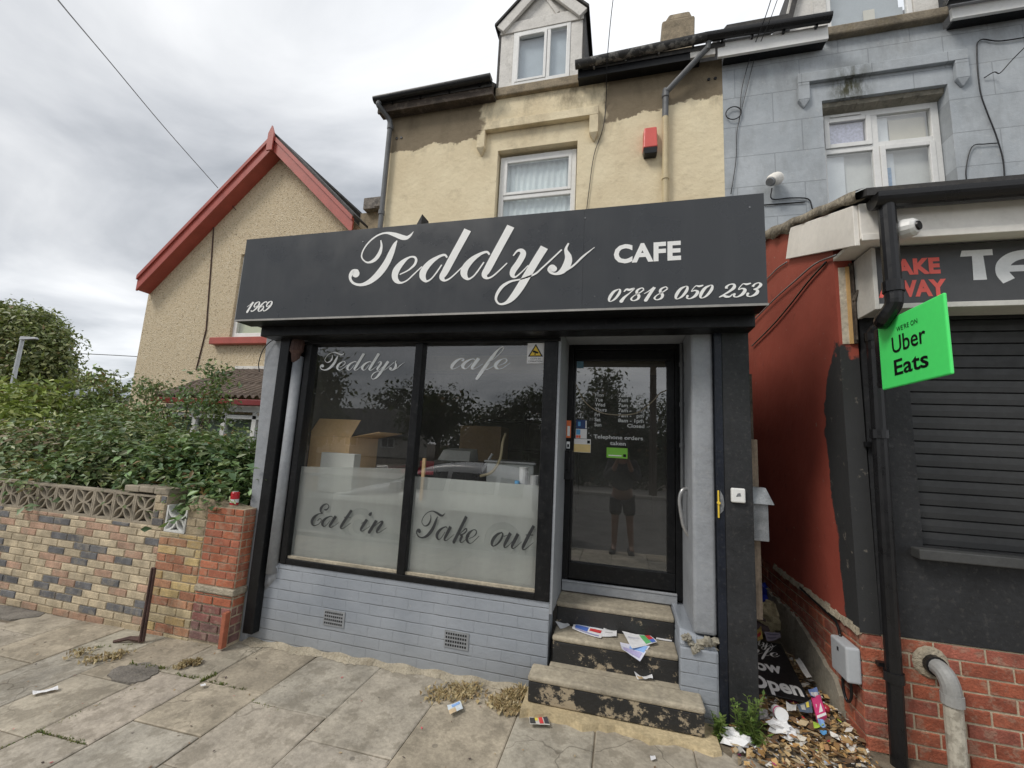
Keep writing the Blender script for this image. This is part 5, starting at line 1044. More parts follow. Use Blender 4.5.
mb = MB(); mb.hexa([(.235, 2.285, 5.47), (.39, 2.285, 5.47), (.39, 2.399, 5.47), (.235, 2.399, 5.47), (.225, 2.272, 5.549), (.40, 2.272, 5.549), (.41, 2.399, 5.549), (.215, 2.399, 5.549)]); mb.build('base', 'blackplastic', al, bevel=.006)

# ================================================================== THE HOUSE ON THE LEFT
hs = thing('pebbledash_house', (-7.7, 4, 0), 'pebbledashed house with red bargeboards on its gable and a tiled front porch', 'house')
AX, AZ = -7.40, 7.88; XL, XR, ZE = -10.66, -3.9, 4.92; zs = .945
def gz2(x): return AZ-abs(x-AX)*zs
mb = MB(); wx0, wx1, wz0, wz1 = -8.13, -6.75, 3.56, 5.45
zt = gz2
mb.prism([(XL, 4.0, -.35), (wx0, 4.0, -.35), (wx0, 4.0, zt(wx0)), (XL, 4.0, zt(XL))], (0, .3, 0)); mb.box(wx0, wx1, 4.0, 4.3, -.35, wz0); mb.prism([(wx0, 4.0, wz1), (wx1, 4.0, wz1), (wx1, 4.0, zt(wx1)), (AX, 4.0, AZ), (wx0, 4.0, zt(wx0))], (0, .3, 0)); mb.prism([(wx1, 4.0, -.35), (XR, 4.0, -.35), (XR, 4.0, zt(XR)), (wx1, 4.0, zt(wx1))], (0, .3, 0))
mb.box(XL, XL+.3, 4.301, 11, -.35, zt(XL)); mb.build('wall', 'pebble', hs)
mb = MB(); o_ = .42
for s_, xe, dp in ((-1, XL-.02, 7.4), (1, -5.18, .5)):
    ze = zt(xe)
    mb.prism([(AX, 3.72, AZ+.13), (xe, 3.72, ze+.13), (xe, 3.72, ze+.19), (AX, 3.72, AZ+.19)], (0, dp, 0))
mb.build('roof', 'roofslate', hs)
for s_, xe in ((-1, XL+.04), (1, -5.17)):
    ze = zt(xe)
    mb = MB(); mb.prism([(AX, 3.70, AZ-.22), (xe, 3.70, ze-.22), (xe, 3.70, ze+.10), (AX, 3.70, AZ+.10)], (0, .04, 0)); mb.prism([(AX, 3.665, AZ+.03), (xe, 3.665, ze+.03), (xe, 3.665, ze+.13), (AX, 3.665, AZ+.13)], (0, .034, 0))
    mb.prism([(AX, 3.742, AZ-.20), (xe, 3.742, ze-.20), (xe, 3.742, ze-.16), (AX, 3.742, AZ-.16)], (0, .256, 0)); mb.build('bargeboard', 'redpaint', hs)
mb = MB(); mb.box(AX-.075, AX+.075, 3.63, 3.664, AZ-.28, AZ+.12); mb.prism([(AX-.075, 3.63, AZ+.121), (AX+.075, 3.63, AZ+.121), (AX, 3.63, AZ+.30)], (0, .034, 0)); mb.build('finial', 'redpaint', hs)
mb = MB(); frame(mb, wx0, wx1, wz0+.03, wz1, 4.06, 4.12, .09, mull=(-7.3,)); hw = mb.build('window', 'white', hs, bevel=.006)
mb = MB(); pane_(mb, wx0+.09, wx1-.09, 4.085, wz0+.12, wz1-.09); mb.build('pane', 'housglass', hw)
mb = MB(); mb.box(wx0+.05, wx1-.05, 4.16, 4.17, wz0+.05, wz1-.02); mb.build('blind', M('cream_green_blind', (.52, .53, .34), .9, .05), hw)
mb = MB(); mb.box(wx0-.36, wx1+.2, 3.86, 3.999, 3.40, 3.545); mb.build('window_sill', 'redpaint', hs, bevel=.01)
mb = MB(); mb.tube(catmull([W(218, 190, 3.69), W(228, 201, 3.9), W(236, 210, 3.985)], 4), .01, 5); mb.tube([W(214, 220, 3.985), W(212, 250, 3.985), W(206, 330, 3.985), W(196, 370, 3.985)], .014, 5); mb.build('wall_cable', 'rust', hs)
# porch
pc = []
mb = MB(); A = W(161, 401, 2.6); B = (-5.3, 2.6, A[2]); ex, ez = A[0], A[2]-.02; tz = 2.86; tx = -8.86
nr = 17
for i in range(nr):            # ribbed pantiles, one strip per roll
    xa = ex+.0+(-5.3-ex)*i/nr; xb = ex+(-5.3-ex)*(i+1)/nr
    ta = tx+(-5.3-tx)*i/nr; tb = tx+(-5.3-tx)*(i+1)/nr
    for c_ in range(3):
        f0, f1 = c_/3, (c_+1)/3; pr = []
        prof = [(0, 0), (.22, .035), (.45, .055), (.62, .045), (.78, .01), (1., 0)]
        vs = []
        for f_ in (f0, f1):
            y = 2.52+(3.99-2.52)*f_; z = ez+.10+(tz-ez-.10)*f_+(.035 if f_ == f0 else 0)
            for u, h in prof: vs.append(((xa+(xb-xa)*u)*(1-f_)+(ta+(tb-ta)*u)*f_ if False else xa+(xb-xa)*u, y, z+h))
        k = len(prof); mb.add(vs, [(q, q+1, k+q+1, k+q) for q in range(k-1)]); mb.add([vs[q] for q in range(k)]+[(vs[q][0], vs[q][1], vs[q][2]-.035) for q in range(k)], [(q+1, q, k+q, k+q+1) for q in range(k-1)])
prf = mb.build('porch_roof', 'rooftile', hs)
mb = MB(); mb.add([(ex-.02, 2.50, ez+.10), (ex+.12, 2.52, ez+.16), (ex+.12, 3.99, tz+.02), (ex-1.1, 3.99, ez+.1)], [(0, 1, 2, 3)]); mb.prism([(ex, 2.54, ez+.05), (ex, 3.99, ez+.05), (ex, 3.99, tz-.03)], (.02, 0, 0)); mb.build('porch_side', 'rooftile', prf)
mb = MB(); mb.box(ex, -5.3, 3.93, 3.998, tz+.02, tz+.08); mb.build('flashing', 'whitewood', prf)
mb = MB(); mb.box(ex-.03, -5.3, 2.44, 2.54, ez-.02, ez+.075); mb.build('porch_gutter', 'darkred', hs, bevel=.01)
mb = MB(); mb.box(ex+.12, -5.3, 2.60, 2.66, ez-.12, ez-.021); mb.box(ex+.12, -5.3, 2.60, 2.66, ez-.235, ez-.17)
for x in np.arange(ex+.13, -5.3, .62): mb.box(x, x+.085, 2.60, 2.66, .7, ez-.121)
mb.box(ex+.12, -5.3, 2.60, 2.66, .9, 1.0); pf = mb.build('porch_frame', 'white', hs, bevel=.006)
mb = MB(); pane_(mb, ex+.14, -5.3, 2.64, 1.0, ez-.20); mb.build('porch_pane', 'housglass', pf)
mb = MB(); mb.box(ex+.14, -5.3, 2.75, 2.76, .2, ez-.15); mb.build('porch_blind', M('porch_inside', (.20, .24, .21), .9, .2, 2), pf)
mb = MB(); mb.box(ex+.12, -5.3, 2.62, 2.70, -.3, .695); mb.build('porch_base', 'pebble', hs)
# outbuilding between the houses
ob = thing('rear_wall', (-5, 5, 0), 'low rough stone wall top with a flat coping between the two houses', 'wall')
mb = MB(); mb.box(-5.9, -3.9, 4.9, 5.3, 2.6, 6.72); mb.build('wall', 'stone', ob)
mb = MB(); mb.box(-5.75, -4.35, 4.75, 5.4, 6.72, 7.0); mb.box(-4.3, -3.98, 4.8, 5.3, 6.9, 7.25); mb.box(-5.45, -5.0, 4.72, 4.75, 6.74, 6.93); mb.build('coping', M('broken_coping', (.20, .18, .16), .95, .5, 5, .6, 20, spot=(.05, .05, .05), spotf=.3, spotscale=6), ob, bevel=.02)
# ================================================================== THE GARDEN WALL
gw = thing('garden_wall', (-6, -.1, 0), 'low garden wall of cream, pink and dark grey blocks with a row of openwork blocks on top', 'wall')
YW = -.125
def pal1(row, k, a, z):
    u = random.random(); dk = .20
    c = (.135, .135, .14) if u < dk else ((.40, .26, .185) if u < .42 else (.485, .405, .28))
    if z < .14: c = tuple(np.array(c)*np.array([.85, .82, .78]))
    return tuple(np.array(c)*random.uniform(.86, 1.1))
def pal2(row, k, a, z):
    c = random.choice([(.48, .36, .17), (.45, .32, .15), (.34, .155, .09), (.36, .19, .11), (.44, .36, .22)])
    return tuple(np.array(c)*random.uniform(.85, 1.1))
mb = MB(); bricks(mb, (-12.0, YW, -.20), (1, 0, 0), 8.26, .974, .205, .0625, pal1, (0, -1, 0), mort=.008, proud=.007); mb.build('coursed_blocks', 'brick', gw)
mb = MB(); bricks(mb, (-3.735, YW-.012, -.09), (1, 0, 0), .462, .83, .20, .066, pal2, (0, -1, 0), mort=.009, proud=.007, jit=.003); bricks(mb, (-3.865, YW, .775), (1, 0, 0), .128, .25, .128, .0625, pal1, (0, -1, 0), mort=.008, proud=.007)
bricks(mb, (-3.47, YW-.012, .742), (1, 0, 0), .197, .24, .197, .066, lambda *a: tuple(np.array((.36, .29, .19))*random.uniform(.8, 1.1)), (0, -1, 0), mort=.009, proud=.006, jit=.004); mb.build('end_bricks', 'brick', gw)
mb = MB(); mb.box(-12.0, -3.74, YW+.001, 0.06, -.3, .772); mb.box(-3.739, -3.272, YW-.011, .06, -.3, .738); mb.box(-3.47, -3.272, YW-.011, .06, .739, .985); mb.box(-3.866, -3.738, YW+.001, .06, .773, 1.03); mb.build('core', 'mortar2', gw)
mb = MB()
for i in range(3): mb.box(-4.24+i*.172, -4.24+i*.172+.166, YW-.005, .05, 1.032+.004*(i == 1), 1.085)
mb.build('capping', 'screen', gw, bevel=.008)
def screen_geo(mb, s, dep, half=False):
    t = .017; h = s/2
    def arc(p, q, bend, w_=.015):
        p, q = np.array(p, float), np.array(q, float); d = q-p; nn = np.array([-d[1], d[0]]); n_ = 7; P = [p+d*i/n_+nn*bend*4*(i/n_)*(1-i/n_) for i in range(n_+1)]
        for i in range(n_):
            u = P[min(i+1, n_)]-P[i]; m_ = np.array([-u[1], u[0]]); m_ = m_/np.linalg.norm(m_)*w_/2; o_ = random.uniform(0, .0012)
            a, b, c_, d_ = P[i]-m_, P[i+1]-m_, P[i+1]+m_, P[i]+m_
            mb.prism([(a[0], .004+o_, a[1]), (b[0], .004+o_, b[1]), (c_[0], .004+o_, c_[1]), (d_[0], .004+o_, d_[1])], (0, dep-.01, 0))
    mb.box(-h, -h+t, 0, dep, -h, h if not half else h*.9); mb.box(h-t, h, 0, dep, -h, h if not half else h*.75); mb.box(-h+t, h-t, 0, dep, -h, -h+t)
    if not half: mb.box(-h+t, h-t, 0, dep, h-t, h)
    q = h-t*.7
    cs = [(-q, -q), (q, -q)] if half else [(-q, -q), (q, -q), (-q, q), (q, q)]
    for c_ in cs:
        arc((0, 0), c_, .21); arc((0, 0), c_, -.21)
    if half: arc((0, 0), (-q, q*.75), .18); arc((0, 0), (q, q*.55), -.18)
sb = None
for i in range(14):
    x = -3.992-i*.2465
    if sb is None:
        mb = MB(); screen_geo(mb, .243, .085); sb = mb.build('screen_block', 'screen', gw); b_ = sb
    else:
        b_ = sb.copy(); COL.objects.link(b_); b_.parent = gw
    b_.location = (x, YW+.01, .895)
# (screen_block was built about the wall's origin: its mesh is shifted back here)
sb.data.transform(Matrix.Translation((0, 0, 0)))
mb = MB(); screen_geo(mb, .225, .08, True); wbk = mb.build('screen_block', 'whitescreen', gw); wbk['label'] = 'white painted broken openwork block'; wbk.location = (-3.605, YW-.004, .853)
pr = thing('brick_pier', (-3.08, -.1, 0), 'orange-red brick pier with a pale ledge between the garden wall and the grey pilaster', 'pier')
def pal4(row, k, a, z):
    c = (.36, .115, .06) if z > .21 else ((.24, .10, .085) if z > .1 else (.17, .095, .085))
    return tuple(np.array(c)*random.uniform(.86, 1.12))
def pal3(row, k, a, z):
    c = random.choice([(.37, .125, .065), (.40, .145, .08), (.35, .12, .07)])
    return tuple(np.array(c)*random.uniform(.86, 1.1))
mb = MB(); bricks(mb, (-3.268, YW-.02, -.02), (1, 0, 0), .368, .352, .184, .0665, pal4, (0, -1, 0), mort=.012, proud=.007); bricks(mb, (-3.265, YW-.015, .385), (1, 0, 0), .365, .60, .182, .0605, pal3, (0, -1, 0), mort=.008, proud=.007)
bricks(mb, (-2.901, YW-.012, .385), (0, 1, 0), .11, .60, .11, .0605, pal3, (1, 0, 0), mort=.008, proud=.006); bricks(mb, (-2.90, YW-.016, -.02), (0, 1, 0), .11, .352, .11, .0665, pal4, (1, 0, 0), mort=.012, proud=.006); mb.build('brickwork', 'brick', pr)
mb = MB(); mb.box(-3.266, -2.902, YW-.014, -.024, -.2, .986); mb.build('core', 'mortar2', pr)
mb = MB(); mb.box(-3.275, -2.885, YW-.035, -.022, .334, .383); mb.build('ledge', 'palecement', pr, bevel=.01)
mb = MB(); mb.hexa([(-3.46, -.14, .984), (-2.92, -.14, .984), (-2.92, -.025, .984), (-3.46, -.025, .984), (-3.44, -.12, 1.05), (-2.95, -.12, .992), (-2.95, -.03, .995), (-3.44, -.03, 1.06)]); mb.build('mortar_cap', 'stone', pr, bevel=.012)
mb = MB(); mb.box(-2.915, -2.878, -.205, -.160, -.02, .235); tag(mb.build('loose_brick', M('loose_brick', (.34, .11, .06), .9, .2, 20), None, bevel=.005), 'narrow red brick stood on end at the foot of the brick pier', 'brick')
cn = thing('drink_can', (-3.075, -.085, .99), 'red and white drink can standing on the brick pier', 'can')
mb = MB(); mb.lathe([(.026, 0), (.032, .008), (.032, .106), (.026, .116)], (-3.075, -.085, .993), 0, 16); mb.build('body', M('can_red', (.50, .02, .03), .35, .08, 20), cn, smooth=False)
mb = MB(); mb.lathe([(.0324, .03), (.0324, .058)], (-3.075, -.085, .993), 0, 16); mb.build('white_band', 'paper', cn)
mb = MB(); mb.lathe([(.0255, .1161), (.022, .119)], (-3.075, -.085, .993), 0, 16); mb.build('lid', 'steel', cn)
ps = thing('metal_post', (-3.58, -.28, 0), 'leaning rusty metal stake with a bent foot in front of the garden wall', 'metal stake')
mb = MB(); mb.hexa([(-3.585, -.285, -.04), (-3.545, -.285, -.04), (-3.545, -.265, -.04), (-3.585, -.265, -.04), (-3.63, -.25, .49), (-3.59, -.25, .49), (-3.59, -.232, .49), (-3.63, -.232, .49)]); mb.hexa([(-3.57, -.30, -.04), (-3.558, -.30, -.04), (-3.558, -.286, -.04), (-3.57, -.286, -.04), (-3.615, -.262, .49), (-3.603, -.262, .49), (-3.603, -.251, .49), (-3.615, -.251, .49)]); mb.build('bar', 'rust', ps, bevel=.003)
mb = MB(); mb.tube([(-3.56, -.275, -.025), (-3.66, -.30, -.022), (-3.76, -.34, -.045)], [.02, .016, .01], 6); mb.build('foot', 'rust', ps)

# ------------------------------------------------------------------ plants
def mpp(px, py, Y): return (Y+3)/ray(px, py)[1]
def blobs(L_):
    C, Q = [], []
    for px, py, Y, a, b in L_:
        t = mpp(px, py, Y); C.append(W(px, py, Y)); Q.append((a*t, max(.12, a*t*.45), b*t))
    return C, Q
def shrub(name, label, L_, n, size, cols, group=None, seed=1, flat=.5, base=None, cat='shrub', leafname='foliage', squash=1.):
    C, Q = blobs(L_); cx_ = np.mean([c[0] for c in C]); cy_ = np.mean([c[1] for c in C]); b = base if base is not None else (cx_, cy_, 0)
    t = thing(name, b, label, cat, group); leaf_mesh(leafname, t, C, Q, n, size, cols, flat, seed, squash); stems(t, b, C, .02); return t
GB = [(.11, .18, .07), (.17, .245, .095), (.15, .21, .11), (.20, .265, .10), (.27, .29, .14)]
GD = [(.08, .15, .062), (.125, .21, .08), (.15, .245, .085), (.19, .245, .105)]
GY = [(.26, .33, .07), (.21, .28, .06), (.32, .36, .10), (.17, .23, .06)]
GM = [(.15, .22, .07), (.20, .27, .09), (.12, .18, .06), (.25, .28, .12)]
S_ = 'garden shrubs behind the low wall'
shrub('bramble_bush', 'grey-green bramble spilling over the far left of the garden wall', [(5, 474, .2, 42, 20), (55, 480, .12, 40, 14), (35, 445, .6, 48, 20), (-40, 455, .4, 45, 30), (-100, 450, .5, 50, 35)], 9500, .078, GB+[(.16, .12, .06)], S_, 3, 1.5)
shrub('bramble_bush', 'grey-green bramble over the middle of the openwork blocks', [(105, 462, .35, 34, 22), (140, 455, .45, 32, 24), (115, 440, .8, 38, 20), (88, 470, .25, 26, 16), (150, 475, .2, 22, 14)], 9000, .072, GB, S_, 4, 1.5)
shrub('bramble_bush', 'dark green leafy bramble next to the grey shopfront pilaster', [(185, 468, .30, 30, 26), (222, 472, .32, 26, 30), (205, 460, .6, 30, 13), (168, 482, .22, 22, 18), (240, 462, .4, 14, 16), (215, 495, .12, 25, 14), (240, 490, .1, 12, 14)], 9500, .078, GD, S_, 5, 1.4)
shrub('tall_shrub', 'tall yellow-green shrub at the far left behind the brambles', [(10, 408, 1.5, 30, 24), (48, 404, 1.6, 28, 20), (20, 432, 1.2, 48, 20), (-30, 415, 1.5, 38, 32), (-75, 415, 1.6, 38, 38)], 7500, .115, GY, S_, 6, .5, squash=.75)
shrub('loose_shrub', 'loose mid-green shrub with a thin top spray left of the porch', [(100, 418, 1.9, 24, 20), (122, 428, 1.6, 24, 18), (82, 432, 1.5, 26, 18), (103, 398, 2.0, 9, 14), (112, 385, 2.0, 4, 9), (95, 378, 2.0, 3, 7)], 5200, .075, GM, S_, 7, .5)
shrub('climbing_shrub', 'straggly climbing shrub with upright sprays in front of the porch', [(150, 418, 1.7, 22, 15), (172, 428, 1.5, 12, 10), (205, 440, 1.2, 16, 7), (190, 398, 1.7, 4, 16), (213, 405, 1.5, 5, 16), (215, 372, 1.6, 5, 6), (242, 442, 1.0, 8, 7), (145, 392, 1.9, 6, 12), (200, 456, .8, 30, 8), (160, 440, 1.2, 22, 11), (218, 385, 1.6, 2.5, 20), (155, 385, 1.9, 4, 6)], 5000, .062, GM+GD, S_, 8, .5)
tt = thing('tree', (-30, 12, -.3), 'large rounded olive green tree at the far left edge of the view', 'tree')
C, Q = [], []
for px, py, a, b in ((18, 345, 34, 28), (-25, 345, 40, 34), (46, 352, 19, 22), (28, 324, 22, 13), (0, 318, 22, 12), (18, 375, 34, 14), (50, 371, 15, 14), (-40, 380, 40, 20), (38, 334, 16, 13)):
    t = mpp(px, py, 12); C.append(W(px, py, 12)); Q.append((a*t, a*t*.6, b*t))
leaf_mesh('crown', tt, C, Q, 60000, .24, [(.15, .19, .06), (.20, .235, .08), (.26, .27, .11), (.11, .14, .045)], .5, 9)
mb = MB(); mb.tube([(-31, 12, -.3), (-31, 12, 2), (-30.6, 12, 4.5)], [.45, .38, .2], 10)
for d in ((-33, 12, 5), (-29, 12.5, 5.2), (-31.5, 11.5, 6.5)): mb.tube([(-31, 12, 2), d], [.22, .08], 8)
mb.build('trunk', 'bark', tt)
lp = thing('street_lamp', W(12, 395, 9.5), 'grey street lamp standing in front of the far left tree', 'street lamp')
p1, p0 = W(22.5, 339, 9.5), W(10, 398, 9.5); p0[0] = p1[0]-.1
mb = MB(); mb.tube([(p1[0], 9.5, -.3), (p1[0], 9.5, 2.5), tuple(p1)], [.10, .085, .07], 10); mb.build('column', M('lamp_grey', (.40, .42, .43), .5, .1), lp)
mb = MB(); mb.hexa([(p1[0]-.1, 9.42, p1[2]-.05), (p1[0]+.95, 9.40, p1[2]-.02), (p1[0]+.95, 9.6, p1[2]-.02), (p1[0]-.1, 9.58, p1[2]-.05), (p1[0]-.1, 9.45, p1[2]+.12), (p1[0]+.9, 9.45, p1[2]+.06), (p1[0]+.9, 9.55, p1[2]+.06), (p1[0]-.1, 9.55, p1[2]+.12)]); mb.build('lantern', M('lantern_grey', (.34, .35, .36), .5, .1), lp, bevel=.02)
hb = thing('distant_house', (-29, 15, 0), 'distant low white building with a pale roof beyond the shrubs', 'house')
a, b, c_ = W(68, 391, 15), W(150, 372, 15), W(140, 404, 15)
mb = MB(); mb.box(a[0], b[0]+1, 15, 20, -.3, c_[2]+.3); mb.build('wall', 'white', hb)
mb = MB(); mb.prism([(a[0]-.3, 14.8, c_[2]+.32), (b[0]+1.2, 14.8, c_[2]+.32), (b[0]+1.2, 17.5, W(140, 392, 15)[2]+1.1), (a[0]+1.0, 17.5, W(140, 392, 15)[2]+1.1)], (0, .1, .15)); mb.build('roof', M('pale_roof', (.46, .50, .54), .6, .12, 2), hb)
C, Q = [], []
for px, py, a, b in ((80, 396, 16, 8), (100, 392, 14, 8), (62, 398, 16, 10), (118, 394, 8, 5)): t = mpp(px, py, 22); C.append(W(px, py, 22)); Q.append((a*t, a*t*.6, b*t))
hd = thing('far_tree', (-40, 22, -.3), 'far off low trees on the skyline between the left tree and the gable', 'tree'); leaf_mesh('crown', hd, C, Q, 2600, .5, [(.10, .12, .04), (.08, .10, .03)], .5, 10); stems(hd, (-42, 22, -.3), C, .15, 'trunk')
cable('faint overhead wire low in the sky left of the gable', [W(60, 353, 14), W(100, 354.5, 14), W(145, 357, 14)], .022, 'greypipe', 3)

# dried weeds, fresh weeds
DRY = [(.46, .36, .19), (.38, .28, .14), (.52, .43, .25), (.30, .21, .11)]
def dryclump(label, spots, seed):
    random.seed(seed); mb = MB()
    for x, y, n_, h, sp in spots:
        blades(mb, x, y, gz_(x, y)+.0, n_, h, sp, DRY, .005)
        for _ in range(n_*3): a = random.uniform(0, 6.28); q = random.uniform(0, sp*1.5); px_, py_ = x+q*math.cos(a), min(-.01, y+q*math.sin(a)); s_ = random.uniform(.006, .016); mb.add([(px_-s_, py_, gz_(px_, py_)+.008+random.uniform(0, .03)), (px_, py_-s_*.6, gz_(px_, py_)+.006), (px_+s_, py_, gz_(px_, py_)+.014+random.uniform(0, .03)), (px_, py_+s_*.6, gz_(px_, py_)+.02)], [(0, 1, 2, 3)], tuple(np.array(random.choice(DRY))*random.uniform(.7, 1.2)))
    return tag(mb.build('dry_weeds', 'leaf', None), label, 'dried weeds', 'dried weeds along the shopfront')
P = [WZ(*q, .03) for q in ((440, 690), (455, 688), (470, 690), (500, 700), (512, 695), (522, 690), (508, 705))]
dryclump('straw coloured dried weeds against the grey brick below the right air vent', [(p[0], min(p[1], -.05), 30, .035, .08) for p in P[:3]], 41)
dryclump('larger clump of dried weeds beside the bottom step', [(p[0], min(p[1], -.05), 45, .06, .06) for p in P[3:]], 42)
P = [WZ(*q, -.01) for q in ((95, 655), (110, 652), (80, 648), (120, 650))]
dryclump('dry brown leaves and grass by the round tarmac patch', [(p[0], p[1], 14, .03, .06) for p in P], 43)
P = [WZ(*q, -.01) for q in ((188, 660), (196, 660), (182, 663))]
dryclump('small dry tuft in the paving joint below the brick pier', [(p[0], p[1], 18, .035, .03) for p in P], 44)
random.seed(17)
def weed(label, spots, h, cols, seed):
    t = thing('weed_plant', (spots[0][0], spots[0][1], .02), label, 'weed'); random.seed(seed); mb = MB(); lf = MB()
    for x, y, n_ in spots:
        for _ in range(n_):
            a = random.uniform(0, 6.28); hh = h*random.uniform(.5, 1.1); lean = random.uniform(.1, .5)*hh
            pts = catmull([(x, y, .01), (x+lean*.3*math.cos(a), y+lean*.3*math.sin(a), hh*.5), (x+lean*math.cos(a), y+lean*math.sin(a), hh)], 4)
            mb.tube(pts, .0022, 4, tuple(np.array(cols[0])*.9))
            for p in pts[2:]:
                for _k in range(3):
                    b = random.uniform(0, 6.28); l = random.uniform(.018, .045); w_ = l*.2; u = np.array([math.cos(b), math.sin(b), random.uniform(-.1, .7)]); u /= np.linalg.norm(u); v = np.cross(u, (0, 0, 1)); v /= np.linalg.norm(v)+1e-9
                    lf.add([p, p+u*l*.5+v*w_, p+u*l, p+u*l*.5-v*w_], [(0, 1, 2, 3)], tuple(np.array(random.choice(cols))*random.uniform(.7, 1.25)))
    mb.build('stem', 'leaf', t); lf.build('leaves', 'leaf', t)
WG = [(.13, .20, .045), (.10, .17, .04), (.17, .23, .06)]
weed('tall feathery green weed growing at the foot of the charcoal pillar', [(.70, -.14, 9), (.74, -.16, 8), (.66, -.13, 7)], .26, WG, 5)
weed('small broad green weed between the bottom step and the pillar', [(.545, -.15, 7), (.57, -.12, 5)], .15, WG, 6)

# ------------------------------------------------------------------ litter
def leaflet(label, quad, z, base, prints=(), name='leaflet', curl=.012, cat='leaflet', seed=0, sag=None, group=None):
    Q = [WZ(px, py, z+(sag[i] if sag else 0)) for i, (px, py) in enumerate(quad)]; r_ = random.Random(seed); ph = r_.uniform(0, 6)
    def P(u, v, h=0):
        p = (Q[0]*(1-u)+Q[1]*u)*(1-v)+(Q[3]*(1-u)+Q[2]*u)*v; return p+np.array([0, 0, .003+h+curl*(.5+.5*math.sin(4*u+3*v+ph))*(.3+abs(u-.5))])
    def patch(mb, u0, v0, u1, v1, h, c):
        n = 6; vs = [P(u0+(u1-u0)*i/n, v0+(v1-v0)*j/n, h) for j in range(n+1) for i in range(n+1)]
        mb.add(vs, [(j*(n+1)+i, j*(n+1)+i+1, (j+1)*(n+1)+i+1, (j+1)*(n+1)+i) for j in range(n) for i in range(n)], c)
    mb = MB(); patch(mb, 0, 0, 1, 1, 0, base); o = mb.build(name, 'attrpaper', None); tag(o, label, cat, group)
    if prints:
        mb = MB()
        for k, (u0, v0, u1, v1, c) in enumerate(prints): patch(mb, u0, v0, u1, v1, .0012+.0004*k, c)
        mb.build('print', 'attrpaper', o)
    return o
WHT = (.74, .74, .75); RD, BL, LB, GN, PU, YE, PK = (.55, .05, .05), (.08, .16, .50), (.25, .42, .75), (.12, .45, .16), (.42, .38, .60), (.75, .62, .1), (.75, .1, .3)
L2 = 'leaflets dropped on the cafe steps'
leaflet('small plain white paper at the left end of the middle step', [(555, 623), (565, 621.5), (570, 627), (560, 629.5)], .374, WHT, seed=1, group=L2)
leaflet('blue, red and white printed leaflet on the left of the middle step', [(574, 624.5), (606, 628), (601, 639.5), (572, 630)], .374, WHT, [(.05, .05, .95, .2, LB), (.08, .3, .5, .75, BL), (.55, .35, .92, .6, RD), (.1, .8, .9, .9, (.3, .3, .5))], seed=2, group=L2)
leaflet('white sheet with faint print beside the blue and red leaflet', [(604, 628), (617, 629), (616.5, 638), (602, 637)], .376, WHT, [(.15, .2, .8, .3, (.5, .5, .5)), (.15, .5, .7, .58, (.5, .5, .5))], seed=3, group=L2)
leaflet('white, green and red folded leaflet on the edge of the middle step', [(622, 634), (650, 636), (657, 645), (632, 649)], .378, WHT, [(.6, .05, .8, .9, GN), (.8, .05, .97, .6, RD), (.8, .6, .97, .95, BL), (.1, .3, .5, .4, (.55, .55, .6))], seed=4, curl=.02, group=L2)
leaflet('lilac and pale blue leaflet drooping over the front of the middle step', [(620, 643), (650, 648), (640, 662), (622, 651)], .375, (.62, .62, .72), [(.35, .05, .95, .5, LB), (.1, .55, .9, .9, PU)], seed=5, sag=[0, 0, -.05, 0], group=L2)
leaflet('narrow white slip at the right end of the middle step', [(657, 635), (671.5, 639), (672, 642), (656, 640)], .374, WHT, seed=6, curl=.004, group=L2)
leaflet('crumpled white and tan wrapper on the bottom step', [(634, 676), (650, 673), (653, 682), (638, 680)], .212, WHT, [(.05, .4, .4, .95, (.45, .33, .18)), (.6, .2, .9, .5, (.4, .4, .42))], seed=7, curl=.03, name='wrapper', cat='wrapper')
leaflet('scrap of coral red paper at the right end of the bottom step', [(676, 679), (681, 677), (682.5, 682), (677, 683)], .212, (.65, .16, .13), seed=8, curl=.02, name='paper_scrap', cat='paper')
leaflet('yellow, black and red wrapper on the pavement by the step base', [(529, 718), (547, 717), (550, 726), (530, 725)], .03, (.55, .53, .48), [(.02, .1, .3, .9, (.05, .05, .05)), (.3, .1, .45, .5, YE), (.5, .1, .7, .9, RD), (.75, .1, .98, .9, (.05, .05, .06))], seed=9, curl=.006, name='wrapper', cat='wrapper')
leaflet('pale blue and tan printed card on the pavement below the dried weeds', [(447, 706), (460, 702), (463, 709), (450, 716)], .02, (.62, .68, .72), [(.0, .5, .5, 1, (.62, .48, .30)), (.3, .1, .9, .4, LB)], seed=10, curl=.008, name='card', cat='card')
leaflet('white paper strip lying on the left pavement', [(32, 693), (57, 688), (58, 691), (33, 696)], -.05, WHT, seed=11, curl=.02, name='paper_strip', cat='paper')
leaflet('tiny white scrap on the pavement in front of the brick pier', [(200, 685), (205, 684), (206, 686), (201, 687)], -.02, WHT, seed=12, curl=.004, name='paper_scrap', cat='paper')
leaflet('tiny white scrap on the pavement below the steps', [(650, 757), (655, 756), (656, 760), (651, 761)], .03, WHT, seed=13, curl=.004, name='paper_scrap', cat='paper')
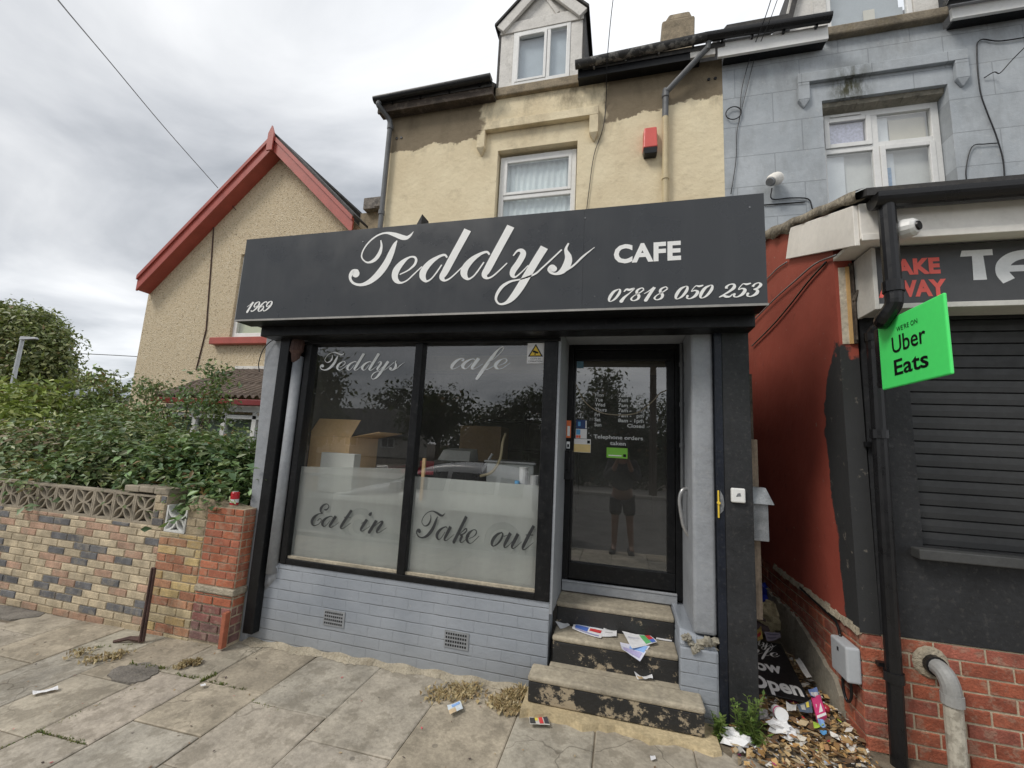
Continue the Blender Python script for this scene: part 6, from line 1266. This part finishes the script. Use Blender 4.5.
# fallen board
NR, FR = WZ(811, 703, .125), WZ(781, 644, .20); Vv = FR-NR; Lb = np.linalg.norm(Vv); Vv = Vv/Lb; Uu = np.cross(Vv, (0, 0, 1)); Uu /= np.linalg.norm(Uu); Nn = np.cross(Uu, Vv); wb_ = .40
fb = thing('fallen_board', NR, 'fallen black board with white lettering reading Now Open among the alley rubbish', 'sign board')
BL0 = NR-Uu*wb_
mb = MB(); q = [BL0, NR, NR+Vv*Lb, BL0+Vv*Lb]; mb.hexa([p-Nn*.01 for p in q]+q); mb.build('board', M('black_board', (.012, .012, .013), .45, .2, 10, spot=(.12, .11, .1), spotf=.04, spotscale=50), fb, bevel=.002)
mb = MB(); sans(mb, 'Open', BL0+Uu*.08+Vv*.045+Nn*.001, Uu, Vv, Nn, width=.30, height=.15, bold=.035); sans(mb, 'Now', BL0+Uu*.065+Vv*.255+Nn*.001, Uu, Vv, Nn, width=.25, height=.135, bold=.035)
st = script_strokes('cafe'); lay_strokes(mb, st, BL0+Uu*.10+Vv*.46+Nn*.0015, Uu*.058, Vv*.065, Nn); st = script_strokes('Teddys'); lay_strokes(mb, st, BL0+Uu*.04+Vv*.59+Nn*.0015, Uu*.038, Vv*.06, Nn); mb.build('lettering', 'vinyl', fb)
# rubbish in the alley
def rubbish(name, label, px, py, z, r, mat, seed, cat, rough=.35, col=None):
    p = WZ(px, py, z); mb = MB(); crumple(mb, (p[0], p[1], z+r[2]*.6), r, seed, col, rough=rough); return tag(mb.build(name, mat, None), label, cat, 'rubbish in the alley')
rubbish('plastic_bag', 'deep blue plastic bag at the back of the alley', 757, 606, .25, (.11, .12, .14), 'blue', 1, 'bag')
rubbish('rubbish_bag', 'cream crumpled bag behind the fallen board', 767, 628, .18, (.12, .10, .13), M('cream_bag', (.42, .36, .22), .7, .3, 14, spot=(.15, .1, .1), spotf=.2), 2, 'bag')
rubbish('rubbish_bag', 'dark mauve crumpled bag beside the cream one in the alley', 758, 627, .18, (.09, .09, .09), M('mauve_bag', (.12, .085, .085), .8, .3, 14), 3, 'bag')
rubbish('crumpled_paper', 'large crumpled white sheet at the mouth of the alley', 735, 741, .05, (.085, .05, .03), 'paper', 4, 'paper', .6)
rubbish('crumpled_paper', 'white paper heap in front of the fallen board', 781, 731, .08, (.065, .05, .03), 'paper', 5, 'paper', .6)
rubbish('crumpled_paper', 'small white tissue on the leaf litter near the brick wall', 800, 741, .06, (.035, .025, .016), M('tissue', (.60, .56, .48), .8, .1, 20), 6, 'paper', .6)
rubbish('plastic_bottle', 'red bottle cap end poking out beside the pink packet', 826, 711, .10, (.022, .022, .022), 'red', 7, 'bottle', .1)
rubbish('crumpled_paper', 'pale grey crumpled sheet next to the alley pillar', 760, 716, .09, (.05, .04, .02), M('greyish_paper', (.42, .40, .38), .8, .2, 20), 8, 'paper', .6)
rubbish('crumpled_paper', 'white scrap lying at the edge of the paving by the alley', 757, 751, .04, (.03, .02, .012), 'paper', 13, 'paper', .6)
p = WZ(776, 716, .10); cu_ = thing('paper_cup', p, 'white paper cup with a pink band lying below the fallen board', 'cup', 'rubbish in the alley')
mb = MB(); u = np.array([.05, -.75, .15]); u /= np.linalg.norm(u); mb.tube([p+(0, 0, .035), p+u*.085+(0, 0, .035)], [.026, .036], 14); mb.build('cup', 'paper', cu_)
mb = MB(); mb.tube([p+u*.045+(0, 0, .035), p+u*.062+(0, 0, .035)], [.0325, .0345], 14, cap=False); mb.build('band', M('pink_print', PK, .5, .1), cu_)
pk = thing('pink_packet', WZ(818, 712, .10), 'bright pink packet leaning against the cement skirting of the alley', 'packet', 'rubbish in the alley')
a, b, c_, d = WZ(811, 697, .15), WZ(820, 694, .17), WZ(827, 715, .12), WZ(817, 719, .11)
mb = MB(); mb.hexa([q-np.array([0, 0, .025]) for q in (d, c_, b, a)]+[d, c_, b, a]); mb.build('packet', M('pink_pack', (.62, .06, .20), .4, .1, 30), pk, bevel=.004)
mb = MB(); e_ = lambda s, t: (d*(1-s)+c_*s)*(1-t)+(a*(1-s)+b*s)*t+np.array([0, 0, .002]); mb.add([e_(.25, .2), e_(.75, .2), e_(.75, .6), e_(.25, .6)], [(0, 1, 2, 3)]); mb.add([e_(.05, .0), e_(.95, .0), e_(.95, .12), e_(.05, .12)], [(0, 1, 2, 3)]); mb.build('print', 'paper', pk)
def scrap(label, quad, z, c, seed, nm='wrapper', prints=()): leaflet(label, quad, z, c, prints, nm, .02, 'wrapper', seed, group='rubbish in the alley')
scrap('lime green and white wrapper on the leaf litter', [(813, 725), (822, 724), (824, 728), (814, 729)], .11, (.45, .62, .08), 21)
scrap('light blue wrapper scrap beside the lime green one', [(817, 720), (824, 722), (826, 729), (819, 727)], .115, LB, 22)
scrap('small blue scrap lying on the litter closer to the front than the lime wrapper', [(820, 732), (827, 733), (826, 736), (820, 735)], .10, (.1, .3, .55), 23)
scrap('dark printed packet flattened below the corner of the fallen board', [(797, 705), (811, 703), (813, 713), (800, 715)], .13, (.10, .13, .18), 24, prints=[(.2, .2, .5, .8, (.5, .5, .45)), (.6, .1, .8, .6, YE)])
scrap('white torn sheet between the cup and the dark packet', [(786, 704), (797, 706), (796, 713), (787, 712)], .13, (.6, .6, .58), 25, 'paper_sheet')
scrap('blue and white carton flap by the top of the pink packet', [(808, 690), (817, 690), (820, 698), (811, 699)], .15, (.2, .3, .6), 26, prints=[(.1, .5, .9, .95, WHT)])
scrap('white sheet lying on the far right of the litter by the bricks', [(848, 744), (857, 748), (853, 754), (846, 749)], .07, (.6, .57, .52), 27, 'paper_sheet')
scrap('mauve newspaper pile beyond the top of the fallen board', [(764, 634), (780, 633), (781, 640), (767, 642)], .23, (.30, .28, .36), 28, 'newspaper', [(.1, .2, .9, .35, (.15, .14, .2)), (.1, .6, .7, .75, (.15, .14, .2))])
scrap('white strip of packaging along the right edge of the fallen board', [(795, 660), (799, 660), (812, 678), (807, 680)], .19, (.62, .62, .6), 29, 'packaging_strip')
scrap('yellow and red wrapper left of the mauve newspaper', [(754, 632), (761, 628), (763, 640), (757, 643)], .22, (.55, .42, .12), 30, prints=[(.1, .4, .8, .7, RD)])
random.seed(77); mb = MB()
LT = [(.30, .17, .06), (.38, .24, .10), (.24, .13, .06), (.42, .30, .15), (.18, .11, .06), (.46, .36, .22)]
def flake(x, y, z, s, c):
    a = random.uniform(0, 6.28); ca, sa = math.cos(a), math.sin(a); u = np.array([ca, sa, random.uniform(-.4, .4)])*s; v = np.array([-sa, ca, random.uniform(-.4, .4)])*s*random.uniform(.4, .9); p = np.array([x, y, z])
    mb.add([p-u, p-v*.8-u*.1, p+u, p+v*.8+u*.1], [(0, 1, 2), (0, 2, 3)], c)
for _ in range(3400):
    t = random.random(); y = -.46+1.5*t**1.5; x = random.uniform(.60 if y < -.08 else .80, 1.31)
    if y < -.25 and x < .78 and random.random() < .6: continue
    h = .012+.055*min(1, max(0, (y+.35)/.7))
    c = random.choice(LT); u_ = random.random()
    if u_ < .13: c = (.6, .58, .54)
    elif u_ < .15: c = random.choice([PK, LB, RD, (.5, .6, .1)])
    flake(x, y, h+random.uniform(.006, .06), random.choice((.007, .010, .014, .018, .024, .034))*random.uniform(.7, 1.2), tuple(np.array(c)*random.uniform(.5, 1.5)))
tag(mb.build('leaf_litter', 'attrpaper', None), 'brown dead leaves and tiny scraps covering the alley mouth', 'leaf litter', kind='stuff')
random.seed(78); mb = MB()
for _ in range(190):
    x, y = random.uniform(-4.4, 1.0), random.uniform(-1.6, -.15)
    flake(x, y, gz_(x, y)+.006, random.uniform(.004, .011), tuple(np.array(random.choice(LT+[(.08, .06, .05), (.08, .06, .05), (.6, .1, .12)]))*random.uniform(.5, 1.1)))
tag(mb.build('pavement_debris', 'attrpaper', None), 'tiny leaf flakes and specks scattered over the paving', 'debris', kind='stuff')
# ================================================================== ACROSS THE ROAD (seen mirrored in the shop glass)
HG = [(.022, .036, .012), (.03, .045, .015), (.04, .055, .02), (.05, .06, .022)]
def roadtree(label, C, Q, n, size, cols, seed, base, group='trees across the road', name='tree', tw=.25):
    t = thing(name, base, label, 'tree', group); leaf_mesh('crown', t, C, Q, n, size, cols, .4, seed); mb = MB()
    mb.tube([base, (base[0], base[1], base[2]+2.2)], [tw, tw*.7], 8)
    for c in C[:5]: mb.tube([(base[0], base[1], base[2]+1.6), c], [tw*.5, tw*.15], 6)
    mb.build('trunk', 'bark', t); return t
roadtree('dark bushy tree mirrored in the cafe door glass', [(-1, -18, 2.6), (1.6, -18.2, 2.4), (.4, -18, 1.3), (3.8, -18, 2.2), (-1.5, -17.5, 1.2), (3, -17.6, 1.0)], [(2, 1.4, 1.9), (1.8, 1.3, 1.8), (2.4, 1.5, 1.5), (2., 1.4, 1.9), (1.5, 1.2, 1.3), (2, 1.2, 1.2)], 26000, .21, HG, 31, (.5, -18, -.2))
roadtree('broad dark tree mirrored in the right window pane', [(-4.2, -18, 2.7), (-6, -18, 2.0), (-3.2, -17.6, 1.2), (-7.2, -18, 1.2), (-5, -17.5, .9)], [(1.7, 1.3, 1.7), (1.7, 1.3, 1.5), (1.6, 1.2, 1.3), (1.6, 1.2, 1.2), (2, 1.2, 1.1)], 26000, .21, HG, 32, (-5, -18, -.2))
roadtree('pointed conifer rising above the mirrored trees in the door', [(-.9, -19, 3.4), (-.9, -19, 4.3), (-.9, -19, 5.1), (-.9, -19, 5.7)], [(1., .8, .8), (.65, .6, .7), (.4, .4, .6), (.18, .2, .5)], 1800, .26, HG, 33, (-.9, -19, -.2), name='conifer')
roadtree('feathery conifer mirrored at the left edge of the shop window', [(-17.3, -18, 2.4), (-17.2, -18, 3.8), (-17.1, -18, 5.0), (-17.1, -18, 5.9)], [(1.5, 1., 1.2), (1.1, .9, 1.), (.7, .6, .8), (.3, .3, .6)], 3200, .34, [(.07, .08, .03), (.05, .065, .025)], 34, (-17.2, -18, -.2), name='conifer')
roadtree('round tree behind the mirrored bungalow', [(-26, -46, 6), (-29, -46, 5), (-23.5, -46, 5)], [(3.4, 2, 3), (3, 2, 2.5), (2.8, 2, 2.4)], 3000, .6, HG, 35, (-26, -46, -.2), tw=.4)
roadtree('second round tree mirrored beside the window bar', [(-16, -34, 4.2), (-18.2, -34, 3.4)], [(2.3, 1.5, 2.2), (2, 1.5, 1.8)], 2600, .5, HG, 36, (-16.6, -34, -.2), tw=.3)
bg_ = thing('bungalow', (-27, -36, -.2), 'bungalow with a dark pitched roof mirrored in the left window pane', 'house')
mb = MB(); mb.box(-34, -22.5, -44, -38, -.3, 2.0); mb.prism([(-22.5, -44, 2.0), (-22.5, -38, 2.0), (-22.5, -41, 4.8)], (-.3, 0, 0)); mb.build('wall', M('bungalow_render', (.42, .40, .36), .9, .1), bg_)
mb = MB(); mb.prism([(-34.4, -37.6, 1.75), (-34.4, -41, 4.85), (-34.4, -41, 5.05), (-34.4, -37.5, 1.95)], (12.2, 0, 0)); mb.prism([(-34.4, -44.4, 1.75), (-34.4, -41.01, 4.85), (-34.4, -41.01, 5.05), (-34.4, -44.5, 1.95)], (12.2, 0, 0)); mb.build('roof', 'roofslate', bg_)
for x in (-32.5, -29.5, -25): mb = MB(); frame(mb, x, x+1.6, .7, 1.8, -37.98, -37.9, .1, mull=(x+.8,)); f_ = mb.build('window', 'white', bg_); mb = MB(); mb.box(x+.1, x+1.5, -37.96, -37.95, .8, 1.7); mb.build('pane', 'interiordark', f_)
tp = thing('telegraph_pole', (1.25, -9, -.2), 'wooden telegraph pole mirrored near the right side of the door glass', 'pole')
mb = MB(); mb.tube([(1.25, -14.6, -.2), (1.25, -14.6, 9.0)], [.16, .11], 10); mb.build('pole', 'postwood', tp)
mb = MB(); mb.box(.7, 1.8, -14.66, -14.54, 8.2, 8.32); mb.build('crossarm', 'postwood', tp)
# parked silver car
ca = thing('parked_car', (-2.9, -4.6, -.22), 'silver hatchback parked at the kerb behind the camera, mirrored in the frosted window', 'car')
X0, YC, Z0 = -5.15, -4.55, -.22
ST = [(0, .62, .30, .62, .60, .55, .62), (.08, .74, .22, .80, .72, .66, .74), (.35, .82, .18, .86, .88, .70, .90), (.9, .86, .18, .87, .95, .70, 1.0), (1.25, .87, .18, .87, .97, .66, 1.10), (1.75, .87, .18, .87, .97, .60, 1.40), (2.3, .87, .18, .87, .97, .60, 1.47), (2.9, .87, .18, .87, .97, .60, 1.46), (3.5, .86, .18, .87, .98, .60, 1.38), (3.9, .84, .18, .86, .99, .64, 1.12), (4.1, .80, .22, .82, .95, .70, 1.0), (4.18, .70, .32, .74, .80, .62, .84)]
vs = []; fs = []; nn_ = 12
for x, wb, zb, wbelt, zbelt, wr, zr_ in ST:
    half = [(0, zb), (wb*.9, zb), (wb, zb+.12), (wbelt, (zb+zbelt)/2), (wbelt*.985, zbelt), (wr+.03, zr_-.05), (wr*.85, zr_), (0, zr_+.015)]
    ring = half+[(-a, b) for a, b in half[-2:0:-1]]; nn_ = len(ring)
    vs += [(X0+x, YC+a, Z0+b) for a, b in ring]
for i in range(len(ST)-1):
    for k in range(nn_): a, b = i*nn_+k, i*nn_+(k+1) % nn_; fs.append((a, b, b+nn_, a+nn_))
fs += [tuple(range(nn_))[::-1], tuple(range((len(ST)-1)*nn_, len(ST)*nn_))]
mb = MB(); mb.add(vs, fs); cb_ = mb.build('body', 'carpaint', ca, smooth=True); sb_ = cb_.modifiers.new('sub', 'SUBSURF'); sb_.levels = 1; sb_.render_levels = 2
def lerpst(x):
    for a, b in zip(ST, ST[1:]):
        if a[0] <= x <= b[0]: t = (x-a[0])/(b[0]-a[0]); return [p+(q-p)*t for p, q in zip(a, b)]
DGm = M('dark_car_glass', (.01, .011, .012), .08, .1)
for s_ in (1, -1):
    for xa, xb in ((1.42, 2.28), (2.36, 3.15), (3.22, 3.62)):
        mb = MB(); vs = []; n = 8
        for i in range(n+1):
            x = xa+(xb-xa)*i/n; q = lerpst(x); 
            for f_ in (.10, .80): y = q[3]*.985+(q[5]+.03-q[3]*.985)*f_; z = q[4]+(q[6]-.05-q[4])*f_; vs.append((X0+x, YC+s_*(y+.014), Z0+z))
        mb.add(vs, [(2*i, 2*i+2, 2*i+3, 2*i+1) for i in range(n)]); mb.build('side_window', DGm, ca)
mb = MB(); mb.add([(X0+1.30, YC-.66, Z0+1.12), (X0+1.30, YC+.66, Z0+1.12), (X0+1.72, YC+.56, Z0+1.40), (X0+1.72, YC-.56, Z0+1.40)], [(0, 1, 2, 3)]); mb.build('windscreen', DGm, ca)
mb = MB(); mb.add([(X0+3.96, YC-.60, Z0+1.10), (X0+3.96, YC+.60, Z0+1.10), (X0+3.60, YC+.54, Z0+1.37), (X0+3.60, YC-.54, Z0+1.37)], [(0, 1, 2, 3)]); mb.build('rear_window', DGm, ca)
for x in (.78, 3.35):
    for s_ in (1, -1):
        mb = MB(); mb.lathe([(.20, .80*s_), (.30, .78*s_), (.31, .84*s_), (.30, .89*s_), (.22, .90*s_)], (X0+x, YC, Z0+.31), 0, 20, axis='y'); wh = mb.build('wheel', 'rubber', ca)
        mb = MB(); mb.lathe([(.21, .885*s_), (.20, .905*s_), (.05, .895*s_)], (X0+x, YC, Z0+.31), 0, 16, axis='y'); mb.build('rim', 'steel', wh)
for s_ in (1, -1):
    mb = MB(); mb.box(X0+.06, X0+.26, YC+s_*.60-.11, YC+s_*.60+.11, Z0+.68, Z0+.80); mb.build('headlight', 'white', ca, bevel=.02)
    mb = MB(); mb.box(X0+4.02, X0+4.14, YC+s_*.64-.10, YC+s_*.64+.10, Z0+.78, Z0+.98); mb.build('tail_light', 'red', ca, bevel=.02)
    mb = MB(); mb.hexa([(X0+1.36, YC+s_*.86, Z0+.99), (X0+1.50, YC+s_*.86, Z0+.99), (X0+1.50, YC+s_*1.04, Z0+.99), (X0+1.36, YC+s_*1.04, Z0+.99), (X0+1.38, YC+s_*.86, Z0+1.10), (X0+1.50, YC+s_*.86, Z0+1.10), (X0+1.50, YC+s_*1.03, Z0+1.11), (X0+1.38, YC+s_*1.03, Z0+1.11)]); mb.build('mirror', 'carpaint', ca)
# the photographer
pe = thing('person', (.02, -3.32, 0), 'person in dark jacket and shorts holding up a phone, mirrored in the cafe door', 'person')
def skin_chain(name, verts, edges, mat, parent, root=0, sub=2):
    me = bpy.data.meshes.new(name); o0 = np.array(ORG[parent.name]); me.from_pydata([tuple(np.array(v[:3])-o0) for v in verts], edges, []); me.materials.append(MT[mat] if isinstance(mat, str) else mat)
    o = bpy.data.objects.new(name, me); COL.objects.link(o); o.parent = parent; ORG[o.name] = tuple(o0)
    bpy.context.view_layer.objects.active = o
    md = o.modifiers.new('skin', 'SKIN'); md.use_smooth_shade = True
    for i, v in enumerate(verts):
        sv = me.skin_vertices[0].data[i]; rr_ = v[3]; sv.radius = rr_ if isinstance(rr_, tuple) else (rr_, rr_); sv.use_root = (i == root)
    s_ = o.modifiers.new('sub', 'SUBSURF'); s_.levels = 1; s_.render_levels = sub
    return o
bx_, by_ = .02, -3.40; zf = gz_(bx_, by_)
V_ = [(bx_, by_, zf+.93, (.15, .11)), (bx_, by_, zf+1.12, (.14, .10)), (bx_, by_, zf+1.32, (.17, .115)), (bx_, by_+.0, zf+1.46, (.06, .06)), (bx_, by_+.015, zf+1.53, .055), (bx_, by_+.03, zf+1.62, (.085, .10)), (bx_, by_+.02, zf+1.71, (.075, .09)),
      (bx_-.19, by_, zf+1.40, .06), (bx_-.24, by_+.05, zf+1.17, .048), (bx_-.13, by_+.23, zf+1.33, .04), (bx_-.07, by_+.32, zf+1.50, .028),
      (bx_+.19, by_, zf+1.40, .06), (bx_+.24, by_+.05, zf+1.17, .048), (bx_+.13, by_+.23, zf+1.33, .04), (bx_+.07, by_+.32, zf+1.50, .028),
      (bx_-.10, by_, zf+.84, .095), (bx_-.11, by_+.02, zf+.50, .062), (bx_-.12, by_, zf+.10, .042), (bx_-.13, by_+.12, zf+.035, .035),
      (bx_+.10, by_, zf+.84, .095), (bx_+.12, by_+.02, zf+.50, .062), (bx_+.15, by_, zf+.10, .042), (bx_+.17, by_+.12, zf+.035, .035)]
E_ = [(0, 1), (1, 2), (2, 3), (3, 4), (4, 5), (5, 6), (2, 7), (7, 8), (8, 9), (9, 10), (2, 11), (11, 12), (12, 13), (13, 14), (0, 15), (15, 16), (16, 17), (17, 18), (0, 19), (19, 20), (20, 21), (21, 22)]
skin_chain('body', V_, E_, 'skin', pe)
V2 = [(v[0], v[1], v[2], tuple(np.array(v[3] if isinstance(v[3], tuple) else (v[3], v[3]))+.034)) for v in (V_[0], V_[1], V_[2], V_[7], V_[8], V_[9], V_[11], V_[12], V_[13])]
skin_chain('jacket', V2, [(0, 1), (1, 2), (2, 3), (3, 4), (4, 5), (2, 6), (6, 7), (7, 8)], 'darkcloth', pe)
V3 = [(bx_, by_, zf+.96, (.175, .135)), (bx_-.10, by_, zf+.82, .118), (bx_-.11, by_+.015, zf+.56, .10), (bx_+.10, by_, zf+.82, .118), (bx_+.12, by_+.015, zf+.56, .10)]
skin_chain('shorts', V3, [(0, 1), (1, 2), (0, 3), (3, 4)], 'darkcloth', pe)
mb = MB(); crumple(mb, (bx_, by_+.0, zf+1.70), (.098, .112, .095), 3, None, 16, 10, .05); mb.build('hair', M('dark_hair', (.02, .014, .01), .7, .2, 40), pe, smooth=True)
for s_ in (-1, 1):
    mb = MB(); mb.hexa([(bx_+s_*.13-.045, by_-.06, zf), (bx_+s_*.13+.045, by_-.06, zf), (bx_+s_*.15+.05, by_+.20, zf), (bx_+s_*.15-.05, by_+.20, zf), (bx_+s_*.13-.04, by_-.05, zf+.09), (bx_+s_*.13+.04, by_-.05, zf+.09), (bx_+s_*.15+.035, by_+.17, zf+.045), (bx_+s_*.15-.035, by_+.17, zf+.045)]); mb.build('shoe', 'rubber', pe, bevel=.015)
    for k in range(4):
        h0 = (bx_+s_*.07, by_+.33, zf+1.50); a = [h0, (bx_+s_*.085, by_+.36, zf+1.535+.018*k), (bx_+s_*.07, by_+.385, zf+1.54+.018*k), (bx_+s_*.045, by_+.384, zf+1.54+.018*k)]
        mb = MB(); mb.tube(catmull(a, 4), [.012]*3+[.0085]*10, 8); mb.build('finger', 'skin', pe, smooth=True)
    mb = MB(); mb.tube(catmull([(bx_+s_*.065, by_+.32, zf+1.50), (bx_+s_*.055, by_+.335, zf+1.545), (bx_+s_*.03, by_+.345, zf+1.57)], 4), [.013]*4+[.009]*5, 8); mb.build('thumb', 'skin', pe, smooth=True)
mb = MB(); mb.box(bx_-.08, bx_+.065, -3.045, -3.036, 1.55, 1.625); ph = mb.build('phone', 'blackplastic', None, bevel=.003); tag(ph, 'black phone held up in both hands by the mirrored person', 'phone')
